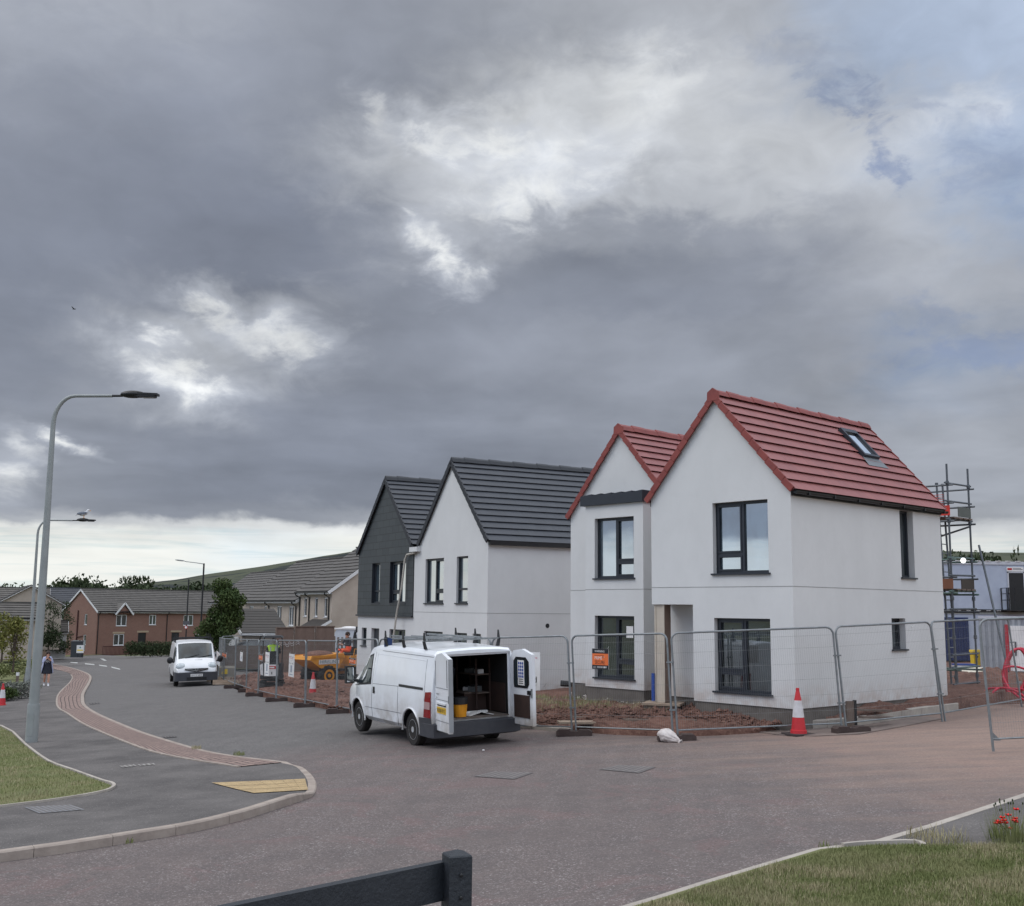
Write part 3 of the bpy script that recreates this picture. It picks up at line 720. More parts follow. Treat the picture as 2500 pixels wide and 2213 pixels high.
def vn2(x, y, s=1.0, seed=0.0):
    from mathutils import noise
    return noise.fractal(Vector((x * s + seed, y * s, seed)), 1.0, 2.0, 5)
seL = [(p.x, p.y) for p in se]
def soil_z(x, y):
    d = min(math.hypot(x - a, y - b) for a, b in seL[::2])
    k = min(1, d / 1.0); r_ = min(1, max(0, (x + 4) / 3)) * min(1, max(0, (36 - y) / 4))
    return G(x, y) + .02 + min(1, d / .12) * .06 * r_ + k * (.10 + .10 * r_ + .06 * vn2(x, y, .9) + .045 * vn2(x, y, 3.1, 5))
grid_sheet('soil_ground', seL + back, .55, soil_z, SOILM, label='red-brown churned clay of the building site', skirt=.3)
# finer heap of churned clay near the kerb, in front of the red-roofed house
def kerbline(name, pix, h, mt, w=.05, base=.05):
    P = [GP(p[0], p[1], h) for p in smooth_line(pix, 2)]; return kerb_strip(name, P, inset(P, -w), [h] * len(P), mt, base)
def kerbline2(pts, mt, w=.12):
    P = [GP(u, v, h) for u, v, h in pts]; return kerb_strip('kerb', P, inset(P, -w), [h for u, v, h in pts], mt, .05)
kerbline2([(1150,1753,.1),(1200,1758,.1),(1243,1762,.1),(1300,1769,.1),(1345,1775,.09),(1392,1780,.06)], KERBM)
kerbline2([(1840,1781,.07),(1870,1774,.1),(1900,1768,.13),(1930,1764,.15),(1963,1760,.17),(2020,1757,.18),(2085,1752,.18),(2150,1742,.18),(2250,1727,.18),(2340,1716,.17)], KERBM)
GRASSY = kerbline('kerb', [(1230,1741),(1320,1744),(1390,1748),(1490,1753),(1600,1757),(1700,1757)], .26, OLDWOOD, .05)
sheet('footpath', [(1845,1788),(1963,1783),(2085,1776),(2250,1751),(2300,1757),(2190,1778),(2100,1794),(1990,1799),(1900,1796)], .02, mat('dusty_footway', RGB(128, 114, 106), .9, RGB(100, 88, 84), 2, .5, .4), thick=.03)
# finer churned surface close to the kerb
fine = [(p.x, p.y) for p in (GP(u, v, h) for u, v, h in ((1250,1762,.1),(1392,1778,.06),(1500,1790,.02),(1649,1795,.02),(1760,1790,.03),(1845,1778,.08),(1963,1757,.17),(2085,1749,.18),(2240,1726,.18),(2240,1715,.2),(2000,1738,.2),(1930,1742,.2),(1700,1738,.2),(1400,1720,.2),(1250,1720,.2)))]
def fine_z(x, y):
    d = min(math.hypot(x - a, y - b) for a, b in seL); k = min(1, d / .35)
    return soil_z(x, y) + .01 + k * (.035 * vn2(x, y, 6, 1) + .03 * vn2(x, y, 14, 2) + .02)
grid_sheet('soil_ground', fine, .11, fine_z, SOILM, label='broken clay along the kerb', skirt=.2)
fine = [(p.x, p.y) for p in (GP(u, v, .05) for u, v in ((600,1688),(672,1702),(741,1717),(824,1733),(925,1748),(960,1720),(860,1672),(720,1655),(610,1652)))]
grid_sheet('soil_ground', fine, .2, lambda x, y: fine_z(x, y) + .07 * vn2(x, y, 2.2, 8) + .03, SOILM, label='broken clay round the machines', skirt=.2)
#@@HILLS
# ================================================================== HILLS AND FAR TREES
HILLM = bpy.data.materials.new('hill_moorland'); HILLM.use_nodes = True
nt = NT(HILLM.node_tree); p_ = HILLM.node_tree.nodes['Principled BSDF']; tc = nt.N('ShaderNodeTexCoord').outputs['Object']
mp = nt.N('ShaderNodeMapping', {'Vector': tc, 'Scale': (1, .6, 2.5)}).outputs[0]
n_ = nt.noise(mp, .008, 5, .6); n2_ = nt.noise(mp, .05, 5)
c_ = nt.mix(nt.rng(n_, .50, .56), RGB(80, 84, 72), RGB(52, 56, 58)); c_ = nt.mix(nt.rng(n2_, .4, .7, 0, .4), c_, RGB(96, 96, 84))  # muted hill tones stand in for distance haze
nt.l.new(c_, p_.inputs['Base Color']); p_.inputs['Roughness'].default_value = 1.0; p_.inputs['Specular IOR Level'].default_value = 0
prof_u = [-900, 0, 160, 250, 300, 372, 430, 500, 560, 620, 700, 780, 880, 1100, 1500, 1900, 2250, 2430, 2520, 3600]
prof_v = [1450, 1455, 1448, 1436, 1432, 1421, 1416, 1404, 1396, 1387, 1374, 1360, 1345, 1322, 1316, 1330, 1348, 1353, 1352, 1365]
mb = MB(); vs = []; fs = []; na = 160; rows = [(650, 0.0), (800, .22), (1000, .5), (1200, .76), (1400, .93), (1550, 1.0), (1750, .9), (2200, .3)]
for r, k in rows:
    for i in range(na + 1):
        u = -900 + 4500 * i / na; d = ray(u, 1480); az = math.atan2(d.x, d.y)
        hv = float(np.interp(u, prof_u, prof_v)); dd = ray(u, hv); el = dd.z / math.hypot(dd.x, dd.y)
        top = el * 1550
        x, y = r * math.sin(az), r * math.cos(az)
        z = -12 + (top + 12) * k + (vn2(x, y, .004) * 14 + vn2(x, y, .02, 3) * 2) * min(k, 1 - k if k < 1 else 0) * 1.6
        vs.append((x, y, z))
for j in range(len(rows) - 1):
    for i in range(na): fs.append((j * (na + 1) + i, j * (na + 1) + i + 1, (j + 1) * (na + 1) + i + 1, (j + 1) * (na + 1) + i))
mb.raw(vs, fs, HILLM); o = mb.build('hills', smooth=60); tag(o, kind='structure')

def m_leaf(name, a, b, c):
    m = bpy.data.materials.new(name); m.use_nodes = True; nt = NT(m.node_tree); p = m.node_tree.nodes['Principled BSDF']
    gi = nt.N('ShaderNodeNewGeometry').outputs['Random Per Island']; tc = nt.N('ShaderNodeTexCoord').outputs['Object']
    col = nt.mix(gi, a, b); col = nt.mix(nt.rng(nt.noise(tc, .9, 3), .45, .7, 0, .7), col, c)
    nt.l.new(col, p.inputs['Base Color']); p.inputs['Roughness'].default_value = .7; p.inputs['Specular IOR Level'].default_value = .2
    return m
LEAF = m_leaf('maple_leaf', (.030, .052, .016, 1), (.06, .09, .025, 1), (.085, .10, .03, 1))
LEAFD = m_leaf('dark_leaf', (.022, .036, .016, 1), (.045, .06, .024, 1), (.05, .065, .03, 1))
LEAFY = m_leaf('yellowish_leaf', (.12, .13, .03, 1), (.2, .18, .05, 1), (.09, .11, .03, 1))
LEAFL = m_leaf('grey_green_leaf', (.13, .14, .11, 1), (.2, .2, .19, 1), (.1, .12, .07, 1))
BARK = mat('bark', RGB(84, 72, 62), .9, RGB(60, 50, 44), 8, bump=.6)
def leaf_cloud(clumps, n, size, mt, name='crown', parent=None, flat=.0, seed=0):
    """n leaf quads scattered through a list of clumps (cx,cy,cz,rx,ry,rz)"""
    r = np.random.default_rng(seed)
    cl = np.array(clumps, float); vol = cl[:, 3] * cl[:, 4] * cl[:, 5]; idx = r.choice(len(cl), n, p=vol / vol.sum())
    d = r.normal(size=(n, 3)); d /= np.linalg.norm(d, axis=1)[:, None]; rad = r.random(n) ** .45
    c = cl[idx, :3] + d * rad[:, None] * cl[idx, 3:6]
    a = r.normal(size=(n, 3)); a /= np.linalg.norm(a, axis=1)[:, None]; b = r.normal(size=(n, 3)); b -= (a * b).sum(1)[:, None] * a; b /= np.linalg.norm(b, axis=1)[:, None]
    s = size * (.6 + .8 * r.random(n))[:, None]
    V = np.stack([c - a * s, c - b * s * .45, c + a * s, c + b * s * .45], 1).reshape(-1, 3)
    me = bpy.data.meshes.new(name); me.vertices.add(4 * n); me.vertices.foreach_set('co', V.ravel().astype(np.float32))
    me.loops.add(4 * n); me.loops.foreach_set('vertex_index', np.arange(4 * n, dtype=np.int32))
    me.polygons.add(n); me.polygons.foreach_set('loop_start', np.arange(0, 4 * n, 4, dtype=np.int32)); me.polygons.foreach_set('loop_total', np.full(n, 4, np.int32))
    me.materials.append(mt); me.update(); me.validate()
    o = bpy.data.objects.new(name, me); COL.objects.link(o)
    if parent: o.parent = parent
    return o
def make_tree(name, loc, h, cw, n, size, mt, label, cat='tree', group=None, trunk=.12, base=.25, seed=1, conic=False, rz=0):
    root = empty(name, loc, rz, label, cat, group); r = random.Random(seed)
    mb = MB(); mb.tube([(0, 0, -.2), (r.uniform(-.1, .1), 0, h * .3), (r.uniform(-.2, .2), r.uniform(-.2, .2), h * .75)], trunk, BARK, 8, r2=trunk * .3)
    cl = []
    for i in range(16 if not conic else 9):
        if conic:
            z = h * (base + (1 - base) * (i + .5) / 9); w = cw * .5 * (1 - (z / h - base) / (1 - base)) ** .7 + .12 * cw
            cl.append((r.uniform(-.1, .1) * cw, r.uniform(-.1, .1) * cw, z, w, w, h * .085))
        else:
            t = r.uniform(0, 2 * math.pi); z = r.uniform(base, .93); prof = math.sin(math.pi * min(1, max(.08, (z - base) / (1 - base) * .82 + .14))) ** .7
            q = cw * .34 * prof * math.sqrt(r.random()); w = cw * r.uniform(.15, .26)
            cl.append((q * math.cos(t), q * math.sin(t), z * h, w, w, w * r.uniform(.7, 1.1)))
            mb.tube([(0, 0, h * base * .9), (q * math.cos(t) * .5, q * math.sin(t) * .5, z * h * .75), (q * math.cos(t), q * math.sin(t), z * h)], trunk * .35, BARK, 5, r2=trunk * .1)
    if not conic: cl.append((0, 0, h * .9, cw * .2, cw * .2, h * .1))
    mb.build('trunk', root); leaf_cloud(cl, n, size, mt, 'crown', root, seed=seed); return root
far = [make_tree('far_tree', (0, 0, -500), 9, 8, 900, .42, LEAFD, 'x', base=.12, seed=s) for s in (3, 4, 5)]
farc = make_tree('far_conifer', (0, 0, -500), 9, 5, 800, .36, LEAFD, 'x', base=.1, seed=9, conic=True)
def place_far(src, u, vtop, Y, w, label, first, group='trees along the skyline', nm=None):
    o = src if first else copy_tree(src)
    pt = WP(u, vtop, Y); gz = -8.0 if Y > 160 else G(max(pt.x, -60), Y)
    o.location = (pt.x, pt.y, gz); h = (pt.z - gz); s = h / 9.0; o.scale = (w, w, s); o.rotation_euler = (0, 0, random.uniform(0, 6))
    o['label'] = label; o['category'] = 'tree'; o['group'] = group; return o
k = 0; LFT = 'dark broadleaf tree in the skyline band behind the brick terrace and the left-hand roofs'
for i in range(56):
    u = -40 + i * 12.2 + random.uniform(-6, 6); v = float(np.interp(u, [-40, 60, 100, 150, 190, 230, 260, 300, 420, 480, 520, 700], [1448, 1444, 1450, 1432, 1424, 1430, 1450, 1446, 1449, 1440, 1446, 1450])) + random.uniform(-3, 4)
    place_far(far[i % 3], u, v - 9, random.uniform(190, 240), random.uniform(.8, 1.15), LFT, i < 3)
for i in range(12):
    u = 300 + i * 6.2; place_far(farc, u, 1406 + (i % 3) * 1.5 + (6 if i in (0, 11) else 0), 300 + random.uniform(-5, 5), 1.3, 'dark conifer in the tight clump standing above the brick terrace roof', i == 0, 'conifer clump on the skyline')
for i, u in enumerate((2290, 2312, 2330, 2352, 2375, 2392, 2408, 2425)):
    place_far(far[i % 3], u, 1356 + (i * 7 % 9), 95 + i, .5, 'dark tree rising behind the scaffold and the site cabins', False, 'trees behind the site cabins')
t_ = place_far(farc, 2478, 1334, 92, .36, 'lone pointed conifer above the right end of the site cabins', False, None); del t_['group']
#@@HOUSES
# ================================================================== HOUSES
def wallholes(mb, O, U, N, s0, s1, t0, t1, holes, d, mt, revmt=None):
    """wall rectangle with window openings and reveals. O origin, U along, N outward, V up"""
    O, U, N = Vector(O), Vector(U), Vector(N); V = Vector((0, 0, 1)); revmt = revmt or mt
    ss = sorted({s0, s1} | {x for h in holes for x in (h[0], h[1])}); ts = sorted({t0, t1} | {x for h in holes for x in (h[2], h[3])})
    ss = [s for s in ss if s0 <= s <= s1]; ts = [t for t in ts if t0 <= t <= t1]
    flip = U.cross(V).dot(N) < 0
    def fc(p, m_):
        mb.face(p[::-1] if flip else p, m_)
    for i in range(len(ss) - 1):
        for j in range(len(ts) - 1):
            cs, ct = (ss[i] + ss[i + 1]) / 2, (ts[j] + ts[j + 1]) / 2
            if any(h[0] < cs < h[1] and h[2] < ct < h[3] for h in holes): continue
            fc([O + U * ss[i] + V * ts[j], O + U * ss[i + 1] + V * ts[j], O + U * ss[i + 1] + V * ts[j + 1], O + U * ss[i] + V * ts[j + 1]], mt)
    for a, b, c, e in holes:
        q = [O + U * a + V * c, O + U * b + V * c, O + U * b + V * e, O + U * a + V * e]; r = [p - N * d for p in q]
        for k in range(4): fc([q[k], q[(k + 1) % 4], r[(k + 1) % 4], r[k]][::-1], revmt)
def window(parent, O, U, N, s0, s1, t0, t1, lay='N', d=.16, frame=ANTH, glass=GLASS, sill=None, name='window', fwid=.055, sillout=.05, sillover=.04):
    O, U, N = Vector(O), Vector(U), Vector(N); V = Vector((0, 0, 1)); B = O - N * (d - .03)
    mb = MB()
    def br(sa, sb, ta, tb, dep=0.0, th=.05):
        mb.obox(B + U * (sa + sb) / 2 + V * (ta + tb) / 2 + N * (dep - th / 2 + .03), U * abs(sb - sa) / 2, N * th / 2, V * abs(tb - ta) / 2, frame)
    w = fwid; s0 += .003; s1 -= .003; t0 += .003; t1 -= .003
    br(s0, s1, t0, t0 + w); br(s0, s1, t1 - w, t1); br(s0, s0 + w, t0 + w, t1 - w); br(s1 - w, s1, t0 + w, t1 - w)
    S = s1 - s0; T = t1 - t0
    if lay[0] in 'LR':
        m_ = s0 + S * .5; br(m_ - w * .6, m_ + w * .6, t0 + w, t1 - w)
        a, b = (s0 + w, m_ - w * .6) if lay[0] == 'L' else (m_ + w * .6, s1 - w); tt = t0 + T * .27
        br(a, b, tt - w * .6, tt + w * .6)
        for q0, q1 in ((tt + w * .6, t1 - w), (t0 + w, tt - w * .6)):   # opening sash
            br(a, b, q1 - w * .7, q1, .012, .04); br(a, b, q0, q0 + w * .7, .012, .04); br(a, a + w * .7, q0 + w * .7, q1 - w * .7, .012, .04); br(b - w * .7, b, q0 + w * .7, q1 - w * .7, .012, .04)
    elif lay[0] == 'T': tt = t0 + T * .3; br(s0 + w, s1 - w, tt - w * .6, tt + w * .6)
    elif lay[0] == 'M': m_ = (s0 + s1) / 2; br(m_ - w * .7, m_ + w * .7, t0 + w, t1 - w)
    fr = mb.build(name, parent)
    g = MB(); c = B - N * .015
    g.face([c + U * (s0 + w * .5) + V * (t0 + w * .5), c + U * (s1 - w * .5) + V * (t0 + w * .5), c + U * (s1 - w * .5) + V * (t1 - w * .5), c + U * (s0 + w * .5) + V * (t1 - w * .5)][::(1 if U.cross(V).dot(N) > 0 else -1)], glass)
    g.build('pane', fr)
    if sill:
        sm = MB(); sm.obox(O + U * (s0 + s1) / 2 + V * (t0 - .02) + N * (sillout / 2 - (d - .03) / 2), U * ((s1 - s0) / 2 + sillover), N * ((sillout + d - .03) / 2), V * .018, sill)
        sm.build('sill', fr)
    return fr
def slope(mb, e0, e1, r0, r1, n, lift, mt, thick=.05):
    """stepped tile courses between eave line e0-e1 and ridge line r0-r1"""
    e0, e1, r0, r1 = map(Vector, (e0, e1, r0, r1)); nrm = (e1 - e0).cross(r0 - e0).normalized()
    if nrm.z < 0: nrm = -nrm
    W = (e1 - e0).length; H = (r0 - e0).length; fl = (e1 - e0).cross(r0 - e0).z < 0
    for i in range(n):
        a, b = i / n, (i + 1) / n
        oa = a - .035 / H
        p = [e0.lerp(r0, oa) + nrm * lift, e1.lerp(r1, oa) + nrm * lift, e1.lerp(r1, b) + nrm * .002, e0.lerp(r0, b) + nrm * .002]
        q = [e0.lerp(r0, a + .01 / H) + nrm * .003, e1.lerp(r1, a + .01 / H) + nrm * .003]
        va, vb = i * .3 + .012, i * .3 + .288; uv = [(0, va), (W, va), (W, vb), (0, vb)]
        mb.face(p if not fl else p[::-1], mt, uv if not fl else uv[::-1])
        f2 = [q[0], q[1], p[1], p[0]]; mb.face(f2 if not fl else f2[::-1], mt, [(0, 0), (W, 0), (W, .01), (0, .01)] if not fl else [(0, .01), (W, .01), (W, 0), (0, 0)])
        for s_ in (0, 1):
            x = [p[s_], q[s_] - nrm * thick, (e0, e1)[s_].lerp((r0, r1)[s_], b) - nrm * thick, p[3 - s_]]; mb.face(x, mt, [(0, 0), (0, .01), (.01, .01), (.01, 0)])
    lo = [e0 - nrm * thick, e1 - nrm * thick, r1 - nrm * thick, r0 - nrm * thick]
    mb.face(lo[::-1] if not fl else lo, mt, [(0, 0), (W, 0), (W, H), (0, H)])
def verge(mb, a, b, n, w, h, mt, out):
    """segmented verge cloaking down a gable edge from eave a to ridge b"""
    a, b = Vector(a), Vector(b); out = Vector(out); d = (b - a).normalized(); nr = out.cross(d); nr = nr if nr.z > 0 else -nr
    for i in range(n):
        p, q = a.lerp(b, i / n), a.lerp(b, (i + 1) / n)
        c = (p + q) / 2 + out * w / 2 - nr * (h / 2 - .035) + nr * .012 * (1 if True else 0)
        L = (q - p).length / 2
        # each cloak drops slightly at its lower end
        dd = ((q - nr * .012) - (p + nr * .008)).normalized(); n2 = out.cross(dd); n2 = n2 if n2.z > 0 else -n2
        mb.obox(c, dd * (L - .004), out * w / 2, n2 * h / 2, mt)
def ridge_caps(mb, a, b, mt, seg=.45, r=.12):
    a, b = Vector(a), Vector(b); L = (b - a).length; n = int(L / seg); d = (b - a) / n; dn = d.normalized(); sd = dn.cross(Vector((0, 0, 1)))
    for i in range(n):
        p = a + d * i; q = p + d * 1.03
        k = .01 if i % 2 else 0
        pr = [(-r, -r * 1.05), (-r * .55, -.01), (0, r * .35 + k), (r * .55, -.01), (r, -r * 1.05)]
        P = [p + sd * x + Vector((0, 0, z + k)) for x, z in pr]; Q = [q + sd * x + Vector((0, 0, z - .004)) for x, z in pr]
        for j in range(4): mb.face([P[j], P[j + 1], Q[j + 1], Q[j]], mt)
        mb.face(P[::-1], mt)
        if i == n - 1: mb.face(Q, mt)
ZV = Vector((0, 0, 1))

def red_house():
    K = .92; root = empty('white_house', (5.602, 22.10, .503 - 2.392), -.834, 'new white rendered house with twin gables and red tiled roof', 'house')
    D = 6.21; W = 3.66; EZ = 4.36; AZ = 6.43; XR = -1.83
    wl = MB(); X, Y, Z = Vector((1, 0, 0)), Vector((0, 1, 0)), Vector((0, 0, 1))
    fh = [(-1.95, -.553, .24, 1.743), (-1.95, -.553, 2.67, 4.166)]
    sh = [(3.78, 4.38, 1.09, 1.768), (4.305, 4.908, 2.68, 4.21)]
    # front: ground floor right of the porch, then full width above it
    wallholes(wl, (0, 0, 0), X, -Y, -2.51, 0, 0, 2.02, [fh[0]], .17, WALLW)
    wallholes(wl, (0, 0, 0), X, -Y, -W, 0, 2.02, EZ, [fh[1]], .17, WALLW)
    wl.face([(-W, 0, EZ), (0, 0, EZ), (XR, 0, AZ)], WALLW)
    wallholes(wl, (0, 0, 0), Y, X, 0, D, 0, EZ, sh, .2, WALLW)
    # porch recess
    wl.face([(-W, .62, 0), (-2.51, .62, 0), (-2.51, .62, 2.02), (-W, .62, 2.02)], WALLW)
    wl.face([(-2.51, 0, 0), (-2.51, 0, 2.02), (-2.51, .62, 2.02), (-2.51, .62, 0)], WALLW)
    wl.face([(-W, 0, 2.02), (-W, .62, 2.02), (-2.51, .62, 2.02), (-2.51, 0, 2.02)], WALLW)
    wl.face([(-W, 0, 2.02), (-W, 0, EZ), (-W, D, EZ), (-W, D, 2.02)], WALLW)
    wl.face([(-W, .62, 0), (-W, .62, 2.02), (-W, D, 2.02), (-W, D, 0)], WALLW)
    wl.face([(0, D, 0), (-W, D, 0), (-W, D, EZ), (XR, D, AZ), (0, D, EZ)], WALLW)
    # left block
    Y2 = 2.024; XL = -8.2; X2 = -6.41; A2 = 6.44; AW = A2 - (-W - X2) * (A2 - EZ) / (X2 - XL)
    wl.face([(XL, Y2, 0), (-W, Y2, 0), (-W, Y2, AW), (X2, Y2, A2), (XL, Y2, EZ)], WALLW)
    wl.face([(XL, Y2, 0), (XL, Y2, EZ), (XL, D, EZ), (XL, D, 0)], WALLW)
    wl.face([(-W, D, 0), (XL, D, 0), (XL, D, EZ), (X2, D, A2), (-W, D, AW)], WALLW)
    # bay
    YB = 1.334; B0, B1 = -6.99, -5.06; BT = 4.50
    bh = [(-6.67, -5.36, .24, 1.743), (-6.67, -5.36, 2.67, 4.166)]
    wallholes(wl, (0, YB, 0), X, -Y, B0, B1, 0, BT, bh, .17, WALLW)
    wl.face([(B1, YB, 0), (B1, Y2, 0), (B1, Y2, BT), (B1, YB, BT)], WALLW); wl.face([(B0, YB, 0), (B0, YB, BT), (B0, Y2, BT), (B0, Y2, 0)], WALLW)
    wl.face([(B0, YB, BT), (B1, YB, BT), (B1, Y2, BT), (B0, Y2, BT)], WALLW)
    w_ = wl.build('wall', root)
    # movement joint bead
    j = MB(); jm = mat('joint_bead', RGB(150, 150, 148), .8)
    j.box(-W, .004, -.004, 0, 2.385, 2.397, jm); j.box(0, .004, 0, D, 2.385, 2.397, jm); j.box(B0, B1, YB - .004, YB, 2.385, 2.397, jm); j.box(B1, B1 + .004, YB - .004, Y2, 2.385, 2.397, jm); j.box(XL, B0, Y2 - .004, Y2, 2.385, 2.397, jm)
    j.build('joint_bead', w_)
    # soffit-dark render stop at the foot
    pl = MB(); i_ = .025
    pl.box(-2.51 + i_, -i_, i_, D - i_, -.9, -.003, BLOCK); pl.box(-W + i_, -2.55 + i_, .62 + i_, D - i_, -.9, -.003, BLOCK)
    pl.box(XL + i_, -W - i_, Y2 + i_, D - i_, -.95, -.003, BLOCK); pl.box(B0 + i_, B1 - i_, YB + i_, Y2 + .02, -.95, -.003, BLOCK)
    pl.build('plinth', root)
    # windows
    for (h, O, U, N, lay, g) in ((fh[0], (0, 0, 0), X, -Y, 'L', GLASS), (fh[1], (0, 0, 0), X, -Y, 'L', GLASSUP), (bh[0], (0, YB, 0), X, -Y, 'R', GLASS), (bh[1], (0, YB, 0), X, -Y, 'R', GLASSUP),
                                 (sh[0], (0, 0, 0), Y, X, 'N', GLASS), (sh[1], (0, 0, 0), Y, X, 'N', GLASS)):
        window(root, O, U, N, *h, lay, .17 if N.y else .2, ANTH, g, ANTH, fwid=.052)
    # paper notice taped inside the lower bay window
    nb = MB(); nb.box(-5.72, -5.50, YB + .12, YB + .124, 1.22, 1.5, SIGNW); nb.build('paper_notice', root)
    # roofs
    n = 10
    rf = MB(); s_ = (AZ - EZ) / -XR; ov = .06; o1 = .10
    zt = .075
    e = lambda x, y, z: (x, y, z + zt)
    slope(rf, e(o1, -ov, EZ - o1 * s_), e(o1, D + ov, EZ - o1 * s_), e(XR, -ov, AZ), e(XR, D + ov, AZ), n, .05, TILE_RED)
    slope(rf, e(-W - o1, D + ov, EZ - o1 * s_), e(-W - o1, -ov, EZ - o1 * s_), e(XR, D + ov, AZ), e(XR, -ov, AZ), n, .05, TILE_RED)
    roof = rf.build('roof', root)
    for yy, out in ((-ov, (0, -1, 0)), (D + ov, (0, 1, 0))):
        for a in (o1, -W - o1): vg = MB(); verge(vg, (a, yy, EZ - o1 * s_ + zt), (XR, yy, AZ + zt), n, .035, .135, REDTRIM, out); vg.build('verge', roof)
    vg = MB(); vg.prism([(XR - .15, -ov - .042, AZ - .06), (XR + .15, -ov - .042, AZ - .06), (XR + .14, -ov - .042, AZ + .13), (XR, -ov - .042, AZ + .22), (XR - .14, -ov - .042, AZ + .13)], (0, .06, 0), REDTRIM)
    vg.build('ridge_end_cap', roof)
    rc = MB(); ridge_caps(rc, (XR, -ov, AZ + zt + .09), (XR, D + ov, AZ + zt + .09), REDTRIM, .45, .095); rc.build('ridge_tiles', roof)
    rf = MB(); s2 = (A2 - EZ) / (X2 - XL); XE = -4.05
    slope(rf, e(XL - o1, D + ov, EZ - o1 * s2), e(XL - o1, Y2 - ov, EZ - o1 * s2), e(X2, D + ov, A2), e(X2, Y2 - ov, A2), n, .05, TILE_RED)
    slope(rf, e(XE, Y2 - ov, A2 - (XE - X2) * s2), e(XE, D + ov, A2 - (XE - X2) * s2), e(X2, Y2 - ov, A2), e(X2, D + ov, A2), 14, .05, TILE_RED)
    roof2 = rf.build('roof', root)
    for a_ in ((XL - o1, Y2 - ov, EZ - o1 * s2 + zt), (-4.3, Y2 - ov, A2 - (-4.3 - X2) * s2 + zt)): vg = MB(); verge(vg, a_, (X2, Y2 - ov, A2 + zt), n, .035, .135, REDTRIM, (0, -1, 0)); vg.build('verge', roof2)
    vg = MB(); vg.prism([(X2 - .15, Y2 - ov - .042, A2 - .06), (X2 + .15, Y2 - ov - .042, A2 - .06), (X2 + .14, Y2 - ov - .042, A2 + .13), (X2, Y2 - ov - .042, A2 + .22), (X2 - .14, Y2 - ov - .042, A2 + .13)], (0, .06, 0), REDTRIM)
    vg.build('ridge_end_cap', roof2)
    rc = MB(); ridge_caps(rc, (X2, Y2 - ov, A2 + zt + .09), (X2, D + ov, A2 + zt + .09), REDTRIM); rc.build('ridge_tiles', roof2)
    # fascia and gutter on the side eave
    g = MB(); g.box(0.004, .03, .02, D + .02, EZ - .16, EZ + .0, BLACKP); g.box(.03, .1, .0, D + .02, EZ - .06, EZ - .045, BLACKP); g.build('fascia', root)
    g = MB()
    prof = [(.125 + .055 * math.cos(t), EZ - .075 + .055 * math.sin(t)) for t in np.linspace(math.pi, 2 * math.pi, 9)]
    for k in range(8):
        a, b = prof[k], prof[k + 1]; g.face([(a[0], -.03, a[1]), (b[0], -.03, b[1]), (b[0], D + .1, b[1]), (a[0], D + .1, a[1])], BLACKP)
    for yy in (-.03, D + .1): g.face([(a, yy, b) for a, b in prof], BLACKP)
    for k in range(7): yy = .4 + k * .95; g.box(.06, .19, yy - .02, yy + .02, EZ - .14, EZ - .07, BLACKP)
    g.build('gutter', root)
    g = MB(); g.box(-W - .04, -W - .004, 0.02, D, EZ - .16, EZ + .0, BLACKP); g.box(XL - .04, XL - .004, Y2 + .02, D, EZ - .16, EZ, BLACKP); g.build('fascia', root)
    # bay canopy roof: dark metal fascia with a shallow standing-seam top
    b = MB()
    b.box(B0 - .09, B1 + .02, YB - .08, YB - .055, BT, BT + .25, ANTH); b.box(B1 + .02, B1 + .045, YB - .08, Y2 - .01, BT, BT + .25, ANTH); b.box(B0 - .115, B0 - .09, YB - .08, Y2 - .01, BT, BT + .25, ANTH)
    b.box(B0 - .09, B1 + .02, YB - .055, Y2 - .005, BT + .004, BT + .02, ANTH)
    nn = 6
    for i in range(nn):
        x0 = B0 - .09 + (B1 - B0 + .11) * i / nn; x1 = B0 - .09 + (B1 - B0 + .11) * (i + 1) / nn
        zz = BT + .235
        b.prism([(x0, YB - .056, zz), (x1, YB - .056, zz), (x1, YB - .056, zz + .0), (x1, YB - .056, zz + .055), (x0, YB - .056, zz + .02)], (0, Y2 - YB + .04, 0), ANTH)
    b.build('bay_roof', root)
    # roof window
    def S(y, z, h=0.0): x = -(z - EZ) / s_; nrm = Vector((s_, 0, 1)).normalized(); return Vector((x, y, z + zt)) + nrm * h
    y0, y1, za, zb = 4.37, 5.06, 5.40, 6.12
    r_ = MB(); nrm = Vector((s_, 0, 1)).normalized(); ax = (S(0, zb) - S(0, za)); axn = ax.normalized()
    for (a, bb, c, d_) in ((y0, y0 + .07, za, zb), (y1 - .07, y1, za, zb), (y0 + .07, y1 - .07, za, za + .05), (y0 + .07, y1 - .07, zb - .09, zb)):
        p = (S(a, c) + S(bb, d_)) / 2 + nrm * .06; r_.obox(p, axn * ((S(0, d_) - S(0, c)).length / 2), Vector((0, (bb - a) / 2, 0)), nrm * .06, ANTH)
    rw = r_.build('roof_window', roof)
    g_ = MB(); g_.face([S(y0 + .05, za + .03, .075), S(y1 - .05, za + .03, .075), S(y1 - .05, zb - .05, .075), S(y0 + .05, zb - .05, .075)], m_glass('skylight_glass', (.3, .33, .36), .03, .6))
    g_.build('roof_window_pane', roof)
    f_ = MB(); f_.face([S(y0 - .1, za - .22, .045), S(y1 + .12, za - .22, .045), S(y1 + .05, za, .05), S(y0 - .03, za, .05)], mat('lead_flashing', RGB(120, 124, 128), .5)); f_.build('roof_window_flashing', roof)
    # vent on the side wall
    v = MB(); v.lathe([(.055, -.02), (.055, .006), (.04, .006), (.04, -.03)], (0, 4.68, 1.62), (1, 0, 0), WHITEP, 14); v.build('vent', root)
    return root
RH = red_house()

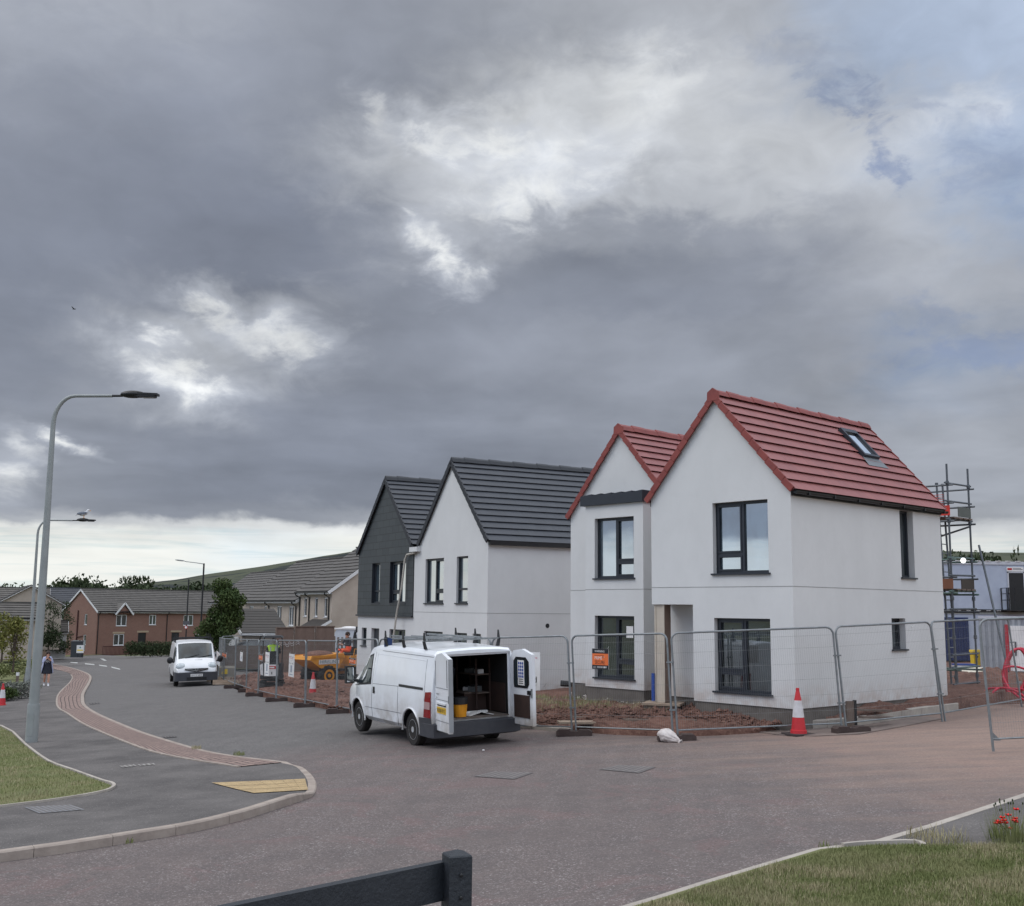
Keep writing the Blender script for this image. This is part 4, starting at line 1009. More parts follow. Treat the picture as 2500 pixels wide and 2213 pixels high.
def grey_house():
    root = empty('grey_roofed_house', (-.692, 33.58, -.135 - 2.392), -1.07, 'new white house with charcoal roofs and dark slate gable, behind the open van', 'house')
    X, Y = Vector((1, 0, 0)), Vector((0, 1, 0)); D = 9.5; EZ = 4.60; AZ = 7.22; XR = -2.58; WL = -5.1; XS = -5.51; XL = -10.77; X2 = -8.14; A2 = 7.16
    wl = MB()
    up_ = [(-4.57, -3.12, 2.69, 4.16), (-2.16, -1.35, 2.69, 4.16)]; us = [(-9.34, -8.57, 2.69, 4.16), (-7.60, -6.16, 2.69, 4.16)]
    gr = [(-10.32, -9.82, 1.1, 1.764), (-7.60, -6.16, .24, 1.764), (-4.57, -3.12, .24, 1.764), (-2.16, -1.35, .7, 1.764), (-.95, -.41, 1.1, 1.764)]; door = (-9.34, -8.57, .0, 1.764)
    wallholes(wl, (0, 0, 0), X, -Y, XL, 0, 0, 2.26, gr + [door], .2, WALLW)
    wallholes(wl, (0, 0, 0), X, -Y, XS, 0, 2.26, EZ, up_, .2, WALLW)
    wl.face([(XS, 0, EZ), (0, 0, EZ), (XR, 0, AZ), (WL, 0, EZ + .05)], WALLW)
    wl.face([(0, 0, 0), (0, D, 0), (0, D, EZ), (0, 0, EZ)], WALLW); wl.face([(XL, 0, 0), (XL, 0, EZ), (XL, D, EZ), (XL, D, 0)], WALLW)
    wl.face([(0, D, 0), (XL, D, 0), (XL, D, EZ), (X2, D, A2), (-5.3, D, EZ), (XR, D, AZ), (0, D, EZ)], WALLW)
    w_ = wl.build('wall', root)
    j = MB(); jm = MATS['joint_bead']; j.box(XS, .004, -.004, 0, 2.385, 2.397, jm); j.box(0, .004, 0, D, 2.385, 2.397, jm); j.build('joint_bead', w_)
    # slate-clad gable, with courses that carry real UVs
    sl = MB()
    def sf(p): sl.face(p, SLATE, [(q[0] - XL, q[2]) for q in p])
    y_ = -.035
    ss = sorted({XL, XS, *[a for h in us for a in h[:2]]}); ts = [2.26, 2.69, 4.16, EZ]
    for a, b in zip(ss, ss[1:]):
        for c, d in zip(ts, ts[1:]):
            if any(h[0] < (a + b) / 2 < h[1] and h[2] < (c + d) / 2 < h[3] for h in us): continue
            sf([(a, y_, c), (b, y_, c), (b, y_, d), (a, y_, d)])
    sf([(XL, y_, EZ), (XS, y_, EZ), (X2, y_, A2)])
    for a, b, c, d in us:
        for q in ([(a, y_, c), (a, y_, d), (a, .2, d), (a, .2, c)], [(b, y_, c), (b, .2, c), (b, .2, d), (b, y_, d)], [(a, y_, d), (b, y_, d), (b, .2, d), (a, .2, d)], [(a, y_, c), (a, .2, c), (b, .2, c), (b, y_, c)]): sl.face(q, ANTH, [(0, 0)] * 4)
    sl.face([(XS, y_, 2.26), (XS, 0, 2.26), (XS, 0, EZ), (XS, y_, EZ)], SLATE, [(0, 0)] * 4); sl.face([(XL, y_, 2.26), (XL, y_, EZ), (XL, 0, EZ), (XL, 0, 2.26)], SLATE, [(0, 0)] * 4)
    c_ = sl.build('slate_cladding', root)
    t = MB(); t.box(XL - .04, XS + .02, -.09, -.004, 2.2, 2.258, ANTH); t.build('cladding_trim', root)
    pl = MB(); pl.box(XL + .03, -.03, .03, D - .03, -1.3, -.003, BLOCK); pl.build('plinth', root)
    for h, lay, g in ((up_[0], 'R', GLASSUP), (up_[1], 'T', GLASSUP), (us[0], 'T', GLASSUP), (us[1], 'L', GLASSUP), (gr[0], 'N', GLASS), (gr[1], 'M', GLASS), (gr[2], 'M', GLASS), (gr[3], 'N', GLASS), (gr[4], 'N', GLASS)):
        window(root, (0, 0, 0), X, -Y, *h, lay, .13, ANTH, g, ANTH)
    d = MB(); d.box(door[0], door[1], .12, .17, 0, 1.76, ANTH); dd = d.build('door', root); hd = MB(); hd.box(-8.7, -8.66, .09, .115, .85, 1.0, GALV); hd.build('door_handle', dd)
    n = 13; zt = .075; ov = .06; o1 = .1; sA = (AZ - EZ) / -XR; sB = (AZ - EZ) / (XR - WL); e = lambda x, y, z: (x, y, z + zt)
    rf = MB()
    slope(rf, e(o1, -ov, EZ - o1 * sA), e(o1, D + ov, EZ - o1 * sA), e(XR, -ov, AZ), e(XR, D + ov, AZ), n, .045, TILE_GREY)
    slope(rf, e(WL - .05, D + ov, EZ), e(WL - .05, -ov, EZ), e(XR, D + ov, AZ), e(XR, -ov, AZ), n, .045, TILE_GREY); roof = rf.build('roof', root)
    for a_ in ((o1, -ov, EZ - o1 * sA + zt), (WL - .05, -ov, EZ + zt)): vg = MB(); verge(vg, a_, (XR, -ov, AZ + zt), n, .035, .16, GREYRIDGE, (0, -1, 0)); vg.build('verge', roof)
    rc = MB(); ridge_caps(rc, (XR, -ov, AZ + zt + .09), (XR, D + ov, AZ + zt + .09), GREYRIDGE); rc.build('ridge_tiles', roof)
    rf = MB(); s2 = (A2 - EZ) / (X2 - XL); XE = -5.55
    slope(rf, e(XL - o1, D + ov, EZ - o1 * s2), e(XL - o1, -ov - .035, EZ - o1 * s2), e(X2, D + ov, A2), e(X2, -ov - .035, A2), n, .045, TILE_GREY)
    slope(rf, e(XE, -ov - .035, A2 - (XE - X2) * s2), e(XE, D + ov, A2 - (XE - X2) * s2), e(X2, -ov - .035, A2), e(X2, D + ov, A2), n, .045, TILE_GREY); roof2 = rf.build('roof', root)
    for a_ in ((XL - o1, -ov - .035, EZ - o1 * s2 + zt), (XE, -ov - .035, A2 - (XE - X2) * s2 + zt)): vg = MB(); verge(vg, a_, (X2, -ov - .035, A2 + zt), n, .035, .16, GREYRIDGE, (0, -1, 0)); vg.build('verge', roof2)
    rc = MB(); ridge_caps(rc, (X2, -ov - .035, A2 + zt + .09), (X2, D + ov, A2 + zt + .09), GREYRIDGE); rc.build('ridge_tiles', roof2)
    g = MB(); g.box(.004, .14, .0, D, EZ - .16, EZ - .02, BLACKP); g.build('gutter', root)
    g = MB(); g.box(-5.62, -4.98, -.16, .05, EZ - .16, EZ + .0, WHITET); g.build('valley_outlet', root)
    # white temporary downpipe that leans out from the valley outlet
    dp = MB(); dp.tube([(-5.3, -.1, EZ - .2), (-5.9, -.12, EZ - .24), (-6.0, -.15, EZ - .4), (-6.12, -.2, 3.2), (-6.35, -.25, 2.4), (-6.65, -.3, 1.0), (-6.7, -.35, -.1)], .036, mat('pale_flexible_pipe', RGB(184, 178, 168), .6), 8); dp.build('temporary_downpipe', root)
    v = MB(); v.lathe([(.07, -.004), (.07, .004), (.0, .004)], (0.002, 2.1, 2.02), (1, 0, 0), SIGNB, 16); v.build('vent', root)
    return root
GH = grey_house()

def eave_house(name, label, O, yaw, L, Dp, eave, rise, wallm, roofm, wins=(), doors=(), gwins=(), nc=12, frame=WHITET, drains=(), extra=None, base=-1.5, verge_m=WHITET, gable='L'):
    """house whose ridge runs along local x; front faces -y"""
    root = empty(name, O, yaw, label, 'house'); X, Y = Vector((1, 0, 0)), Vector((0, 1, 0)); wl = MB()
    wallholes(wl, (0, 0, 0), X, -Y, 0, L, base, eave, list(wins) + list(doors), .1, wallm)
    for x_, N, gw in ((0, -X, gwins if gable == 'L' else ()), (L, X, gwins if gable == 'R' else ())):
        wallholes(wl, (x_, 0, 0), Y, N, 0, Dp, base, eave, list(gw), .1, wallm)
        wl.face([(x_, 0, eave), (x_, Dp, eave), (x_, Dp / 2, eave + rise)][::(1 if x_ else -1)], wallm)
    wl.face([(0, Dp, base), (0, Dp, eave), (L, Dp, eave), (L, Dp, base)], wallm); wl.build('wall', root)
    rf = MB(); s = rise / (Dp / 2); o1 = .3; ov = .12; z = .08
    slope(rf, (-ov, -o1, eave - o1 * s + z), (L + ov, -o1, eave - o1 * s + z), (-ov, Dp / 2, eave + rise + z), (L + ov, Dp / 2, eave + rise + z), nc, .05, roofm)
    slope(rf, (L + ov, Dp + o1, eave - o1 * s + z), (-ov, Dp + o1, eave - o1 * s + z), (L + ov, Dp / 2, eave + rise + z), (-ov, Dp / 2, eave + rise + z), nc, .05, roofm)
    rf.bar((-ov, Dp / 2, eave + rise + z + .04), (L + ov, Dp / 2, eave + rise + z + .04), .22, .1, roofm); roof = rf.build('roof', root)
    b = MB()
    for x_ in (-ov - .02, L + ov + .02):
        for yy in (-o1, Dp + o1): b.bar((x_, yy, eave - o1 * s - .05), (x_, Dp / 2, eave + rise - .05), .03, .2, verge_m)
    b.box(-ov, L + ov, -o1 - .03, -o1, eave - o1 * s - .13, eave - o1 * s + .04, verge_m); b.box(-ov, L + ov, -o1, 0, eave - o1 * s - .13, eave - o1 * s - .11, verge_m); b.build('bargeboard', root)
    g = MB(); g.box(-ov, L + ov, -o1 - .13, -o1 - .034, eave - o1 * s - .03, eave - o1 * s + .06, BLACKP); g.build('gutter', root)
    for x_ in drains:
        g = MB(); g.tube([(x_, -o1 - .08, eave - o1 * s), (x_, -o1 - .08, eave - o1 * s - .15), (x_, -.06, eave - .55), (x_, -.06, base + .1)], .045, BLACKP, 6); g.build('downpipe', root)
    for w in wins: window(root, (0, 0, 0), X, -Y, *w, 'M' if w[1] - w[0] > .8 else 'N', .1, frame, GLASS, frame, fwid=.08, sillout=.06)
    for w in gwins: window(root, (0 if gable == 'L' else L, 0, 0), Y, -X if gable == 'L' else X, *w, 'N', .1, frame, GLASS, frame, fwid=.07)
    for w in doors:
        d = MB(); d.box(w[0], w[1], .05, .09, w[2], w[3], BLACKP); do = d.build('door', root); h_ = MB(); h_.box(w[0] + .1, w[0] + .3, .03, .046, w[2] + 1.0, w[2] + 1.05, WHITEP); h_.build('letterbox', do)
    return root

# brick terrace, left background
c = WP(232, 1594, 124); Lb = 25
BT_ = eave_house('brick_terrace', 'orange brick two-storey terrace with long grey-brown tiled roof and white windows', (c.x, c.y, c.z), .85, Lb, 7.6, 4.65, 2.3, BRICKR, TILE_BRN,
    wins=[(2.3, 3.6, 2.9, 4.15), (6.4, 7.3, 3.0, 4.15), (10.9, 12.2, 2.9, 4.15), (15.6, 16.5, 3.0, 4.15), (19.5, 20.8, 2.9, 4.15), (2.1, 3.4, .75, 2.0), (12.6, 13.5, .75, 1.95), (19.0, 20.2, .75, 1.95)],
    doors=[(5.1, 6.1, 0, 2.1), (9.4, 10.4, .0, 2.1), (16.5, 17.5, 0, 2.1)], gwins=[(2.2, 2.8, 3.0, 4.2), (2.2, 2.8, .8, 1.9)], drains=(.15, 8.7, 14.6), gable='L')
# small gablet over the first window
g = MB(); g.face([(2.1, -.33, 4.3), (3.9, -.33, 4.3), (3.0, -.33, 5.35)], BRICKR); g.build('gablet_wall', BT_)
g = MB()
for a, b in (((1.9, 4.2), (3.0, 5.5)), ((4.1, 4.2), (3.0, 5.5))):
    g.face([(a[0], -.5, a[1]), (b[0], -.5, b[1]), (b[0], 2.0, b[1]), (a[0], .3, a[1])], TILE_BRN, [(0, 0), (1, 0), (1, 1), (0, 1)]); g.bar((a[0], -.52, a[1] - .04), (b[0], -.52, b[1] - .04), .04, .18, WHITET)
g.build('gablet_roof', BT_)
for x_, z_ in ((2.0, 2.05), (12.5, 2.05), (18.9, 2.05), (5.0, 2.15), (9.3, 2.15), (16.4, 2.15)): g = MB(); g.box(x_ - .05, x_ + 1.4, -.03, 0, z_, z_ + .2, mat('sandstone_lintel', RGB(168, 150, 128), .9)); g.build('lintel', BT_)
g = MB(); g.tube([(-.08, 4.2, -1), (-.08, 4.2, 4.6)], .07, mat('maroon_pipe', RGB(70, 34, 34), .6), 6); g.tube([(-.08, 4.2, 1.6), (-.08, 2.9, 1.75)], .05, MATS['maroon_pipe'], 6); g.build('soil_pipe', BT_)
# maroon railing along its front
MAROON = MATS['maroon_pipe']
r_ = MB(); M_ = Matrix.Rotation(.85, 3, 'Z')
for i in range(34): r_.box(i * .155, i * .155 + .035, -1.6, -1.56, -.6, .75, MAROON)
r_.box(0, 5.3, -1.62, -1.54, .68, .76, MAROON); r_.box(0, 5.3, -1.62, -1.54, -.3, -.2, MAROON)
o = r_.build('maroon_railing'); o.location = (c.x, c.y, c.z); o.rotation_euler = (0, 0, .85); tag(o, 'low maroon railing in front of the brick terrace corner', 'railing')

# cream terrace running towards us on the right
cA = WP(811, 1438, 73); yawc = -1.06
ex = Vector((math.cos(yawc), math.sin(yawc), 0)); ey = Vector((-math.sin(yawc), math.cos(yawc), 0))
def terr(name, label, off, dz, L, **kw):
    o = cA - ex * (off + L) + Vector((0, 0, -4.75 + dz)); return eave_house(name, label, (o.x, o.y, o.z), yawc, L, 8.4, 4.75, 3.0, CREAM, TILE_BRN, gable='R', **kw)
terr('cream_house', 'cream rendered terrace house nearest the slate gable, with black downpipes on its front', 0, 0, 6.4,
     wins=[(.9, 1.5, 2.9, 4.2), (3.1, 3.7, 2.9, 4.2), (5.0, 5.6, 2.9, 4.2)], drains=(.1, 2.1, 6.0), nc=13)
terr('cream_house', 'middle cream terrace house with a lower eave, behind the small garage', 6.5, -.6, 13.5,
     wins=[(1.2, 2.3, 2.9, 4.2), (5.2, 5.8, 2.9, 4.2), (8.4, 9.5, 2.8, 4.2), (11.2, 12.3, 2.8, 4.2)], drains=(12.9, 6.5), nc=13)
o3 = WP(593, 1467, 110); ob = eave_house('cream_house', 'far cream terrace house whose white verge climbs behind the street tree', (o3 - ex * 12 + Vector((0, 0, -4.75))), yawc, 12, 8.4, 4.75, 3.0, CREAM, TILE_BRN, gable='R', nc=12, drains=(11.5,))
# lean-to porch of the near cream house
ph = MB(); q = cA + Vector((0, 0, -4.75)); 
def lp(a, b, z): p = q + ex * a + ey * b; return (p.x, p.y, p.z + z)
ph.face([lp(-3.6, -1.5, 1.9), lp(.1, -1.5, 1.9), lp(.1, -.02, 2.75), lp(-3.6, -.02, 2.75)], TILE_DK, [(0, 0), (3.7, 0), (3.7, 1.8), (0, 1.8)])
ph.face([lp(-3.6, -1.5, 1.82), lp(.1, -1.5, 1.82), lp(.1, -1.5, 1.9), lp(-3.6, -1.5, 1.9)], WHITET)
ph.face([lp(.1, -1.4, -1.4), lp(.1, -.01, -1.4), lp(.1, -.01, 2.68), lp(.1, -1.4, 1.86)], CREAM); ph.face([lp(-3.5, -1.4, -1.4), lp(.1, -1.4, -1.4), lp(.1, -1.4, 1.86), lp(-3.5, -1.4, 1.86)], CREAM)
ph.bar(lp(.14, -1.52, 1.82), lp(.14, -.02, 2.68), .04, .16, WHITET)
o = ph.build('lean_to_porch'); tag(o, 'small lean-to porch with dark tiles on the front of the cream terrace', 'porch')

# small garage with dark roof
g0 = WP(592, 1541, 66)
GR = empty('garage', (g0.x, g0.y, g0.z - 2.2), .62, 'small garage with dark brown roof and two white doors beside the street tree', 'garage')
wl = MB(); L = 2.75; Dp = 4.2; ea = 2.2; ri = 1.25
wl.box(0, L, 0, Dp, -.8, ea, CREAM); wl.prism([(0, 0, ea), (0, Dp, ea), (0, Dp / 2, ea + ri)], (L, 0, 0), CREAM); wl.build('wall', GR)
rf = MB(); s = ri / (Dp / 2)
slope(rf, (-.15, -.25, ea - .25 * s + .06), (L + .1, -.25, ea - .25 * s + .06), (-.15, Dp / 2, ea + ri + .06), (L + .1, Dp / 2, ea + ri + .06), 9, .02, TILE_DK); slope(rf, (L + .1, Dp + .25, ea - .25 * s + .06), (-.15, Dp + .25, ea - .25 * s + .06), (L + .1, Dp / 2, ea + ri + .06), (-.15, Dp / 2, ea + ri + .06), 9, .02, TILE_DK); rf.build('roof', GR)
b = MB()
for yy in (-.25, Dp + .25): b.bar((-.17, yy, ea - .25 * s - .05), (-.17, Dp / 2, ea + ri - .05), .04, .2, WHITET)
b.box(-.15, L + .1, -.31, -.25, ea - .25 * s - .12, ea - .25 * s + .02, WHITET); b.build('bargeboard', GR)
for yy in (.4, 2.3):
    d = MB(); d.box(-.06, -.01, yy, yy + 1.5, -.8, 1.85, WHITEP)
    for k in range(5): d.box(-.075, -.06, yy + .1 + k * .28, yy + .14 + k * .28, -.7, 1.8, WHITET)
    d.build('garage_door', GR)
g = MB(); g.tube([(L - 1.7, -.3, ea - .3), (L - 1.7, -.06, ea - .6), (L - 1.7, -.06, -.7)], .05, BLACKP, 6); g.build('downpipe', GR)

# left-hand houses
c = WP(60, 1522, 105)
eave_house('cream_bungalow', 'cream rendered house end with shallow grey tiled gable at the far left', WP(-150, 1526, 100), .45, 4, 7.0, 2.4, 1.6, CREAM, TILE_BRN, nc=8)
def gable_house(name, label, O, yaw, Wd, Dp, eave, rise, wallm, roofm, nc=9, wins=()):
    root = empty(name, O, yaw, label, 'house'); wl = MB(); X = Vector((1, 0, 0)); Y = Vector((0, 1, 0))
    wallholes(wl, (0, 0, 0), X, -Y, 0, Wd, -1.5, eave, list(wins), .1, wallm); wl.face([(0, 0, eave), (Wd, 0, eave), (Wd / 2, 0, eave + rise)], wallm)
    wl.face([(0, 0, -1.5), (0, 0, eave), (0, Dp, eave), (0, Dp, -1.5)], wallm); wl.face([(Wd, 0, -1.5), (Wd, Dp, -1.5), (Wd, Dp, eave), (Wd, 0, eave)], wallm); wl.build('wall', root)
    rf = MB(); s = rise / (Wd / 2); z = .07
    slope(rf, (-.3, Dp, eave - .3 * s + z), (-.3, -.15, eave - .3 * s + z), (Wd / 2, Dp, eave + rise + z), (Wd / 2, -.15, eave + rise + z), nc, .05, roofm)
    slope(rf, (Wd + .3, -.15, eave - .3 * s + z), (Wd + .3, Dp, eave - .3 * s + z), (Wd / 2, -.15, eave + rise + z), (Wd / 2, Dp, eave + rise + z), nc, .05, roofm); rf.build('roof', root)
    b = MB()
    for xx in (-.3, Wd + .3): b.bar((xx, -.17, eave - .3 * s - .05), (Wd / 2, -.17, eave + rise - .05), .04, .22, WHITET, (0, 1, 0))
    b.build('bargeboard', root)
    for w in wins: window(root, (0, 0, 0), X, -Y, *w, 'M', .1, WHITET, GLASS, WHITET, fwid=.09)
    return root
p0 = WP(0, 1530, 100); gable_house('cream_gabled_house', 'cream gable end with white bargeboards left of the lamp posts', WP(-12, 1545, 98), .47, 5.3, 9, 2.6, 1.55, CREAM, TILE_BRN)
eave_house('pale_house', 'pale rendered house with slate-grey roof seen between the lamp posts and the brick gable', WP(92, 1520, 160), .45, 5.6, 7, 2.9, 2.0, WHITEH, TILE_GREY, wins=[(1.9, 2.6, 1.3, 2.4), (3.0, 3.7, 1.3, 2.4)], nc=8)
eave_house('dark_roofed_house', 'house with dull brown roof behind the cream gable at the far left', WP(-90, 1500, 150), .4, 10.5, 7, 1.6, 2.0, CREAM, TILE_BRN, nc=8)
eave_house('outbuilding', 'low outbuilding with grey tiled roof beside the dark bushes at far left', WP(-60, 1560, 82), .45, 4.4, 4, 1.6, .95, CREAM, TILE_BRN, nc=6)
eave_house('outbuilding', 'low outbuilding with small dark roof beside the brick gable', WP(118, 1570, 108), .42, 1.6, 2.4, 1.2, .8, WHITEH, TILE_DK, nc=6)
# garden wall with maroon gate
mb = MB(); a, b = WP(-60, 1594, 112), WP(140, 1589, 116)
mb.prism([(a.x, a.y, a.z - 1), (b.x, b.y, b.z - 1), (b.x, b.y, b.z + 1.25), (a.x, a.y, a.z + 1.25)], (0, .25, 0), mat('buff_block_wall', RGB(134, 116, 100), .9, RGB(118, 102, 88), 2)); o = mb.build('garden_wall'); tag(o, 'buff garden wall left of the brick gable', 'wall')
mb = MB(); a = WP(143, 1588, 115.5); b = WP(155, 1588, 116)
for i in range(7): x_ = a.x + (b.x - a.x) * i / 7; mb.box(x_, x_ + (b.x - a.x) / 7 - .02, a.y, a.y + .05, a.z - .3, a.z + 1.35, MAROON)
mb.box(a.x, b.x, a.y + .05, a.y + .09, a.z + .9, a.z + 1.0, MAROON); mb.box(a.x, b.x, a.y + .05, a.y + .09, a.z + .1, a.z + .2, MAROON); o = mb.build('gate'); tag(o, 'maroon garden gate between the buff wall and the brick gable', 'gate')
# far lawns round the terrace
sheet('lawn', [(100,1600),(232,1594),(300,1588),(303,1594),(240,1600),(122,1606),(40,1607)], .03, GRASSG, label='mown grass in front of the brick terrace', kind='structure')
sheet('lawn', [(-100,1600),(66,1606),(60,1640),(56,1668),(-100,1712)], .05, GRASSG, kind='structure')
# ================================================================== OBJECTS
def gz(x, y): return G(x, y)
def on_ground(u, v, dz=0.0): return GP(u, v, dz)

# ---------- street lamps
def lamp(u_b, v_b, Hh, label, arm=1.5, rb=.095, yaw=0.0, kind='tube', ud=None):
    p = GP(u_b, v_b); root = empty('street_lamp', (p.x, p.y, p.z), yaw, label, 'street lamp', 'street lamps along the road')
    mb = MB()
    if kind == 'tube':
        mb.lathe([(rb * 1.18, -.1), (rb * 1.18, .85), (rb * 1.12, .9)], (0, 0, 0), (0, 0, 1), LAMPC, 20)
        bd = mb.build('base', root, smooth=40)
        mb = MB(); r0 = .42 * Hh / 8
        pts = [(0, 0, .88), (0.01, 0, Hh * .5), (0, 0, Hh - r0 * 1.6)]
        pts += [(r0 * 1.15 * (1 - math.cos(t)), 0, Hh - r0 * 1.6 + r0 * 1.6 * math.sin(t)) for t in np.linspace(.25, math.pi / 2, 7)]
        pts += [(arm, 0, Hh + .01)]
        N = len(pts)
        mb.tube(pts[:3], rb * .98, LAMPC, 18, r2=.055); mb.tube(pts[2:], .055, LAMPC, 14, r2=.036)
        mb.build('column', root, smooth=50)
        hd = MB(); a = arm
        hd.tube([(a - .02, 0, Hh + .01), (a + .24, 0, Hh + .015)], .028, BLACKP, 10)
        hd.ell((a + .48, 0, Hh + .05), .30, .14, .09, BLACKP, 16, 8)
        hd.prism([(a + .45, -.12, Hh + .09), (a + 1.08, -.1, Hh + .07), (a + 1.08, .1, Hh + .07), (a + .45, .12, Hh + .09)], (0, 0, -.05), BLACKP)
        hd.prism([(a + .55, -.11, Hh + .04), (a + 1.02, -.09, Hh + .03), (a + 1.02, .09, Hh + .03), (a + .55, .11, Hh + .04)], (0, 0, -.05), BLACKP)
        h = hd.build('lamp_head', root, smooth=40)
        gl = MB(); gl.box(a + .72, a + 1.0, -.075, .075, Hh - .03, Hh - .021, mat('lamp_lens', RGB(120, 118, 116), .2)); gl.build('lens', h)
        dd = MB(); dd.box(-.07, .07, -rb * 1.2, -rb * 1.13, .2, .7, LAMPC); dd.build('access_door', root)
    else:
        mb.tube([(0, 0, -.2), (0, 0, 1.2)], .085, MATS['black_plastic'], 10); mb.tube([(0, 0, 1.2), (0, 0, Hh)], .06, BLACKP, 10); mb.build('column', root)
        mb = MB(); mb.tube([(0, 0, Hh - .05), (-arm * .4, 0, Hh + .04), (-arm, 0, Hh + .14)], .03, LAMPC, 8); mb.build('arm', root)
        hd = MB(); hd.ell((-arm - .35, 0, Hh + .22), .38, .12, .06, LAMPC, 12, 6, Matrix.Rotation(.12, 3, 'Y')); hd.build('lamp_head', root)
    return root
L1 = lamp(76, 1818, 8.0, 'large grey street lamp nearest the camera on the left footway', 1.35, .115, .0)
L2 = lamp(66, 1677, 8.0, 'second grey street lamp, partly behind the big one, with a gull on its head', 1.6, .10, .12)
p_ = WP(498, 1375, 85); L3 = empty('street_lamp', (0, 0, 0))
bpy.data.objects.remove(L3)
L3 = lamp(498, 1640, 8.4, 'thin black street lamp with arm pointing left above the street tree', 1.4, kind='black'); q = WP(498, 1376, 66); L3.location = (q.x, q.y, G(q.x, q.y)); L3.scale = (.82, .82, (q.z - G(q.x, q.y)) / 8.4)
# old pole with small round sign in front of the brick terrace
q = WP(461, 1415, 92); q0 = G(q.x, q.y)
SP = empty('sign_pole', (q.x, q.y, q0), 0, 'thin dark pole carrying a name plate and a round speed sign before the brick terrace', 'sign pole')
mb = MB(); mb.tube([(0, 0, -.3), (0, 0, q.z - q0)], .055, BLACKP, 8); mb.build('pole', SP)
zz = WP(457, 1521, 92).z - q0; mb = MB(); mb.box(-.28, .28, -.09, -.06, zz - .14, zz + .14, mat('plate_grey', RGB(90, 88, 92), .6)); mb.build('name_plate', SP)
zz = WP(457, 1532, 92).z - q0; mb = MB(); mb.lathe([(.14, 0), (.14, .02)], (0, -.1, zz), (0, -1, 0), CONER, 16); mb.lathe([(.10, .021), (.10, .024)], (0, -.1, zz), (0, -1, 0), SIGNW, 16); mb.build('round_sign', SP)

# ---------- gull on the second lamp
hp = L2.location; M2 = Matrix.Rotation(.12, 3, 'Z'); hp = Vector(hp) + M2 @ Vector((2.1, 0, 8.14))
GU = empty('seagull', hp, .05, 'white and grey gull standing on the head of the second lamp', 'gull'); GU.scale = (1.35,) * 3
mb = MB(); W_ = mat('gull_white', RGB(222, 222, 224), .7); Gy = mat('gull_grey', RGB(120, 126, 138), .7)
rot = Matrix.Rotation(-.25, 3, 'Y')
mb.ell((0, 0, .16), .17, .075, .075, W_, 14, 8, rot); mb.ell((.13, 0, .235), .05, .042, .06, W_, 10, 6); mb.ell((.155, 0, .285), .05, .038, .038, W_, 10, 6); mb.prism([(-.1, -.03, .13), (-.1, .03, .13), (-.3, .045, .10), (-.3, -.045, .10)], (0, 0, .015), W_); mb.build('body', GU, smooth=60)
for sy in (-1, 1):
    w = MB(); w.ell((-.04, .062 * sy, .175), .19, .022, .055, Gy, 12, 6, Matrix.Rotation(-.12, 3, 'Y')); w.build('wing', GU, smooth=60)
    w = MB(); w.tube([(.01, .03 * sy, .1), (.015, .03 * sy, 0)], .007, YELLOW, 5); w.box(-.005, .045, .03 * sy - .018, .03 * sy + .018, -.005, .004, YELLOW); w.build('leg', GU)
w = MB(); w.prism([(.195, -.012, .29), (.195, .012, .29), (.255, 0, .275)], (0, 0, -.016), YELLOW); w.build('beak', GU)
# tiny bird far up in the clouds
q = WP(181, 755, 120); b = MB(); b.ell((0, 0, 0), .22, .07, .06, SIGNB, 8, 5); b.prism([(.05, 0, 0), (-.08, 0, 0), (-.12, .5, .12), (-.02, .5, .12)], (0, 0, .02), SIGNB); b.prism([(.05, 0, 0), (-.08, 0, 0), (-.12, -.5, .12), (-.02, -.5, .12)], (0, 0, .02), SIGNB)
o = b.build('bird', loc=q); tag(o, 'tiny dark bird gliding high in the grey cloud at upper left', 'bird')

# ---------- vehicles
def wheel(root, x, y, r, wdt=.2, rim=RIM, side=1, spokes=7):
    e = MB(); w2 = wdt / 2; s_ = side
    e.lathe([(r * .62, -w2 * .9), (r * .9, -w2), (r, -w2 * .7), (r, w2 * .7), (r * .9, w2), (r * .62, w2 * .9)], (0, 0, 0), (0, s_, 0), TYRE, 28)
    t = e.build('tyre', None, smooth=40); t.name = 'wheel'
    t.parent = root; t.location = (x, y, r)
    m_ = MB(); m_.lathe([(r * .66, w2 * .2), (r * .66, w2 * .8), (r * .58, w2 * .92), (r * .52, w2 * .62), (r * .2, w2 * .5), (r * .17, w2 * .95), (0.0, w2 * 1.0)], (0, 0, 0), (0, s_, 0), rim, 24)
    for k in range(spokes):
        a = 2 * math.pi * k / spokes; d = Vector((math.cos(a), 0, math.sin(a))); tv = Vector((-math.sin(a), 0, math.cos(a)))
        m_.obox(d * r * .38 + Vector((0, s_ * w2 * .72, 0)), d * r * .2, tv * r * .07, Vector((0, w2 * .14, 0)), rim)
        m_.obox(Vector((math.cos(a + math.pi / spokes), 0, math.sin(a + math.pi / spokes))) * r * .46 + Vector((0, s_ * w2 * .66, 0)), Vector((math.cos(a + math.pi / spokes), 0, math.sin(a + math.pi / spokes))) * r * .07, Vector((-math.sin(a + math.pi / spokes), 0, math.cos(a + math.pi / spokes))) * r * .06, Vector((0, w2 * .04, 0)), BLACKP)
    m_.build('rim', t, smooth=35); return t
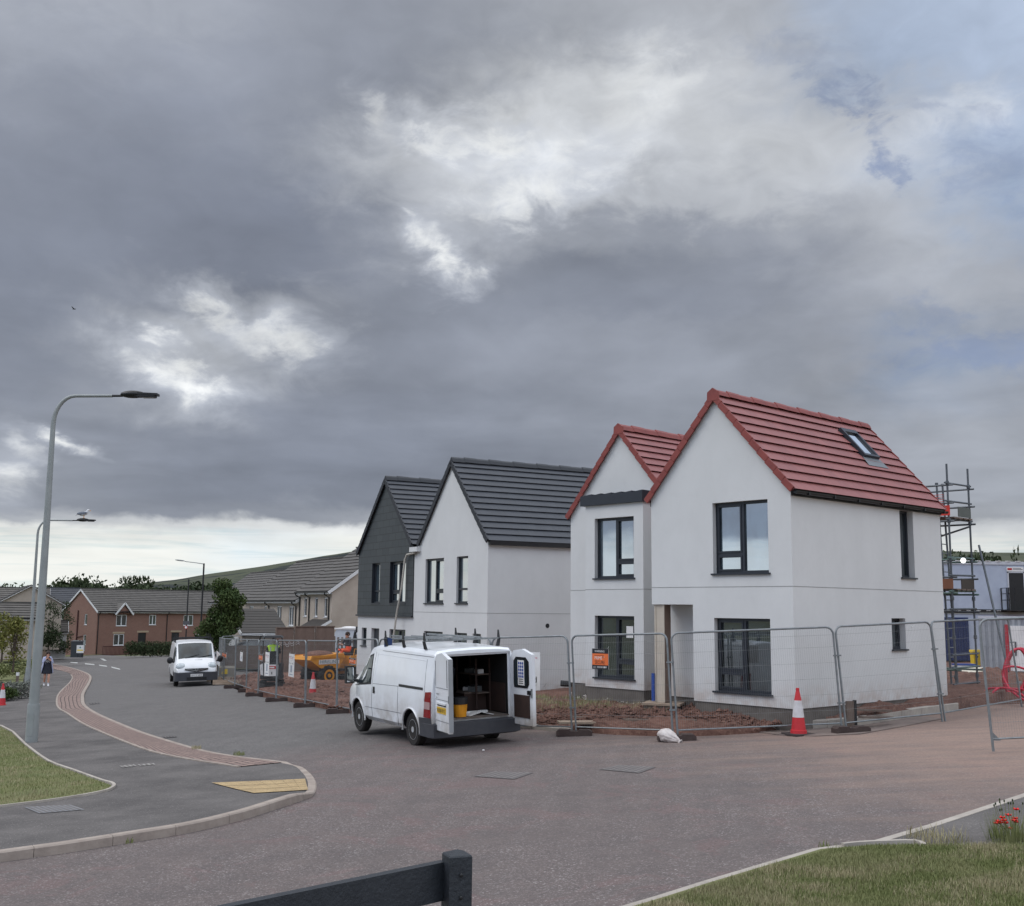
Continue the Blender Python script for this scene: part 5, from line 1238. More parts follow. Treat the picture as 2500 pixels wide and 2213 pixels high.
class Shell:
    """vehicle body lofted from cross-sections: stations (x, zb, zs, zr, w, wt)"""
    def __init__(s, st): s.st = st
    def at(s, x):
        st = s.st; c = [np.interp(x, [a[0] for a in st], [a[i] for a in st]) for i in range(1, 6)]; return s.prof(*c)
    @staticmethod
    def prof(zb, zs, zr, w, wt):
        zs = min(zs, zr - .06); m_ = zb + .45 * (zs - zb)
        return [(0, zb), (w * .88, zb), (w * .975, zb + .10), (w, m_), (w * .99, zs), (wt + (w - wt) * .45, zs + (zr - zs) * .55), (wt, zr - .10 * min(1, (zr - zs) / .4)), (wt * .93, zr - .03), (wt * .6, zr), (0, zr + .012)]
    def y(s, x, z):
        p = s.at(x)[2:8]; zz = [q[1] for q in p]; yy = [q[0] for q in p]
        return float(np.interp(z, zz, yy))
    def build(s, paint, glass, topglass=(), n_mats=None):
        mb = MB(); rows = []
        for a in s.st:
            h = s.prof(*a[1:]); rows.append([(a[0], y, z) for y, z in h] + [(a[0], -y, z) for y, z in h[-2:0:-1]])
        n = len(rows[0])
        for i in range(len(rows) - 1):
            for k in range(n):
                q = (k + 1) % n; top = k in (6, 7, 8, 9, 10, 11) and i in topglass
                mb.face([rows[i][k], rows[i][q], rows[i + 1][q], rows[i + 1][k]][::-1], glass if (top and k in (7, 8, 9, 10)) else paint)
        mb.face(rows[0][::1], paint); mb.face(rows[-1][::-1], paint); return mb
    def patch(s, mb, corners, mt, side=1, off=.006, nx=6, nz=4):
        """quad patch (x,z)x4 hugging the side"""
        (a, b, c, d) = [Vector(p + (0,)) for p in corners]; g = []
        for j in range(nz + 1):
            for i in range(nx + 1):
                p = a.lerp(b, i / nx).lerp(d.lerp(c, i / nx), j / nz); g.append((p.x, side * (s.y(p.x, p.y) + off), p.y))
        fs = [(j * (nx + 1) + i, j * (nx + 1) + i + 1, (j + 1) * (nx + 1) + i + 1, (j + 1) * (nx + 1) + i) for j in range(nz) for i in range(nx)]
        if side > 0: fs = [f[::-1] for f in fs]
        mb.raw(g, fs, mt)
    def line(s, mb, pts, r, mt, side=1, n=5, off=.0):
        out = []
        for (x0, z0), (x1, z1) in zip(pts, pts[1:]):
            for k in range(n): t = k / n; x, z = x0 + (x1 - x0) * t, z0 + (z1 - z0) * t; out.append((x, side * (s.y(x, z) + off), z))
        x, z = pts[-1]; out.append((x, side * (s.y(x, z) + off), z)); mb.tube(out, r, mt, 4)
def boolean(o, cutters):
    for c in cutters: c.parent = o.parent
    for q_ in [o] + cutters:
        bm = bmesh.new(); bm.from_mesh(q_.data); bmesh.ops.remove_doubles(bm, verts=bm.verts, dist=1e-5); bmesh.ops.recalc_face_normals(bm, faces=bm.faces[:]); bm.to_mesh(q_.data); bm.free()
    for c in cutters:
        m_ = o.modifiers.new('b', 'BOOLEAN'); m_.operation = 'DIFFERENCE'; m_.solver = 'EXACT'; m_.object = c
        try: m_.material_mode = 'TRANSFER'
        except Exception: pass
    dg = bpy.context.evaluated_depsgraph_get(); dg.update(); me = bpy.data.meshes.new_from_object(o.evaluated_get(dg)); me.name = o.name
    o.modifiers.clear(); o.data = me
    for c in cutters: bpy.data.objects.remove(c)
    return o
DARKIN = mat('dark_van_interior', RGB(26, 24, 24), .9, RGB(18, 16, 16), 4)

# ===== the open van
vp = WP(1016, 1818, 22.5); VA = R(29)
VAN = empty('parked_van', (0, 0, 0), math.pi / 2 + VA, 'grubby white panel van with its rear doors open and a roof rack', 'van')
Fv = Vector((-math.sin(VA), math.cos(VA), 0)); Lv = Vector((-math.cos(VA), -math.sin(VA), 0))
XW = .98; WB = 2.93                                 # rear axle ahead of the tail, wheelbase
vo = vp - Fv * XW - Lv * .84; VAN.location = (vo.x, vo.y, vp.z + .0); VAN.scale = (.985,) * 3
# lie along the slope of the road
sl_l = (G(vo.x + Lv.x, vo.y + Lv.y) - G(vo.x, vo.y)); VAN.rotation_mode = 'XYZ'
VAN.rotation_euler = (math.atan(sl_l) * 1.0, 0, math.pi / 2 + VA)
S1 = Shell([(0, .34, 1.05, 1.90, .96, .84), (.06, .32, 1.05, 1.94, .975, .86), (1.4, .31, 1.05, 1.98, .985, .87), (2.9, .31, 1.05, 1.97, .985, .865), (3.35, .31, 1.05, 1.90, .98, .84),
            (3.75, .31, 1.05, 1.62, .975, .80), (4.2, .31, 1.05, 1.25, .96, .80), (4.45, .31, .95, 1.08, .93, .80), (4.7, .33, .85, .95, .86, .72), (4.86, .38, .7, .78, .72, .6)])
b = S1.build(VANDIRT, GLASSCAR, topglass=(5,)).build('body', VAN)
cut = []
for xw in (XW, XW + WB):
    for sy in (-1, 1):
        c = MB(); c.lathe([(.41, 0), (.41, .6)], (xw, sy * .66, .33), (0, sy, 0), BLACKP, 28); cut.append(c.build('cut'))
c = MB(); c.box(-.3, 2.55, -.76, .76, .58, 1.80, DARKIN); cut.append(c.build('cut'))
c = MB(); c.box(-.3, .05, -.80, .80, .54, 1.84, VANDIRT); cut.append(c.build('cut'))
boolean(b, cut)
me = b.data; me.polygons.foreach_set('use_smooth', [True] * len(me.polygons)); me.set_sharp_from_angle(angle=R(28))
for xw in (XW, XW + WB):
    for sy in (-1, 1): wheel(VAN, xw, sy * .84, .335, .2, RIM, sy, 7)
# wheel-arch lips
for sy in (1, -1):
    for xw in (XW, XW + WB):
        m_ = MB(); pts = []
        for t in np.linspace(R(-5), R(185), 15):
            x, z = xw + .425 * math.cos(t), .335 + .425 * math.sin(t); pts.append((x, sy * (S1.y(x, max(z, .36)) + .004), z))
        m_.tube(pts, .022, VANDIRT, 6); m_.build('arch_lip', VAN, smooth=60)
seam = mat('panel_gap', RGB(96, 98, 102), .7); rub = BLACKP
for sy in (1, -1):
    m_ = MB()
    S1.line(m_, [(.06, 1.80), (3.2, 1.84)], .006, seam, sy); S1.line(m_, [(3.04, .42), (3.04, 1.0), (2.98, 1.8)], .006, seam, sy); S1.line(m_, [(3.97 - .02, .75), (3.98, 1.12)], .006, seam, sy)
    S1.line(m_, [(1.62, .36), (1.62, 1.15)], .006, seam, sy); S1.line(m_, [(1.62, 1.15), (3.0, 1.12)], .005, seam, sy); S1.line(m_, [(.33, .95), (.33, 1.75)], .005, seam, sy)
    S1.line(m_, [(.35, 1.72), (2.85, 1.76), (2.9, 1.2)], .006, VANDIRT, sy); S1.line(m_, [(.12, .62), (.5, .62)], .004, seam, sy); S1.line(m_, [(1.45, .62), (3.45, .60)], .006, seam, sy)
    m_.build('panel_seams', VAN)
    m_ = MB(); S1.patch(m_, [(.40, 1.15), (1.58, 1.15), (1.58, 1.20), (.40, 1.20)], rub, sy, .008); m_.build('door_rail', VAN)
    m_ = MB(); S1.patch(m_, [(3.10, 1.10), (4.08, 1.02), (3.62, 1.66), (3.12, 1.76)], BLACKP, sy, .004); f_ = m_.build('cab_window', VAN)
    m_ = MB(); S1.patch(m_, [(3.16, 1.14), (3.98, 1.07), (3.58, 1.62), (3.16, 1.71)], GLASSCAR, sy, .008); m_.build('glass', f_)
    m_ = MB(); S1.patch(m_, [(2.86, .92), (2.97, .92), (2.97, 1.06), (2.86, 1.06)], BLACKP, sy, .01, 2, 2); m_.build('door_handle', VAN)
    m_ = MB()                                        # mirror: arm, housing, glass
    y0 = S1.y(3.9, 1.1)
    m_.tube([(3.9, sy * y0, 1.12), (3.92, sy * (y0 + .16), 1.16)], .035, BLACKP, 8); m_.obox((3.94, sy * (y0 + .20), 1.27), (.05, 0, 0), (0, .10, 0), (0, 0, .19), BLACKP); mo = m_.build('mirror', VAN)
    m_ = MB(); m_.face([(3.885, sy * (y0 + .12), 1.11), (3.885, sy * (y0 + .28), 1.11), (3.885, sy * (y0 + .28), 1.43), (3.885, sy * (y0 + .12), 1.43)], m_glass('mirror_glass', (.1, .1, .1), .02, .7) if 'mg' not in globals() else mg); m_.build('mirror_glass', mo)
    m_ = MB(); S1.patch(m_, [(.02, .64), (.33, .64), (.27, 1.12), (.02, 1.14)], mat('tail_lamp_red', RGB(140, 22, 30), .15, RGB(110, 16, 22), 10), sy, .014, 3, 5); tl = m_.build('tail_light', VAN)
    m_ = MB(); S1.patch(m_, [(.04, .80), (.30, .80), (.29, .94), (.04, .94)], mat('tail_lamp_clear', RGB(170, 140, 140), .15), sy, .018, 2, 2); m_.build('tail_light_lens', tl)
# rear bumper with side return
m_ = MB()
pl_ = [(.62, .97), (.1, 1.0), (-.08, .96), (-.12, .8), (-.13, 0), (-.12, -.8), (-.08, -.96), (.1, -1.0), (.62, -.97)]
for a, c in zip(pl_, pl_[1:]):
    m_.face([(a[0], a[1], .27), (c[0], c[1], .27), (c[0], c[1], .52), (a[0], a[1], .52)], BUMPER); m_.face([(a[0], a[1], .52), (c[0], c[1], .52), (c[0] * .2 + .02, c[1] * .93, .545), (a[0] * .2 + .02, a[1] * .93, .545)], BUMPER)
    m_.face([(a[0], a[1], .27), (a[0] * .3, a[1] * .9, .24), (c[0] * .3, c[1] * .9, .24), (c[0], c[1], .27)], BUMPER)
for sy in (1, -1): S1.patch(m_, [(.02, .5), (.56, .5), (.56, .62), (.02, .64)], BUMPER, sy, .012, 3, 2)
m_.build('rear_bumper', VAN, smooth=35)
m_ = MB(); S1.patch(m_, [(4.45, .34), (4.84, .4), (4.84, .6), (4.45, .58)], BUMPER, 1, .02); S1.patch(m_, [(4.45, .34), (4.84, .4), (4.84, .6), (4.45, .58)], BUMPER, -1, .02); m_.box(4.80, 4.90, -.7, .7, .36, .62, BUMPER); m_.build('front_bumper', VAN)
# load floor, shelving and clutter in the load bay
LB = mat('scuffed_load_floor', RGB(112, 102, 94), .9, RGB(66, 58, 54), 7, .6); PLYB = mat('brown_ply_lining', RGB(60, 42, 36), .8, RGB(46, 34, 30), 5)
m_ = MB(); m_.box(-.02, 2.5, -.74, .74, .582, .60, LB); m_.build('load_floor', VAN)
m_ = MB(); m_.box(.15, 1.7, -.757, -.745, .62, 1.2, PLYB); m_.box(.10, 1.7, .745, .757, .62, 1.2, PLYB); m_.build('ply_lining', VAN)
# rear doors
def rear_door(side, th):
    hx, hy = -.005, side * .84; e = empty('rear_door', (hx, hy, 0)); e.parent = VAN
    e.rotation_euler = (0, 0, -side * th)
    return e
def door_mesh(side, e):
    # local: the door runs from the hinge (0,0) towards -side*y, exterior faces -x
    s = -side; m_ = MB()
    def prof(z): return .0 if z < 1.1 else -(z - 1.1) * .0
    wd = .80; out = [(0, .42), (wd, .42), (wd, 1.80), (wd * .55, 1.90), (.12, 1.86), (0, 1.74)]
    n = len(out); a = [(-.045, s * y, z) for y, z in out]; b_ = [(.03, s * y, z) for y, z in out]
    k = len(m_.v)
    m_.face(a if s > 0 else a[::-1], VANDIRT); m_.face(b_[::-1] if s > 0 else b_, VANDIRT)
    for i in range(n):
        j = (i + 1) % n; q = [a[i], b_[i], b_[j], a[j]]; m_.face(q if s > 0 else q[::-1], VANDIRT)
    d = m_.build('door_panel', e)
    d.name = 'door_skin'
    return d, s
eL = rear_door(1, R(96)); dl, s = door_mesh(1, eL)
m_ = MB()
for z in (.62, 1.02, 1.24): m_.box(-.052, -.046, -.76, -.04, z - .006, z, seam)
m_.box(-.052, -.046, -.72, -.70, 1.26, 1.78, seam); m_.box(-.052, -.046, -.07, -.06, 1.26, 1.74, seam); m_.box(-.06, -.046, -.7, -.06, .42, .43, BLACKP); m_.build('door_pressings', dl)
m_ = MB(); m_.box(-.058, -.046, -.62, -.14, .76, .88, mat('plate_yellow', RGB(220, 176, 40), .4)); pl = m_.build('number_plate', dl)
m_ = MB(); m_.text('NU58 KYS', (-.059, -.16, .785), (0, -1, 0), (0, 0, 1), .44, .07, SIGNB); m_.build('plate_text', pl)
m_ = MB(); m_.text('TRANSIT', (-.052, -.08, 1.10), (0, -1, 0), (0, 0, 1), .20, .035, SIGNB); m_.text('260', (-.052, -.08, 1.04), (0, -1, 0), (0, 0, 1), .09, .028, SIGNB); m_.build('badge', dl)
m_ = MB(); m_.box(-.075, -.046, -.64, -.12, .93, .965, VANDIRT); m_.box(-.05, -.046, -.62, -.14, .90, .93, BLACKP); m_.build('plate_lamp', dl)
m_ = MB(); m_.box(-.06, .04, .80 - 1.6 - .01, -.79, .98, 1.12, GALV); m_.box(-.05, .035, -.815, -.79, .45, 1.80, mat('door_seal', RGB(150, 152, 154), .7)); m_.build('latch', dl)
for z in (.7, 1.35):
    h_ = MB(); h_.box(-.05, .03, .0, .05, z - .05, z + .05, BLACKP); h_.build('hinge', dl)
eR = rear_door(-1, R(92)); dr, s = door_mesh(-1, eR)
m_ = MB(); m_.box(.032, .045, .12, .70, .56, 1.0, PLYB); m_.build('ply_panel', dr)
m_ = MB()
rim_ = [(.14, 1.14), (.62, 1.14), (.69, 1.22), (.69, 1.66), (.58, 1.74), (.22, 1.74), (.13, 1.66), (.12, 1.22)]
m_.prism([(.032, y, z) for y, z in rim_][::-1], (.012, 0, 0), BLACKP); wf = m_.build('door_window', dr)
m_ = MB(); m_.face([(.047, .4 + (y - .4) * .86, 1.44 + (z - 1.44) * .86) for y, z in rim_], GLASSCAR); m_.build('glass', wf)
m_ = MB(); m_.box(.048, .052, .30, .54, 1.19, 1.68, SIGNW)
BL = mat('sticker_blue', RGB(40, 70, 150), .5)
for r_ in range(5):
    for c_ in range(3): m_.lathe([(.028, 0), (.028, .002)], (.053, .35 + c_ * .07, 1.62 - r_ * .065), (1, 0, 0), BL, 8)
for r_ in range(3): m_.box(.053, .054, .33, .50, 1.22 + r_ * .04, 1.235 + r_ * .04, SIGNB)
m_.build('safety_notice', wf)
m_ = MB(); m_.box(.03, .07, .66, .75, 1.02, 1.10, BLACKP); m_.box(.025, .05, .77, .80, .96, 1.14, GALV); m_.build('latch', dr)
for z in (.7, 1.35):
    h_ = MB(); h_.box(-.05, .03, -.05, .0, z - .05, z + .05, BLACKP); h_.build('hinge', dr)
# roof rack: bars, stops and ladder-like pipes on top
rk = []
for x_, hh in ((.55, 1), (1.6, 1), (2.55, 1)):
    m_ = MB(); m_.bar((x_, -.86, 2.09), (x_, .86, 2.09), .05, .03, GALV)
    for sy in (-1, 1):
        m_.prism([(x_ - .06, sy * .80, 1.93), (x_ + .06, sy * .80, 1.93), (x_ + .04, sy * .84, 2.09), (x_ - .04, sy * .84, 2.09)], (0, sy * .03, 0), BLACKP)
        m_.prism([(x_ - .04, sy * .83, 2.10), (x_ + .04, sy * .83, 2.10), (x_ + .02, sy * .83, 2.26), (x_ - .0, sy * .83, 2.26)], (0, sy * .025, 0), BLACKP)
    m_.build('roof_bar', VAN)
m_ = MB(); m_.tube([(.1, .55, 2.13), (2.9, .55, 2.13)], .018, GALV, 8); m_.tube([(.0, .25, 2.13), (2.4, .3, 2.13)], .018, GALV, 8); m_.tube([(.3, -.3, 2.13), (3.0, -.35, 2.13)], .02, GALV, 8)
m_.build('rack_tube', VAN)
m_ = MB(); m_.obox((2.56, .78, 2.0), (.06, .02, 0), (0, .05, .02), (0, 0, .10), mat('blue_cloth', RGB(40, 58, 96), .9)); m_.build('blue_strap', VAN)
# things carried in the van
def in_van(name, x, y, z, mb, label, cat, rz=0, **kw):
    o = mb.build(name); M = Matrix.Translation(VAN.location) @ VAN.rotation_euler.to_matrix().to_4x4() @ Matrix.Translation((x, y, z)) @ Matrix.Rotation(rz, 4, 'Z'); o.matrix_world = M; tag(o, label, cat); return o
m_ = MB(); m_.lathe([(.12, 0), (.145, .28), (.15, .29), (.15, .31), (.12, .31)], (0, 0, 0), (0, 0, 1), YELLOW, 14); m_.lathe([(.151, .24), (.155, .37)], (0, 0, 0), (0, 0, 1), BLACKP, 14)
in_van('tub', .16, .26, .601, m_, 'yellow tub with dark rim just inside the van doorway', 'tub')
m_ = MB(); m_.obox((0, 0, .02), (.16, 0, 0), (0, .13, .03), (0, 0, .006), SIGNW); m_.obox((.02, .28, .02), (.15, 0, 0), (0, .13, -.03), (0, 0, .006), SIGNW); m_.obox((.18, .1, .03), (.03, 0, 0), (0, .25, 0), (0, 0, .02), WHITEP)
in_van('papers', .3, -.35, .60, m_, 'loose white papers on the van floor', 'papers')
m_ = MB()
for z in (.35, .72): m_.box(0, .9, 0, .35, z, z + .02, OLDWOOD)
for x_ in (0, .88): m_.box(x_, x_ + .02, 0, .04, 0, 1.05, PLYB); m_.box(x_, x_ + .02, .31, .35, 0, 1.05, PLYB)
in_van('tool_shelf', .75, -.74, .6, m_, 'wooden tool shelf along the right side of the van load bay', 'shelf')
for k, (x_, y_, z_, mt_, w_) in enumerate(((.9, -.55, 1.345, SIGNW, .09), (1.2, -.5, 1.345, GALV, .1), (1.0, -.5, .975, GALV, .12), (1.35, -.5, .975, SIGNW, .08))):
    m_ = MB(); m_.box(-w_, w_, -w_ * .7, w_ * .7, 0, w_ * .9, mt_); m_.box(-w_ * .4, w_ * .4, -w_ * .9, w_ * .9, w_ * .9, w_ * 1.15, BLACKP)
    in_van('tool_case', x_, y_, z_, m_, ('white tool case on the upper van shelf, nearer the doors', 'grey tool case on the upper van shelf, deeper in', 'grey tool case on the lower van shelf, nearer the doors', 'white tool case on the lower van shelf, deeper in')[k], 'tool case', .3 * k)
m_ = MB(); m_.tube([(0, 0, 0), (.05, .02, .5), (.02, -.03, .9)], .06, NAVY, 8, r2=.09); m_.tube([(.1, .1, 0), (.12, .12, .7)], .03, mat('blue_cloth', RGB(40, 58, 96), .9), 6)
in_van('tool_bag', .8, .15, .6, m_, 'dark blue bundle standing in the middle of the load bay', 'bag')
m_ = MB(); m_.box(0, .45, -.25, .25, 0, .35, PLYB); m_.box(.02, .43, -.23, .23, .35, .37, OLDWOOD)
in_van('wooden_box', .9, -.45, .601, m_, 'brown wooden box on the van floor under the shelf', 'box')

# ===== second van facing us
q = GP(476, 1674); VF = Vector((math.sin(R(-16.2 + 180 - 3.6)), math.cos(R(-16.2 + 180 - 3.6)), 0))
v2a = math.atan2(VF.y, VF.x)
V2 = empty('parked_van', (0, 0, 0), v2a, 'clean white van facing the camera, parked at the kerb by the site fence', 'van')
S2 = Shell([(0, .35, 1.0, 1.85, .93, .80), (.08, .33, 1.0, 1.92, .95, .82), (2.7, .31, 1.0, 1.95, .95, .82), (3.3, .31, 1.0, 1.90, .95, .80), (3.42, .31, 1.0, 1.86, .95, .79), (4.12, .31, .98, 1.22, .94, .80),
            (4.3, .31, .90, 1.12, .92, .78), (4.62, .31, .80, .96, .87, .72), (4.76, .33, .68, .80, .80, .66), (4.80, .36, .56, .64, .74, .6)])
V2.location = (q.x - VF.x * 3.88, q.y - VF.y * 3.88, G(q.x, q.y))
V2.rotation_euler = (0.03, 0, v2a)
V2.scale = (.97,) * 3
b = S2.build(VANW, GLASSCAR, topglass=(4,)).build('body', V2)
cut = []
for xw in (.85, 3.88):
    for sy in (-1, 1): c = MB(); c.lathe([(.38, 0), (.38, .6)], (xw, sy * .64, .32), (0, sy, 0), BLACKP, 24); cut.append(c.build('cut'))
boolean(b, cut); me = b.data; me.polygons.foreach_set('use_smooth', [True] * len(me.polygons)); me.set_sharp_from_angle(angle=R(30))
for xw in (.85, 3.88):
    for sy in (-1, 1): wheel(V2, xw, sy * .82, .32, .2, RIM, sy, 5)
for sy in (1, -1):
    m_ = MB(); S2.patch(m_, [(3.0, 1.06), (4.0, 1.02), (3.55, 1.66), (3.05, 1.74)], GLASSCAR, sy, .006); m_.build('cab_window', V2)
    m_ = MB(); y0 = S2.y(3.9, 1.06); m_.tube([(3.8, sy * y0, 1.06), (3.82, sy * (y0 + .12), 1.08)], .04, BLACKP, 8); m_.ell((3.84, sy * (y0 + .18), 1.14), .07, .13, .15, BLACKP, 12, 8); m_.build('mirror', V2, smooth=50)
    m_ = MB(); m_.ell((4.54, sy * .66, .87), .20, .22, .17, mat('headlamp_lens', RGB(206, 212, 214), .1, RGB(150, 158, 162), 9), 16, 10, Matrix.Rotation(.35, 3, 'Y')); hl = m_.build('headlight', V2, smooth=60)
    m_ = MB(); m_.ell((4.66, sy * .66, .86), .06, .07, .06, GALV, 10, 6); m_.build('reflector', hl)
m_ = MB()
for a, c in zip([(4.3, .96), (4.72, .90), (4.86, .72), (4.9, .3), (4.9, -.3), (4.86, -.72), (4.72, -.90)], [(4.72, .90), (4.86, .72), (4.9, .3), (4.9, -.3), (4.86, -.72), (4.72, -.90), (4.3, -.96)]):
    m_.face([(a[0], a[1], .26), (c[0], c[1], .26), (c[0], c[1], .62), (a[0], a[1], .62)], BUMPER); m_.face([(a[0], a[1], .62), (c[0], c[1], .62), (c[0] * .96, c[1] * .94, .66), (a[0] * .96, a[1] * .94, .66)], BUMPER)
m_.box(4.895, 4.91, -.42, .42, .30, .42, BLACKP)
bp_ = m_.build('front_bumper', V2, smooth=35)
m_ = MB(); m_.box(4.902, 4.912, -.26, .26, .45, .56, SIGNW); m_.text('SM11 LPZ', (4.913, -.23, .47), (0, 1, 0), (0, 0, 1), .46, .07, SIGNB); m_.build('number_plate', V2)
m_ = MB(); m_.prism([(4.78, -.50, .74), (4.83, .0, .64), (4.78, .50, .74), (4.76, .50, .80), (4.79, .0, .80), (4.76, -.50, .80)], (.03, 0, 0), BLACKP); gr_ = m_.build('grille', V2)
m_ = MB(); CH = mat('chrome', RGB(200, 204, 208), .15, metal=.9); m_.bar((4.81, -.48, .79), (4.855, -.05, .70), .03, .03, CH); m_.bar((4.81, .48, .79), (4.855, .05, .70), .03, .03, CH); m_.bar((4.86, -.08, .80), (4.86, 0, .66), .03, .035, CH); m_.bar((4.86, .08, .80), (4.86, 0, .66), .03, .035, CH); m_.build('emblem', gr_)
m_ = MB(); m_.bar((4.27, -.05, 1.14), (4.27, .28, 1.14), .03, .012, BLACKP); m_.build('bonnet_vent', V2)
m_ = MB(); m_.bar((4.14, .1, 1.24), (3.98, .72, 1.34), .02, .015, BLACKP); m_.bar((4.14, -.45, 1.24), (3.98, .15, 1.36), .02, .015, BLACKP); m_.build('wiper', V2)
for x_ in (1.0, 2.1, 3.0):
    m_ = MB(); m_.bar((x_, -.84, 2.06), (x_, .84, 2.06), .05, .03, BLACKP)
    for sy in (-1, 1): m_.box(x_ - .03, x_ + .03, sy * .82 - .02, sy * .82 + .02, 1.88, 2.06, BLACKP); m_.box(x_ - .02, x_ + .02, sy * .72 - .015, sy * .72 + .015, 2.07, 2.24, BLACKP)
    m_.build('roof_bar', V2)

def car(name, label, loc, yaw, paint, scale=1.0, suv=True):
    root = empty(name, loc, yaw, label, 'car'); h = 1.62 if suv else 1.45
    S = Shell([(0, .35, .8, .95, .78, .62), (.12, .3, .9, 1.15, .86, .68), (.55, .28, .95, h - .08, .90, .62), (1.1, .27, .95, h, .90, .64), (2.2, .27, .95, h, .90, .64), (2.6, .27, .95, h - .08, .90, .63), (3.3, .28, .93, 1.06, .90, .74), (3.9, .28, .85, .96, .88, .72), (4.25, .32, .7, .80, .80, .64), (4.35, .38, .6, .68, .70, .56)])
    b = S.build(paint, GLASSCAR, topglass=(1, 5)).build('body', root); cut = []
    for xw in (.8, 3.45):
        for sy in (-1, 1): c = MB(); c.lathe([(.37, 0), (.37, .6)], (xw, sy * .6, .33), (0, sy, 0), BLACKP, 20); cut.append(c.build('cut'))
    boolean(b, cut); me = b.data; me.polygons.foreach_set('use_smooth', [True] * len(me.polygons)); me.set_sharp_from_angle(angle=R(30))
    for xw in (.8, 3.45):
        for sy in (-1, 1): wheel(root, xw, sy * .78, .33, .2, RIM, sy, 5)
    for sy in (1, -1):
        m_ = MB(); S.patch(m_, [(.62, .98), (1.75, 1.0), (1.75, h - .14), (.85, h - .16)], GLASSCAR, sy, .006); S.patch(m_, [(1.82, 1.0), (2.95, 1.02), (2.5, h - .16), (1.82, h - .14)], GLASSCAR, sy, .006); m_.build('side_window', root)
        m_ = MB(); m_.ell((2.75, sy * .98, 1.0), .08, .09, .07, paint, 10, 6); m_.build('mirror', root, smooth=60)
        m_ = MB(); m_.ell((4.12, sy * .62, .72), .14, .16, .07, MATS['headlamp_lens'], 12, 6); m_.build('headlight', root, smooth=60)
        m_ = MB(); m_.box(.06, .14, sy * .72 - .1, sy * .72 + .1, .85, 1.05, MATS['tail_lamp_red']); m_.build('tail_light', root)
    root.scale = (scale,) * 3; return root
DKCAR = mat('dark_grey_car_paint', RGB(44, 48, 56), .25, RGB(38, 42, 50), 3, coat=.4)
q = WP(640, 1622, 66); car('parked_car', 'dark grey car parked beyond the timber fence behind the excavator', (q.x + 1.3, q.y, G(q.x, q.y)), R(200), DKCAR)
q = WP(402, 1645, 60); car('parked_car', 'dark car mostly hidden behind the second white van', (q.x + .9, q.y + 2.2, G(q.x, q.y)), math.atan2(VF.y, VF.x), DKCAR, .95)
q = WP(6, 1593, 106); car('parked_car', 'white car at the far left edge beyond the shrubs', (q.x - 3.3, q.y, q.z), R(8), VANW)
#@@SITE
# ================================================================== BUILDING SITE
def hit_plane(a, b, u, v):
    """point where the pixel's ray meets the vertical plane through a and b"""
    d = ray(u, v); n = Vector((b.y - a.y, a.x - b.x, 0)); t = n.dot(a) / n.dot(d); return d * t
FENCE_LABELS = []
def fence_panel(a, b, label, lean=(0, 0), h=2.0, wires=True, wk=.62):
    root = empty('mesh_fence', a, 0, label, 'fence panel', 'wire mesh panels round the building site')
    d = b - a; L = d.length; d.normalize(); le = Vector((lean[0], lean[1], 1.0))
    def P(x, z): return d * x + le * z
    g = .05; r = .14
    mb = MB(); pts = [P(g, -.02), P(g, h - r)]
    pts += [P(g + r - r * math.cos(t), h - r + r * math.sin(t)) for t in np.linspace(.3, math.pi / 2, 4)]
    pts += [P(L - g - r + r * math.sin(t), h - r + r * math.cos(t)) for t in np.linspace(0, math.pi / 2 - .3, 4)] + [P(L - g, h - r), P(L - g, -.02)]
    mb.tube(pts, .021, GALV, 8); mb.tube([P(g, .17), P(L - g, .17)], .016, GALV, 6); mb.build('frame', root, smooth=60)
    w = MB(); n = int((L - 2 * g) / .042); V = []; Fc = []
    side = d.cross(Vector((0, 0, 1))).normalized()
    def wire(p, q, rr, bul=0):
        rr *= wk
        ax = (q - p).normalized(); s1 = side * rr; s2 = ax.cross(side).normalized() * rr; k = len(V)
        for c in (p, q): V.extend([tuple(c + s1), tuple(c + s2), tuple(c - s1), tuple(c - s2)])
        for i in range(4): j = (i + 1) % 4; Fc.append((k + i, k + j, k + 4 + j, k + 4 + i))
    for i in range(n + 1):
        x = g + (L - 2 * g) * i / n; top = h
        if x < g + r: top = h - r + math.sqrt(max(0, r * r - (g + r - x) ** 2))
        if x > L - g - r: top = h - r + math.sqrt(max(0, r * r - (x - (L - g - r)) ** 2))
        wire(P(x, .17), P(x, top), .0019)
    for z in (.42, .72, 1.02, 1.32, 1.62, 1.85): wire(P(g, z), P(L - g, z + .0), .0028)
    w.raw(V, Fc, WIRE); w.build('wire_mesh', root)
    for z in (.55, 1.45):
        c = MB(); c.obox(P(L - .01, z), d * .07, side * .03, Vector((0, 0, .014)), GALV); c.build('coupler', root)
    return root
def rubber_foot(p, dirv, label, s=1.0):
    root = empty('fence_foot', p, math.atan2(dirv.y, dirv.x), label, 'fence foot', 'rubber feet of the fence panels'); mb = MB()
    mb.prism([(-.36 * s, -.11, .0), (.36 * s, -.11, .0), (.36 * s, -.11, .09), (.31 * s, -.11, .13), (.1, -.11, .13), (.08, -.11, .10), (-.08, -.11, .10), (-.1, -.11, .13), (-.31 * s, -.11, .13), (-.36 * s, -.11, .09)], (0, .22, 0), FOOT)
    mb.build('block', root); h = MB()
    for x in (-.25, 0.03, .25): h.lathe([(.022, 0), (.022, .003)], (x * s, 0, .131 if x != 0.03 else .101), (0, 0, 1), SIGNB, 8)
    h.build('post_socket', root); return root
RN = [(822, 1740), (925, 1760), (1050, 1774), (1205, 1790), (1402, 1796), (1649, 1806), (2062, 1788), (2305, 1762), (2497, 1726)]
RNP = [GP(*q) for q in RN]
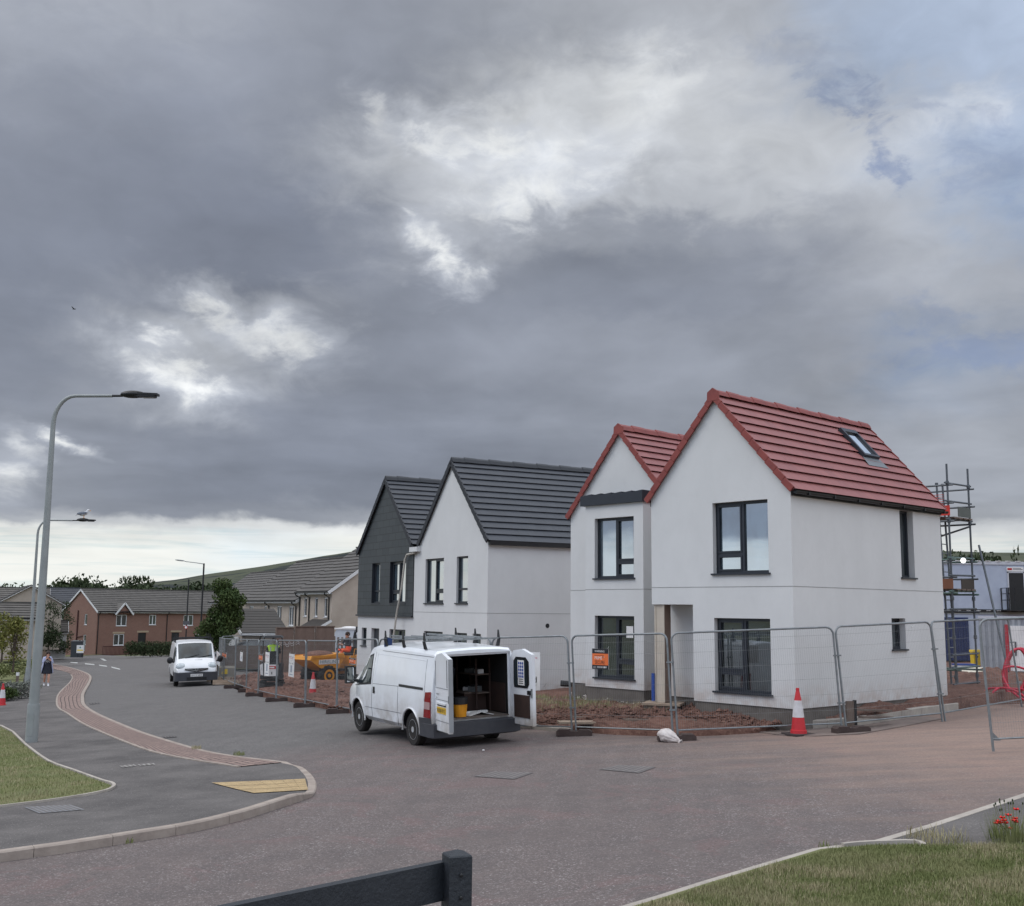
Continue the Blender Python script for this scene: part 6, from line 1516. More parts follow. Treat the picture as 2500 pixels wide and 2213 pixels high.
lab = ['fence panel reaching the bonnet of the open van from the left', 'fence panel hidden behind the bonnet of the open van', 'fence panel behind the load bay of the open van', 'fence panel carrying the estate agent board beside the open van doors',
       'fence panel with the orange and black warning sign before the bay window', 'fence panel in front of the lower window of the red-roofed house', 'fence panel in front of the side wall of the red-roofed house', 'fence panel between the house end and the scaffold']
leans = [(-.03, 0), (-.03, 0), (-.03, 0), (-.05, .02), (-.05, .02), (-.055, .02), (-.075, .02), (-.1, .02)]
for i in range(8): fence_panel(RNP[i], RNP[i + 1], lab[i], leans[i])
LN = [(822, 1740), (745, 1723), (674, 1709), (630, 1698), (601, 1689), (573, 1679), (546, 1668), (533, 1655)]
LNP = [GP(*q) for q in LN]
lab = ['fence panel in front of the yellow dumper', 'fence panel with the long white board left of the dumper', 'fence panel in front of the small excavator', 'fence panel with an orange sign left of the excavator', 'narrow-looking fence panel seen almost edge-on beyond the excavator', 'fence panel with orange sign before the far traffic cone', 'last fence panel of the run, beside the second white van']
for i in range(7): fence_panel(LNP[i + 1], LNP[i], lab[i], (-.015, 0), 1.95, wk=.36)
BN = [GP(536, 1652), GP(640, 1640), GP(760, 1630)]
fence_panel(BN[0], BN[1], 'far fence panel across the back, left of the excavator canopy', (0, 0), 2.0); fence_panel(BN[1], BN[2], 'far fence panel across the back, in front of the brown hoarding', (0, 0), 2.0)
gp0, gp1 = GP(2418, 1840), GP(2790, 1822); fence_panel(gp0 + Vector((0, 0, .05)), gp1 + Vector((0, 0, .05)), 'nearest fence panel, cut by the right edge of the photo', (-.055, .02), 2.05)
mb = MB(); mb.prism([(0, 0, 0), (.13, 0, 0), (0, 0, .13)], (0, .01, 0), GALV); o = mb.build('stay_plate', loc=gp0 + Vector((.05, 0, .2))); tag(o, 'small triangular steel plate at the foot of the nearest panel', 'plate')
ft = [((1402, 1797), (1, -.12), 'dark rubber foot under the panel joint right of the open van doors'), ((1652, 1809), (1, .0), 'dark rubber foot holding the white sandbag'), ((2078, 1790), (1, .25), 'rubber foot beyond the large traffic cone')]
for (u, v), dv, l in ft: rubber_foot(GP(u, v), Vector((dv[0], dv[1], 0)), l)
for i, (u, v, l) in enumerate(((830, 1742, 'rubber foot nearest the bonnet of the open van'), (748, 1727, 'rubber foot beneath the cone by the dumper'), (677, 1713, 'rubber foot in front of the excavator'), (626, 1700, 'rubber foot left of the excavator, fourth from the open van'), (606, 1690, 'rubber foot fifth from the open van'), (570, 1681, 'rubber foot sixth from the open van'), (541, 1671, 'rubber foot beside the second white van'))):
    rubber_foot(GP(u, v), Vector((1, .12, 0)), l, 1.05)

# boards and signs tied to the fence
def board(name, a, b, u0, v0, u1, v1, draw, label, cat='sign', off=.035, group=None):
    """flat board on the fence plane: pixel corners top-left/bottom-right"""
    tl, br_ = hit_plane(a, b, u0, v0), hit_plane(a, b, u1, v1); tr = hit_plane(a, b, u1, v0 + (0)); U = (tr - tl); U.z = 0; w = U.length; U.normalize(); V = Vector((0, 0, 1)); n = U.cross(V)
    if n.dot(tl) > 0: n = -n
    h = tl.z - br_.z; o0 = Vector((tl.x, tl.y, br_.z)) + n * off
    root = empty(name, o0, 0, label, cat, group); mb = MB(); mb.obox(U * w / 2 + V * h / 2, U * w / 2, n * .004, V * h / 2, SIGNW); bd = mb.build('board', root)
    def R_(x0, y0, x1, y1, mt, k=1): 
        mb2.obox(U * w * (x0 + x1) / 2 + V * h * (y0 + y1) / 2 + n * (.005 + .0012 * k), U * w * (x1 - x0) / 2, n * .0006, V * h * (y1 - y0) / 2, mt)
    def T_(s, x0, y0, x1, y1, mt, k=2): mb2.text(s, U * w * x0 + V * h * y0 + n * (.0065 + .0012 * k), U, V, w * (x1 - x0), h * (y1 - y0), mt, 0)
    mb2 = MB(); draw(R_, T_); mb2.build('print', bd); 
    tie = MB(); tie.tube([U * .02 + V * h - n * .0, U * .02 + V * (h + .06) - n * off], .003, WHITEP, 4); tie.tube([U * (w - .02) + V * h, U * (w - .02) + V * (h + .05) - n * off], .003, WHITEP, 4); tie.build('cable_tie', root)
    return root
def prime(R_, T_):
    R_(0, 0, 1, 1, SIGNB, 0); R_(.01, .2, .99, .76, ORANGE, 1)
    T_('WARNING', .16, .82, .76, .93, SIGNW); T_('PRIME', .16, .47, .62, .62, SIGNW); T_('SECURE', .18, .25, .78, .42, SIGNB); R_(.15, .66, .7, .675, SIGNB, 2)
    R_(.66, .55, .70, .66, SIGNB, 2); R_(.70, .58, .74, .62, SIGNW, 2)
    R_(.06, .12, .26, .13, SIGNW, 1); R_(.06, .06, .26, .07, SIGNW, 1)
    for k in range(5): R_(.34 + k * .12, .06, .39 + k * .12 + (.03 if k == 3 else 0), .14, SIGNW, 1)
board('warning_sign', RNP[4], RNP[5], 1448.3, 1583.5, 1488, 1635, prime, 'orange and black WARNING sign hanging on the fence before the bay window', group='security warning signs')
def kf(R_, T_):
    T_('Knight', .54, .815, .90, .88, PINK); T_('Frank', .54, .735, .82, .79, PINK); R_(.42, .815, .50, .87, PINK); R_(.43, .73, .50, .785, PINK)
    T_('Sold', .30, .20, .88, .36, SIGNB); T_('subject to', .50, .12, .88, .145, SIGNB)
board('agent_board', RNP[3], RNP[4], 1258, 1591, 1321, 1686, kf, 'white estate agent board with crimson lettering beside the open van door')
def tall(R_, T_):
    T_('Knight', .3, .84, .9, .89, SIGNB); T_('Frank', .3, .78, .8, .83, PINK); R_(.1, .84, .22, .89, PINK); R_(.35, .2, .65, .5, mat('print_grey', RGB(150, 156, 170), .6)); T_('For sale', .1, .56, .9, .62, SIGNB); R_(.2, .08, .8, .12, MATS['print_grey'])
board('agent_board', LNP[0], LNP[1], 709, 1596, 722, 1655, tall, 'long white board hanging between the excavator and the dumper', group='long white boards on the fence')
board('agent_board', LNP[1], LNP[2], 651, 1592, 661, 1652, tall, 'long white board hanging in front of the hi-vis excavator driver', group='long white boards on the fence')
board('agent_board', LNP[4], LNP[5], 589, 1592, 595, 1616, tall, 'short white board on the edge-on part of the fence run', group='long white boards on the fence')
board('agent_board', LNP[6], LNP[7], 531, 1589, 540, 1632, tall, 'long white board at the headlight of the second white van', group='long white boards on the fence')
board('warning_sign', LNP[5], LNP[6], 545, 1591, 555, 1609, prime, 'small orange warning sign behind which the far cone stands', group='security warning signs')
board('warning_sign', LNP[2], LNP[3], 635, 1596, 644, 1616, prime, 'small orange warning sign left of the excavator driver', group='security warning signs')
board('warning_sign', RNP[0], RNP[1], 856, 1606, 872, 1625, prime, 'orange warning sign overlapping the rear wheel of the dumper', group='security warning signs')

# ---------- traffic cones
def cone(p, h, label, tilt=0.0):
    root = empty('traffic_cone', p, random.uniform(0, 1), label, 'traffic cone', 'red and white traffic cones'); root.rotation_euler[1] = tilt; k = h / .95
    mb = MB(); mb.prism([(-.25 * k, -.25 * k, 0), (.25 * k, -.25 * k, 0), (.28 * k, 0, 0), (.25 * k, .25 * k, 0), (-.25 * k, .25 * k, 0), (-.28 * k, 0, 0)], (0, 0, .035), mat('cone_base_rubber', RGB(52, 46, 46), .9, RGB(70, 62, 60), 8)); mb.build('base', root)
    mb = MB(); mb.lathe([(.17 * k, .035), (.165 * k, .10 * k), (.145 * k, .11 * k), (.118 * k, .36 * k)], (0, 0, 0), (0, 0, 1), CONER, 22); mb.build('cone_body', root, smooth=40); mb = MB(); mb.lathe([(.077 * k, .70 * k), (.056 * k, .80 * k), (.035 * k, .90 * k), (.04 * k, .905 * k), (.036 * k, .95 * k), (.0, .95 * k)], (0, 0, 0), (0, 0, 1), CONER, 18)
    mb.build('cone_tip', root, smooth=40)
    mb = MB(); mb.lathe([(.121 * k, .36 * k), (.0795 * k, .70 * k), (.076 * k, .70 * k)], (0, 0, 0), (0, 0, 1), CONEW, 22); mb.build('reflective_sleeve', root, smooth=60); return root
cone(GP(1950, 1795), .88, 'tall red and white cone in front of the red-roofed house corner')
cone(GP(763, 1706), .86, 'red and white cone behind the fence near the dumper front wheel')
cone(GP(562, 1637), .88, 'faded red and white cone standing beyond the orange sign near the second van')
cone(GP(4, 1726), .80, 'cone with dirty orange bottom at the left edge on the footway')
# ---------- sandbag draped over the foot
p = GP(1632, 1812); SB = empty('sandbag', p, .2, 'dirty white sandbag flopped over the fence foot', 'sandbag'); bm = bmesh.new(); bmesh.ops.create_icosphere(bm, subdivisions=5, radius=1.0)
from mathutils import noise as mnoise
for v in bm.verts:
    c = v.co.copy(); n1 = mnoise.fractal(c * 1.6 + Vector((3, 1, 2)), 1, 2, 4); x, y, z = c
    neck = max(0, (x - .45) / .55); fold = math.cos(math.atan2(y, z) * 9) * .12 * neck
    s = (1 - .62 * neck ** 1.0) + fold; v.co = Vector((x * .27 - .0 + neck * .05, y * .17 * s, z * .15 * s * (1 + .12 * (x < 0))) ) * (1 + .12 * n1)
    v.co.z = max(v.co.z + .14, .012) - max(0, x) * .09
me = bpy.data.meshes.new('bag'); bm.to_mesh(me); bm.free(); me.materials.append(mat('sandbag_cloth', RGB(208, 202, 200), .9, RGB(176, 164, 158), 6, bump=.5, bs=25)); me.polygons.foreach_set('use_smooth', [True] * len(me.polygons)); o = bpy.data.objects.new('bag', me); COL.objects.link(o); o.parent = SB
SB.rotation_euler = (0, 0, -.75); SB.scale = (.82,) * 3
mb = MB(); mb.lathe([(.03, .0), (.075, .06), (.06, .075), (.02, .03)], (.27, 0, .03), (1, 0, -.3), MATS['sandbag_cloth'], 14); mb.build('tied_neck', SB, smooth=60)

# ---------- porch prop and pallet plinth at the red-roofed house
Mrh = Matrix.Translation(RH.location) @ Matrix.Rotation(-.834, 4, 'Z')
def rh(x, y, z): return Mrh @ Vector((x, y, z))
gzp = soil_z(*rh(-3.4, .1, 0)[:2]) - .06
base = rh(-3.48, .16, 0); PT = empty('timber_prop', (base.x, base.y, gzp + .22), -.834 + .0, 'pale boxed timber post propping the porch corner', 'post'); mb = MB(); hh = rh(0, 0, 2.02).z - (gzp + .22) - .004
mb.box(-.13, .13, -.11, .11, 0, hh, mat('primed_board', RGB(196, 186, 172), .8, RGB(176, 164, 150), 3)); mb.box(-.14, -.10, -.125, -.11, 0.02, hh, MATS['primed_board']); mb.box(.10, .14, -.125, -.11, .02, hh, MATS['primed_board']); mb.build('post', PT)
mb = MB(); mb.box(.13, .14, -.10, .10, 0, hh, mat('brown_board_edge', RGB(120, 100, 88), .8)); mb.build('edge_board', PT)
mb = MB(); mb.box(-.2, -.135, -.17, -.13, .02, .62, mat('blue_pipe', RGB(40, 74, 150), .5)); o = mb.build('blue_duct'); o.location = PT.location; o.rotation_euler = (0, 0, -.834); tag(o, 'short blue duct standing against the timber prop', 'duct')
PB = empty('wooden_plinth', (base.x, base.y, gzp), -.834 + .5, 'low wooden box base under the timber prop', 'base'); mb = MB(); mb.box(-.42, .42, -.36, .36, .17, .215, WOOD); mb.build('top_board', PB)
mb = MB(); mb.box(-.38, .38, -.33, .33, 0.0, .17, OLDWOOD); mb.build('box', PB)
# rough post with dark side right of the third joint
p = GP(2076, 1768, .1); mb = MB(); mb.box(-.07, .07, -.05, .05, -.1, .44, OLDWOOD); mb.box(.072, .12, -.06, .05, -.1, .46, BLACKP); o = mb.build('stub_post', loc=p); tag(o, 'short rough timber post with black edge beside the fence joint', 'post')
for k, (u, v, l_) in enumerate(((2125, 1737, 'upper weathered plank lying by the side wall'), (2135, 1745, 'lower weathered plank lying by the side wall'))):
    p = GP(u, v, .25); p.z = soil_z(p.x, p.y) - .06; mb = MB(); mb.box(-.5 + .1 * k, .5, -.06, .06, 0, .04, OLDWOOD); o = mb.build('plank', loc=p + Vector((0, 0, .06 + .05 * (1 - k)))); o.rotation_euler = (0, .05, .35 + .2 * k); tag(o, l_, 'plank')
p = GP(1407, 1772, .15); p.z = soil_z(p.x, p.y) - .08; mb = MB(); mb.box(-.38, .38, -.2, .2, 0, .04, WOOD); o = mb.build('board_offcut', loc=p + Vector((0, 0, .12))); o.rotation_euler = (0, 0, .1); tag(o, 'flat pale board offcut on the soil behind the fence foot', 'board')
for k, (u, v) in enumerate(((1770, 1741), (1785, 1742), (1799, 1744), (1812, 1743), (1828, 1745))):
    p = GP(u, v, .25); p.z = soil_z(p.x, p.y) - .12; mb = MB(); mb.ell((0, 0, .03), .05 + .01 * (k % 3), .04, .035, mat('pale_stone', RGB(196, 190, 184), .9), 7, 5); o = mb.build('stone', loc=p + Vector((0, 0, .13))); tag(o, 'small pale stone on the soil by the plinth of the red-roofed house', 'stone', 'pale stones by the plinth')
p = GP(1385, 1692, .15); mb = MB(); mb.lathe([(.09, 0), (.09, .4), (.075, .4), (.075, 0)], (0, 0, 0), (-1, .2, .05), BLACKP, 14); o = mb.build('black_pipe', loc=(p.x + .2, p.y, p.z + .25)); tag(o, 'short black pipe end poking out beside the house plinth', 'pipe')

# ---------- scaffold tower
sA = WP(2336, 1700, 28.8); sA.z = G(sA.x, sA.y); dx = Vector((.73, .68, 0)); dy = Vector((-.68, .73, 0)) * 1.0
SC = empty('scaffold_tower', sA, 0, 'steel tube scaffold tower with ladder at the far end of the red-roofed house', 'scaffold')
GT = mat('green_scaffold_tube', RGB(98, 124, 116), .5, RGB(84, 100, 96), 4, metal=.2); ST = mat('scaffold_tube', RGB(96, 102, 108), .5, RGB(78, 82, 86), 4, metal=.3)
def zat(v, u=2325, Y=28.8): return WP(u, v, Y).z - sA.z
H1 = zat(1133); H2 = WP(2381, 1145, 29.6).z - sA.z
std = [(Vector((0, 0, 0)), H1), (dx * 1.22, H2), (dy * 2.4, H1 - .4), (dx * 1.22 + dy * 2.4, H2 - .3)]
for b_, h_ in std:
    mb = MB(); mb.tube([b_ + Vector((0, 0, -.1)), b_ + Vector((0, 0, h_))], .026, ST, 10)
    for z in np.arange(.5, h_, 1.0): mb.lathe([(.045, -.05), (.05, 0), (.045, .05)], b_ + Vector((0, 0, float(z))), (0, 0, 1), ST, 8)
    mb.build('standard', SC, smooth=50)
lev = [zat(v) for v in (1180, 1224, 1268, 1362, 1405, 1444, 1488, 1600, 1632, 1672)]
for i, z in enumerate(lev):
    m_ = GT if i in (3, 5, 8) else ST
    mb = MB(); mb.tube([dx * -.15 + Vector((0, 0, z)), dx * 1.35 + Vector((0, 0, z + .02))], .025, m_, 8); mb.build('ledger', SC)
    if i not in (7, 9):
        mb = MB(); mb.tube([dy * -.15 + Vector((0, 0, z - .05)), dy * 2.55 + Vector((0, 0, z - .05))], .025, m_, 8); mb.build('transom', SC)
        mb = MB(); mb.tube([dx * 1.22 + dy * -.15 + Vector((0, 0, z - .07)), dx * 1.22 + dy * 2.55 + Vector((0, 0, z - .07))], .025, m_, 8); mb.build('transom', SC)
mb = MB(); mb.tube([dy * 2.3 + Vector((0, 0, zat(1362))), dx * 1.2 + Vector((0, 0, zat(1280)))], .025, ST, 8); mb.build('brace', SC)
for z, mt_ in ((zat(1268), OLDWOOD), (zat(1444), OLDWOOD)):
    for k in range(4):
        mb = MB(); a = dx * (.1 + k * .28); mb.obox(a + dx * .11 + dy * 1.2 + Vector((0, 0, z + .05)), dx * .11, dy * 1.3, Vector((0, 0, .02)), mt_); mb.build('scaffold_board', SC)
for z, m0, m1 in ((zat(1258), mat('red_netting', RGB(200, 60, 50), .7), mat('toe_board_grey', RGB(96, 100, 96), .8)), (zat(1437), mat('toe_board_brown', RGB(140, 96, 76), .8), mat('toe_board_dark', RGB(70, 62, 56), .8))):
    mb = MB(); mb.obox(dy * .9 - dx * .03 + Vector((0, 0, z + .12)), dx * .012, dy * .95, Vector((0, 0, .13)), m0); mb.build('toe_board', SC); mb = MB(); mb.obox(dx * .85 - dy * .03 + Vector((0, 0, z + .12)), dx * .36, dy * .012, Vector((0, 0, .13)), m1); mb.build('toe_board', SC)
mb = MB()
for k in range(9): mb.tube([dy * .1 - dx * .04 + Vector((0, 0, zat(1262) + .1 + k * .06)), dy * 2.0 - dx * .04 + Vector((0, 0, zat(1262) + .1 + k * .06))], .006, MATS['red_netting'], 4)
mb.build('red_guard_mesh', SC)
# ladder leaning inside the tower
la = sA + dx * .35 + dy * .2; LD = empty('ladder', la, 0, 'long grey ladder leaning up through the scaffold tower', 'ladder'); top = dx * .35 + dy * .35 + Vector((0, 0, zat(1178) + .02))
for s_ in (-1, 1):
    mb = MB(); off = dx * .17 * s_; mb.tube([off, off + top], .028, ST, 8); mb.lathe([(.045, 0), (.045, .05)], off + top, (0, 0, 1), ST, 8); mb.build('stile', LD)
for k in range(1, 22): mb = MB(); c = top * (k / 22.5); mb.tube([c - dx * .17, c + dx * .17], .014, GALV, 6); mb.build('rung', LD)
# raking pole from the tower towards the right
a, b = WP(2390, 1332, 30.0), WP(2462, 1640, 28.0); mb = MB(); mb.tube([a, b], .03, ST, 8); o = mb.build('raking_pole'); tag(o, 'long steel pole leaning from the scaffold down to the right', 'pole')
mb = MB(); p = WP(2351, 1369, 29.2); mb.lathe([(.0, 0), (.07, .01), (.07, .03), (.0, .04)], p, (0, -1, 0), mat('floodlight', RGB(250, 250, 245), .4, em=(1, 1, .95, 1.6)), 14); mb.tube([p + Vector((0, .03, 0)), p + Vector((.12, .1, .1))], .015, BLACKP, 6); o = mb.build('work_lamp'); tag(o, 'small bright round work lamp clamped to the scaffold', 'lamp')

# ---------- two-storey site cabins and containers behind
CABM = mat('cabin_panel', RGB(176, 184, 198), .6, RGB(160, 168, 184), 2); CABT = mat('cabin_trim', RGB(196, 198, 204), .5)
def cabin(u0, v0, u1, v1, Y, label, deep=3.0):
    a, b = WP(u0, v1, Y), WP(u1, v0, Y); root = empty('site_cabin', (a.x, Y, a.z), 0, label, 'cabin'); L = b.x - a.x; h = b.z - a.z
    mb = MB(); mb.box(0, L, 0, deep, 0, h, CABM); mb.build('wall', root); mb = MB(); mb.box(-.03, L + .03, -.04, deep, h - .12, h + .02, CABT); mb.box(-.03, L, -.03, 0, -.02, .1, BLACKP)
    mb.build('edge_trim', root); rb = MB()
    for k in range(int(L / .45)): rb.box(k * .45, k * .45 + .2, -.08, -.0, h + .02, h + .05, SIGNW)
    rb.build('roof_edge', root); return root, L, h
c1, L, h = cabin(2240, 1375, 2680, 1492, 50, 'upper pale blue-grey site cabin with an open dark doorway')
def cx(u): return WP(u, 1430, 50).x - c1.location.x
mb = MB(); mb.box(cx(2463), cx(2499), -.02, .03, .1, 1.72, BLACKP); mb.build('doorway', c1); mb = MB(); mb.box(cx(2460), cx(2463), -.04, 0, .1, 1.78, CABT); mb.box(cx(2499), cx(2502), -.04, 0, .1, 1.78, CABT); mb.box(cx(2460), cx(2502), -.04, 0, 1.74, 1.78, CABT); mb.build('door_frame', c1)
mb = MB(); mb.box(cx(2459), cx(2500), -.035, 0, 1.80, 2.0, SIGNW); mb.box(cx(2461), cx(2472), -.04, -.036, 1.86, 1.95, mat('cabin_red', RGB(180, 40, 40), .5)); mb.box(cx(2474), cx(2498), -.04, -.036, 1.88, 1.9, MATS['plate_grey']); mb.box(cx(2474), cx(2494), -.04, -.036, 1.93, 1.95, MATS['plate_grey']); mb.build('name_board', c1)
mb = MB()
for x in (cx(2442), cx(2456)): mb.box(x, x + .04, -.8, -.76, .1, 1.05, BLACKP); mb.box(x, x + .04, -.04, -.005, .1, 1.05, BLACKP)
for z in (.5, .78, 1.03): mb.box(cx(2442), cx(2500), -.8, -.77, z, z + .03, BLACKP); mb.box(cx(2442), cx(2442) + .03, -.8, -.005, z, z + .03, BLACKP)
mb.box(cx(2442), cx(2505), -.8, -.005, .04, .1, BLACKP); mb.build('landing_rail', c1)
c2, L, h = cabin(2240, 1496, 2680, 1612, 50.05, 'lower grey-green site cabin with dark blue shutters, partly hidden by the scaffold')
c2.children[0].data.materials[0] = mat('cabin_grey_green', RGB(150, 156, 152), .6, RGB(136, 142, 138), 2)
BLUEM = mat('blue_shutter', RGB(26, 44, 92), .5, RGB(20, 36, 78), 4); mb = MB(); x0, x1 = cx(2300), cx(2364); mb.box(x0, x1, -.05, -.004, .0, 1.9, BLUEM)
for k in range(10): mb.box(x0 + (x1 - x0) * k / 10, x0 + (x1 - x0) * k / 10 + .05, -.08, -.05, 0, 1.88, BLUEM)
mb.build('shutter', c2)
CT = WP(2395, 1640, 41); root = empty('container', CT, -.40, 'light grey ribbed storage container left of the red door frame', 'container'); CG = mat('container_grey', RGB(164, 168, 174), .6, RGB(140, 144, 150), 3); mb = MB(); x1 = (WP(2520, 1600, 41).x - CT.x) * 1.15; hh = WP(2395, 1507, 41).z - CT.z; mb.box(0, x1, 0, 2.4, 0, hh, CG)
for k in range(9): mb.box(.1 + k * .2, .2 + k * .2, -.04, 0, .05, hh - .08, CG)
mb.build('wall', root); mb = MB(); mb.box(-.02, x1, -.06, .05, hh - .04, hh + .04, CABT); mb.build('top_rail', root)
mb = MB(); a = WP(2447, 1530, 41).x - CT.x; b = WP(2494, 1530, 41).x - CT.x; RD = mat('red_frame', RGB(176, 30, 48), .5)
mb.box(a, a + .12, -.1, -.05, .0, hh - .25, RD); mb.box(b, b + .1, -.1, -.05, .0, hh - .25, RD); mb.build('red_door_frame', root)
mb = MB(); mb.box(a + .13, b - .01, -.07, -.045, .05, hh - .3, SIGNW); mb.box(a + .3, a + .36, -.09, -.07, .6, 1.1, MATS['plate_grey']); mb.build('door', root)
p = WP(2384, 1625, 44); root = empty('wheelie_bin', p, 0, 'bright yellow lidded bin in front of the lower cabin', 'bin'); mb = MB(); mb.prism([(-.14, -.14, 0), (.14, -.14, 0), (.17, -.17, .52), (-.17, -.17, .52)], (0, .34, 0), BRIGHTY); mb.lathe([(.04, 0), (.04, .004)], (-.02, -.168, .34), (0, -1, 0), SIGNB, 10); mb.build('body', root); mb = MB(); mb.prism([(-.19, -.2, .52), (.19, -.2, .52), (.17, -.18, .6), (-.17, -.18, .6)], (0, .4, 0), BRIGHTY); mb.build('lid', root)
# crimson ducting: coil and loose loops
DUCT = mat('crimson_duct', RGB(206, 36, 66), .45, RGB(180, 30, 56), 4)
cc = WP(2478, 1640, 27.5); mb = MB()
for k in range(7):
    c0 = cc + Vector((.05 * k, .08 * k, 0)); pts = [c0 + Vector((.34 * math.cos(t) + .25 * math.sin(t) * .35, .12 * math.cos(t), .55 * math.sin(t))) for t in np.linspace(0, 2 * math.pi, 28)[:-1]]; mb.tube(pts, .028, DUCT, 6, closed=True)
o = mb.build('duct_coil', smooth=60); tag(o, 'upright coil of crimson ducting against the container', 'coil')
def duct(pts, label, r=.027):
    P = [WP(u, v, y) for u, v, y in pts]; out = []
    for i in range(len(P) - 1):
        p0, p1, p2, p3 = P[max(i - 1, 0)], P[i], P[i + 1], P[min(i + 2, len(P) - 1)]
        for k in range(6): t = k / 6; out.append(.5 * ((2 * p1) + (p2 - p0) * t + (2 * p0 - 5 * p1 + 4 * p2 - p3) * t * t + (3 * p1 - p0 - 3 * p2 + p3) * t ** 3))
    out.append(P[-1]); mb = MB(); mb.tube(out, r, DUCT, 7); o = mb.build('loose_duct', smooth=60); tag(o, label, 'duct', 'loose crimson ducts')
duct([(2400, 1706, 27), (2403, 1692, 27), (2415, 1682, 27), (2450, 1681, 26.6), (2500, 1684, 26)], 'crimson duct arching low over the soil, furthest left of the loose ducts')
duct([(2422, 1702, 26.5), (2427, 1688, 26.5), (2445, 1680, 26.5), (2480, 1688, 26), (2520, 1715, 25.5)], 'crimson duct arching beside the first one and running out of the picture')
duct([(2520, 1640, 27), (2480, 1628, 27), (2452, 1632, 27), (2449, 1652, 27), (2465, 1682, 26.5), (2490, 1704, 26), (2530, 1722, 25.6)], 'large open loop of crimson duct in front of the coil')
mb = MB(); TP = mat('cream_sheet', RGB(206, 200, 184), .8)
p = WP(2380, 1650, 33); mb.prism([(-.5, 0, .0), (.5, 0, .12), (.5, .3, .2), (-.3, .3, .16)], (0, 0, .04), TP); mb.tube([(-.5, 0, .02), (-.58, -.1, -.18)], .05, TP, 6); o = mb.build('sheet', loc=p); tag(o, 'crumpled cream sheet lying on the soil heap left of the container', 'sheet')
mb = MB(); p = WP(2358, 1634, 38)
for k in range(3): mb.box(-.36, .36, 0, .3, k * .06, k * .06 + .05, (MATS['blue_pipe'], SIGNW, MATS['blue_pipe'])[k])
o = mb.build('wrapped_pack', loc=p); tag(o, 'blue and white wrapped pack on the ground behind the scaffold', 'pack')
# soil heap under the scaffold
mb = MB(); vs = []; fs = []; n = 34; c0 = WP(2405, 1672, 33)
for i in range(n + 1):
    for j in range(n + 1):
        x, y = -3.2 + 6.4 * i / n, -2.4 + 4.8 * j / n; r_ = max(0, 1 - (x / 3.2) ** 2) * max(0, 1 - (y / 2.4) ** 2)
        vs.append((c0.x + x, c0.y + y, G(c0.x + x, c0.y + y) + .0 + .50 * r_ + (.16 * vn2(x, y, 1.3) + .08 * vn2(x, y, 4, 2)) * min(1, r_ * 3)))
for i in range(n):
    for j in range(n): fs.append((i * (n + 1) + j, (i + 1) * (n + 1) + j, (i + 1) * (n + 1) + j + 1, i * (n + 1) + j + 1))
mb.raw(vs, fs, SOILM); o = mb.build('soil_heap', smooth=80); tag(o, 'low heap of red-brown soil between the scaffold and the container', 'heap')

# ---------- hoarding, caravan, fences behind the machines
HB = mat('plywood_hoarding', RGB(120, 102, 92), .85, RGB(94, 78, 70), 2.2, .5, .3); a, b = WP(669, 1640, 56), WP(814, 1638, 58)
for k, (f0, f1, v0) in enumerate(((0, .31, 1533), (.312, .66, 1530), (.662, 1, 1530))):
    p, q = a.lerp(b, f0), a.lerp(b, f1); ht = WP(740, v0, 57).z - p.z; root = empty('hoarding', p, math.atan2(q.y - p.y, q.x - p.x), ('plywood hoarding panel with pale scrawl, left of the three', 'middle plywood hoarding panel behind the dumper', 'right plywood hoarding panel next to the caravan')[k], 'hoarding', 'plywood hoarding behind the machines'); w = (q - p).length
    mb = MB(); mb.box(0, w - .02, 0, .03, -.3, ht, HB); mb.build('sheet', root); mb = MB(); mb.box(0, w, -.05, 0, ht - .02, ht + .03, OLDWOOD); mb.box(0, .06, -.05, 0, -.3, ht - .02, OLDWOOD)
    mb.build('batten', root)
    if k == 0:
        mb = MB(); r_ = random.Random(3); pts = [(.15 + i * .09, -.006, ht - .75 + r_.uniform(-.09, .12)) for i in range(14)]; mb.tube(pts, .012, WHITET, 4); mb.tube([(x + .02, y, z - .1) for x, y, z in pts], .01, WHITET, 4); mb.build('chalk_scrawl', root)
p = WP(815, 1612, 60); root = empty('caravan', p, -.05, 'white caravan behind the picket fence', 'caravan'); mb = MB(); hh = WP(815, 1537, 60).z - p.z; mb.prism([(0, 0, 0), (3.2, 0, 0), (3.2, 0, hh), (0.1, 0, hh), (0, 0, hh - .2)], (0, 2, 0), mat('caravan_white', RGB(200, 206, 212), .5)); mb.build('shell', root)
mb = MB(); mb.box(-.05, 3.2, -.05, 2, hh, hh + .06, SIGNW); mb.ell((.7, .6, hh + .09), .45, .3, .07, SIGNW); mb.build('roof', root)
def picket(name, a, b, h, mt, label, gap=.18, w=.1):
    root = empty(name, a, math.atan2(b.y - a.y, b.x - a.x), label, 'fence'); L = (Vector((b.x - a.x, b.y - a.y, 0))).length; dz = (b.z - a.z) / L; mb = MB()
    n = int(L / gap)
    for i in range(n): x = i * gap; mb.box(x, x + w, 0, .02, dz * x - .2, dz * x + h, mt)
    mb.build('board_panel', root)
    for z in (h * .25, h * .8):
        m2 = MB(); m2.bar((0, .04, z), (L, .04, z + dz * L), .03, .08, mt); m2.build('rail', root)
    for x in np.arange(0, L, 1.8): m2 = MB(); m2.box(x, x + .09, .02, .11, dz * x - .2, dz * x + h + .05, mt); m2.build('fence_post', root)
    return root
picket('picket_fence', WP(812, 1610, 57), WP(905, 1612, 57), WP(812, 1556, 57).z - WP(812, 1610, 57).z, OLDWOOD, 'weathered picket fence in front of the white caravan', .2, .11)
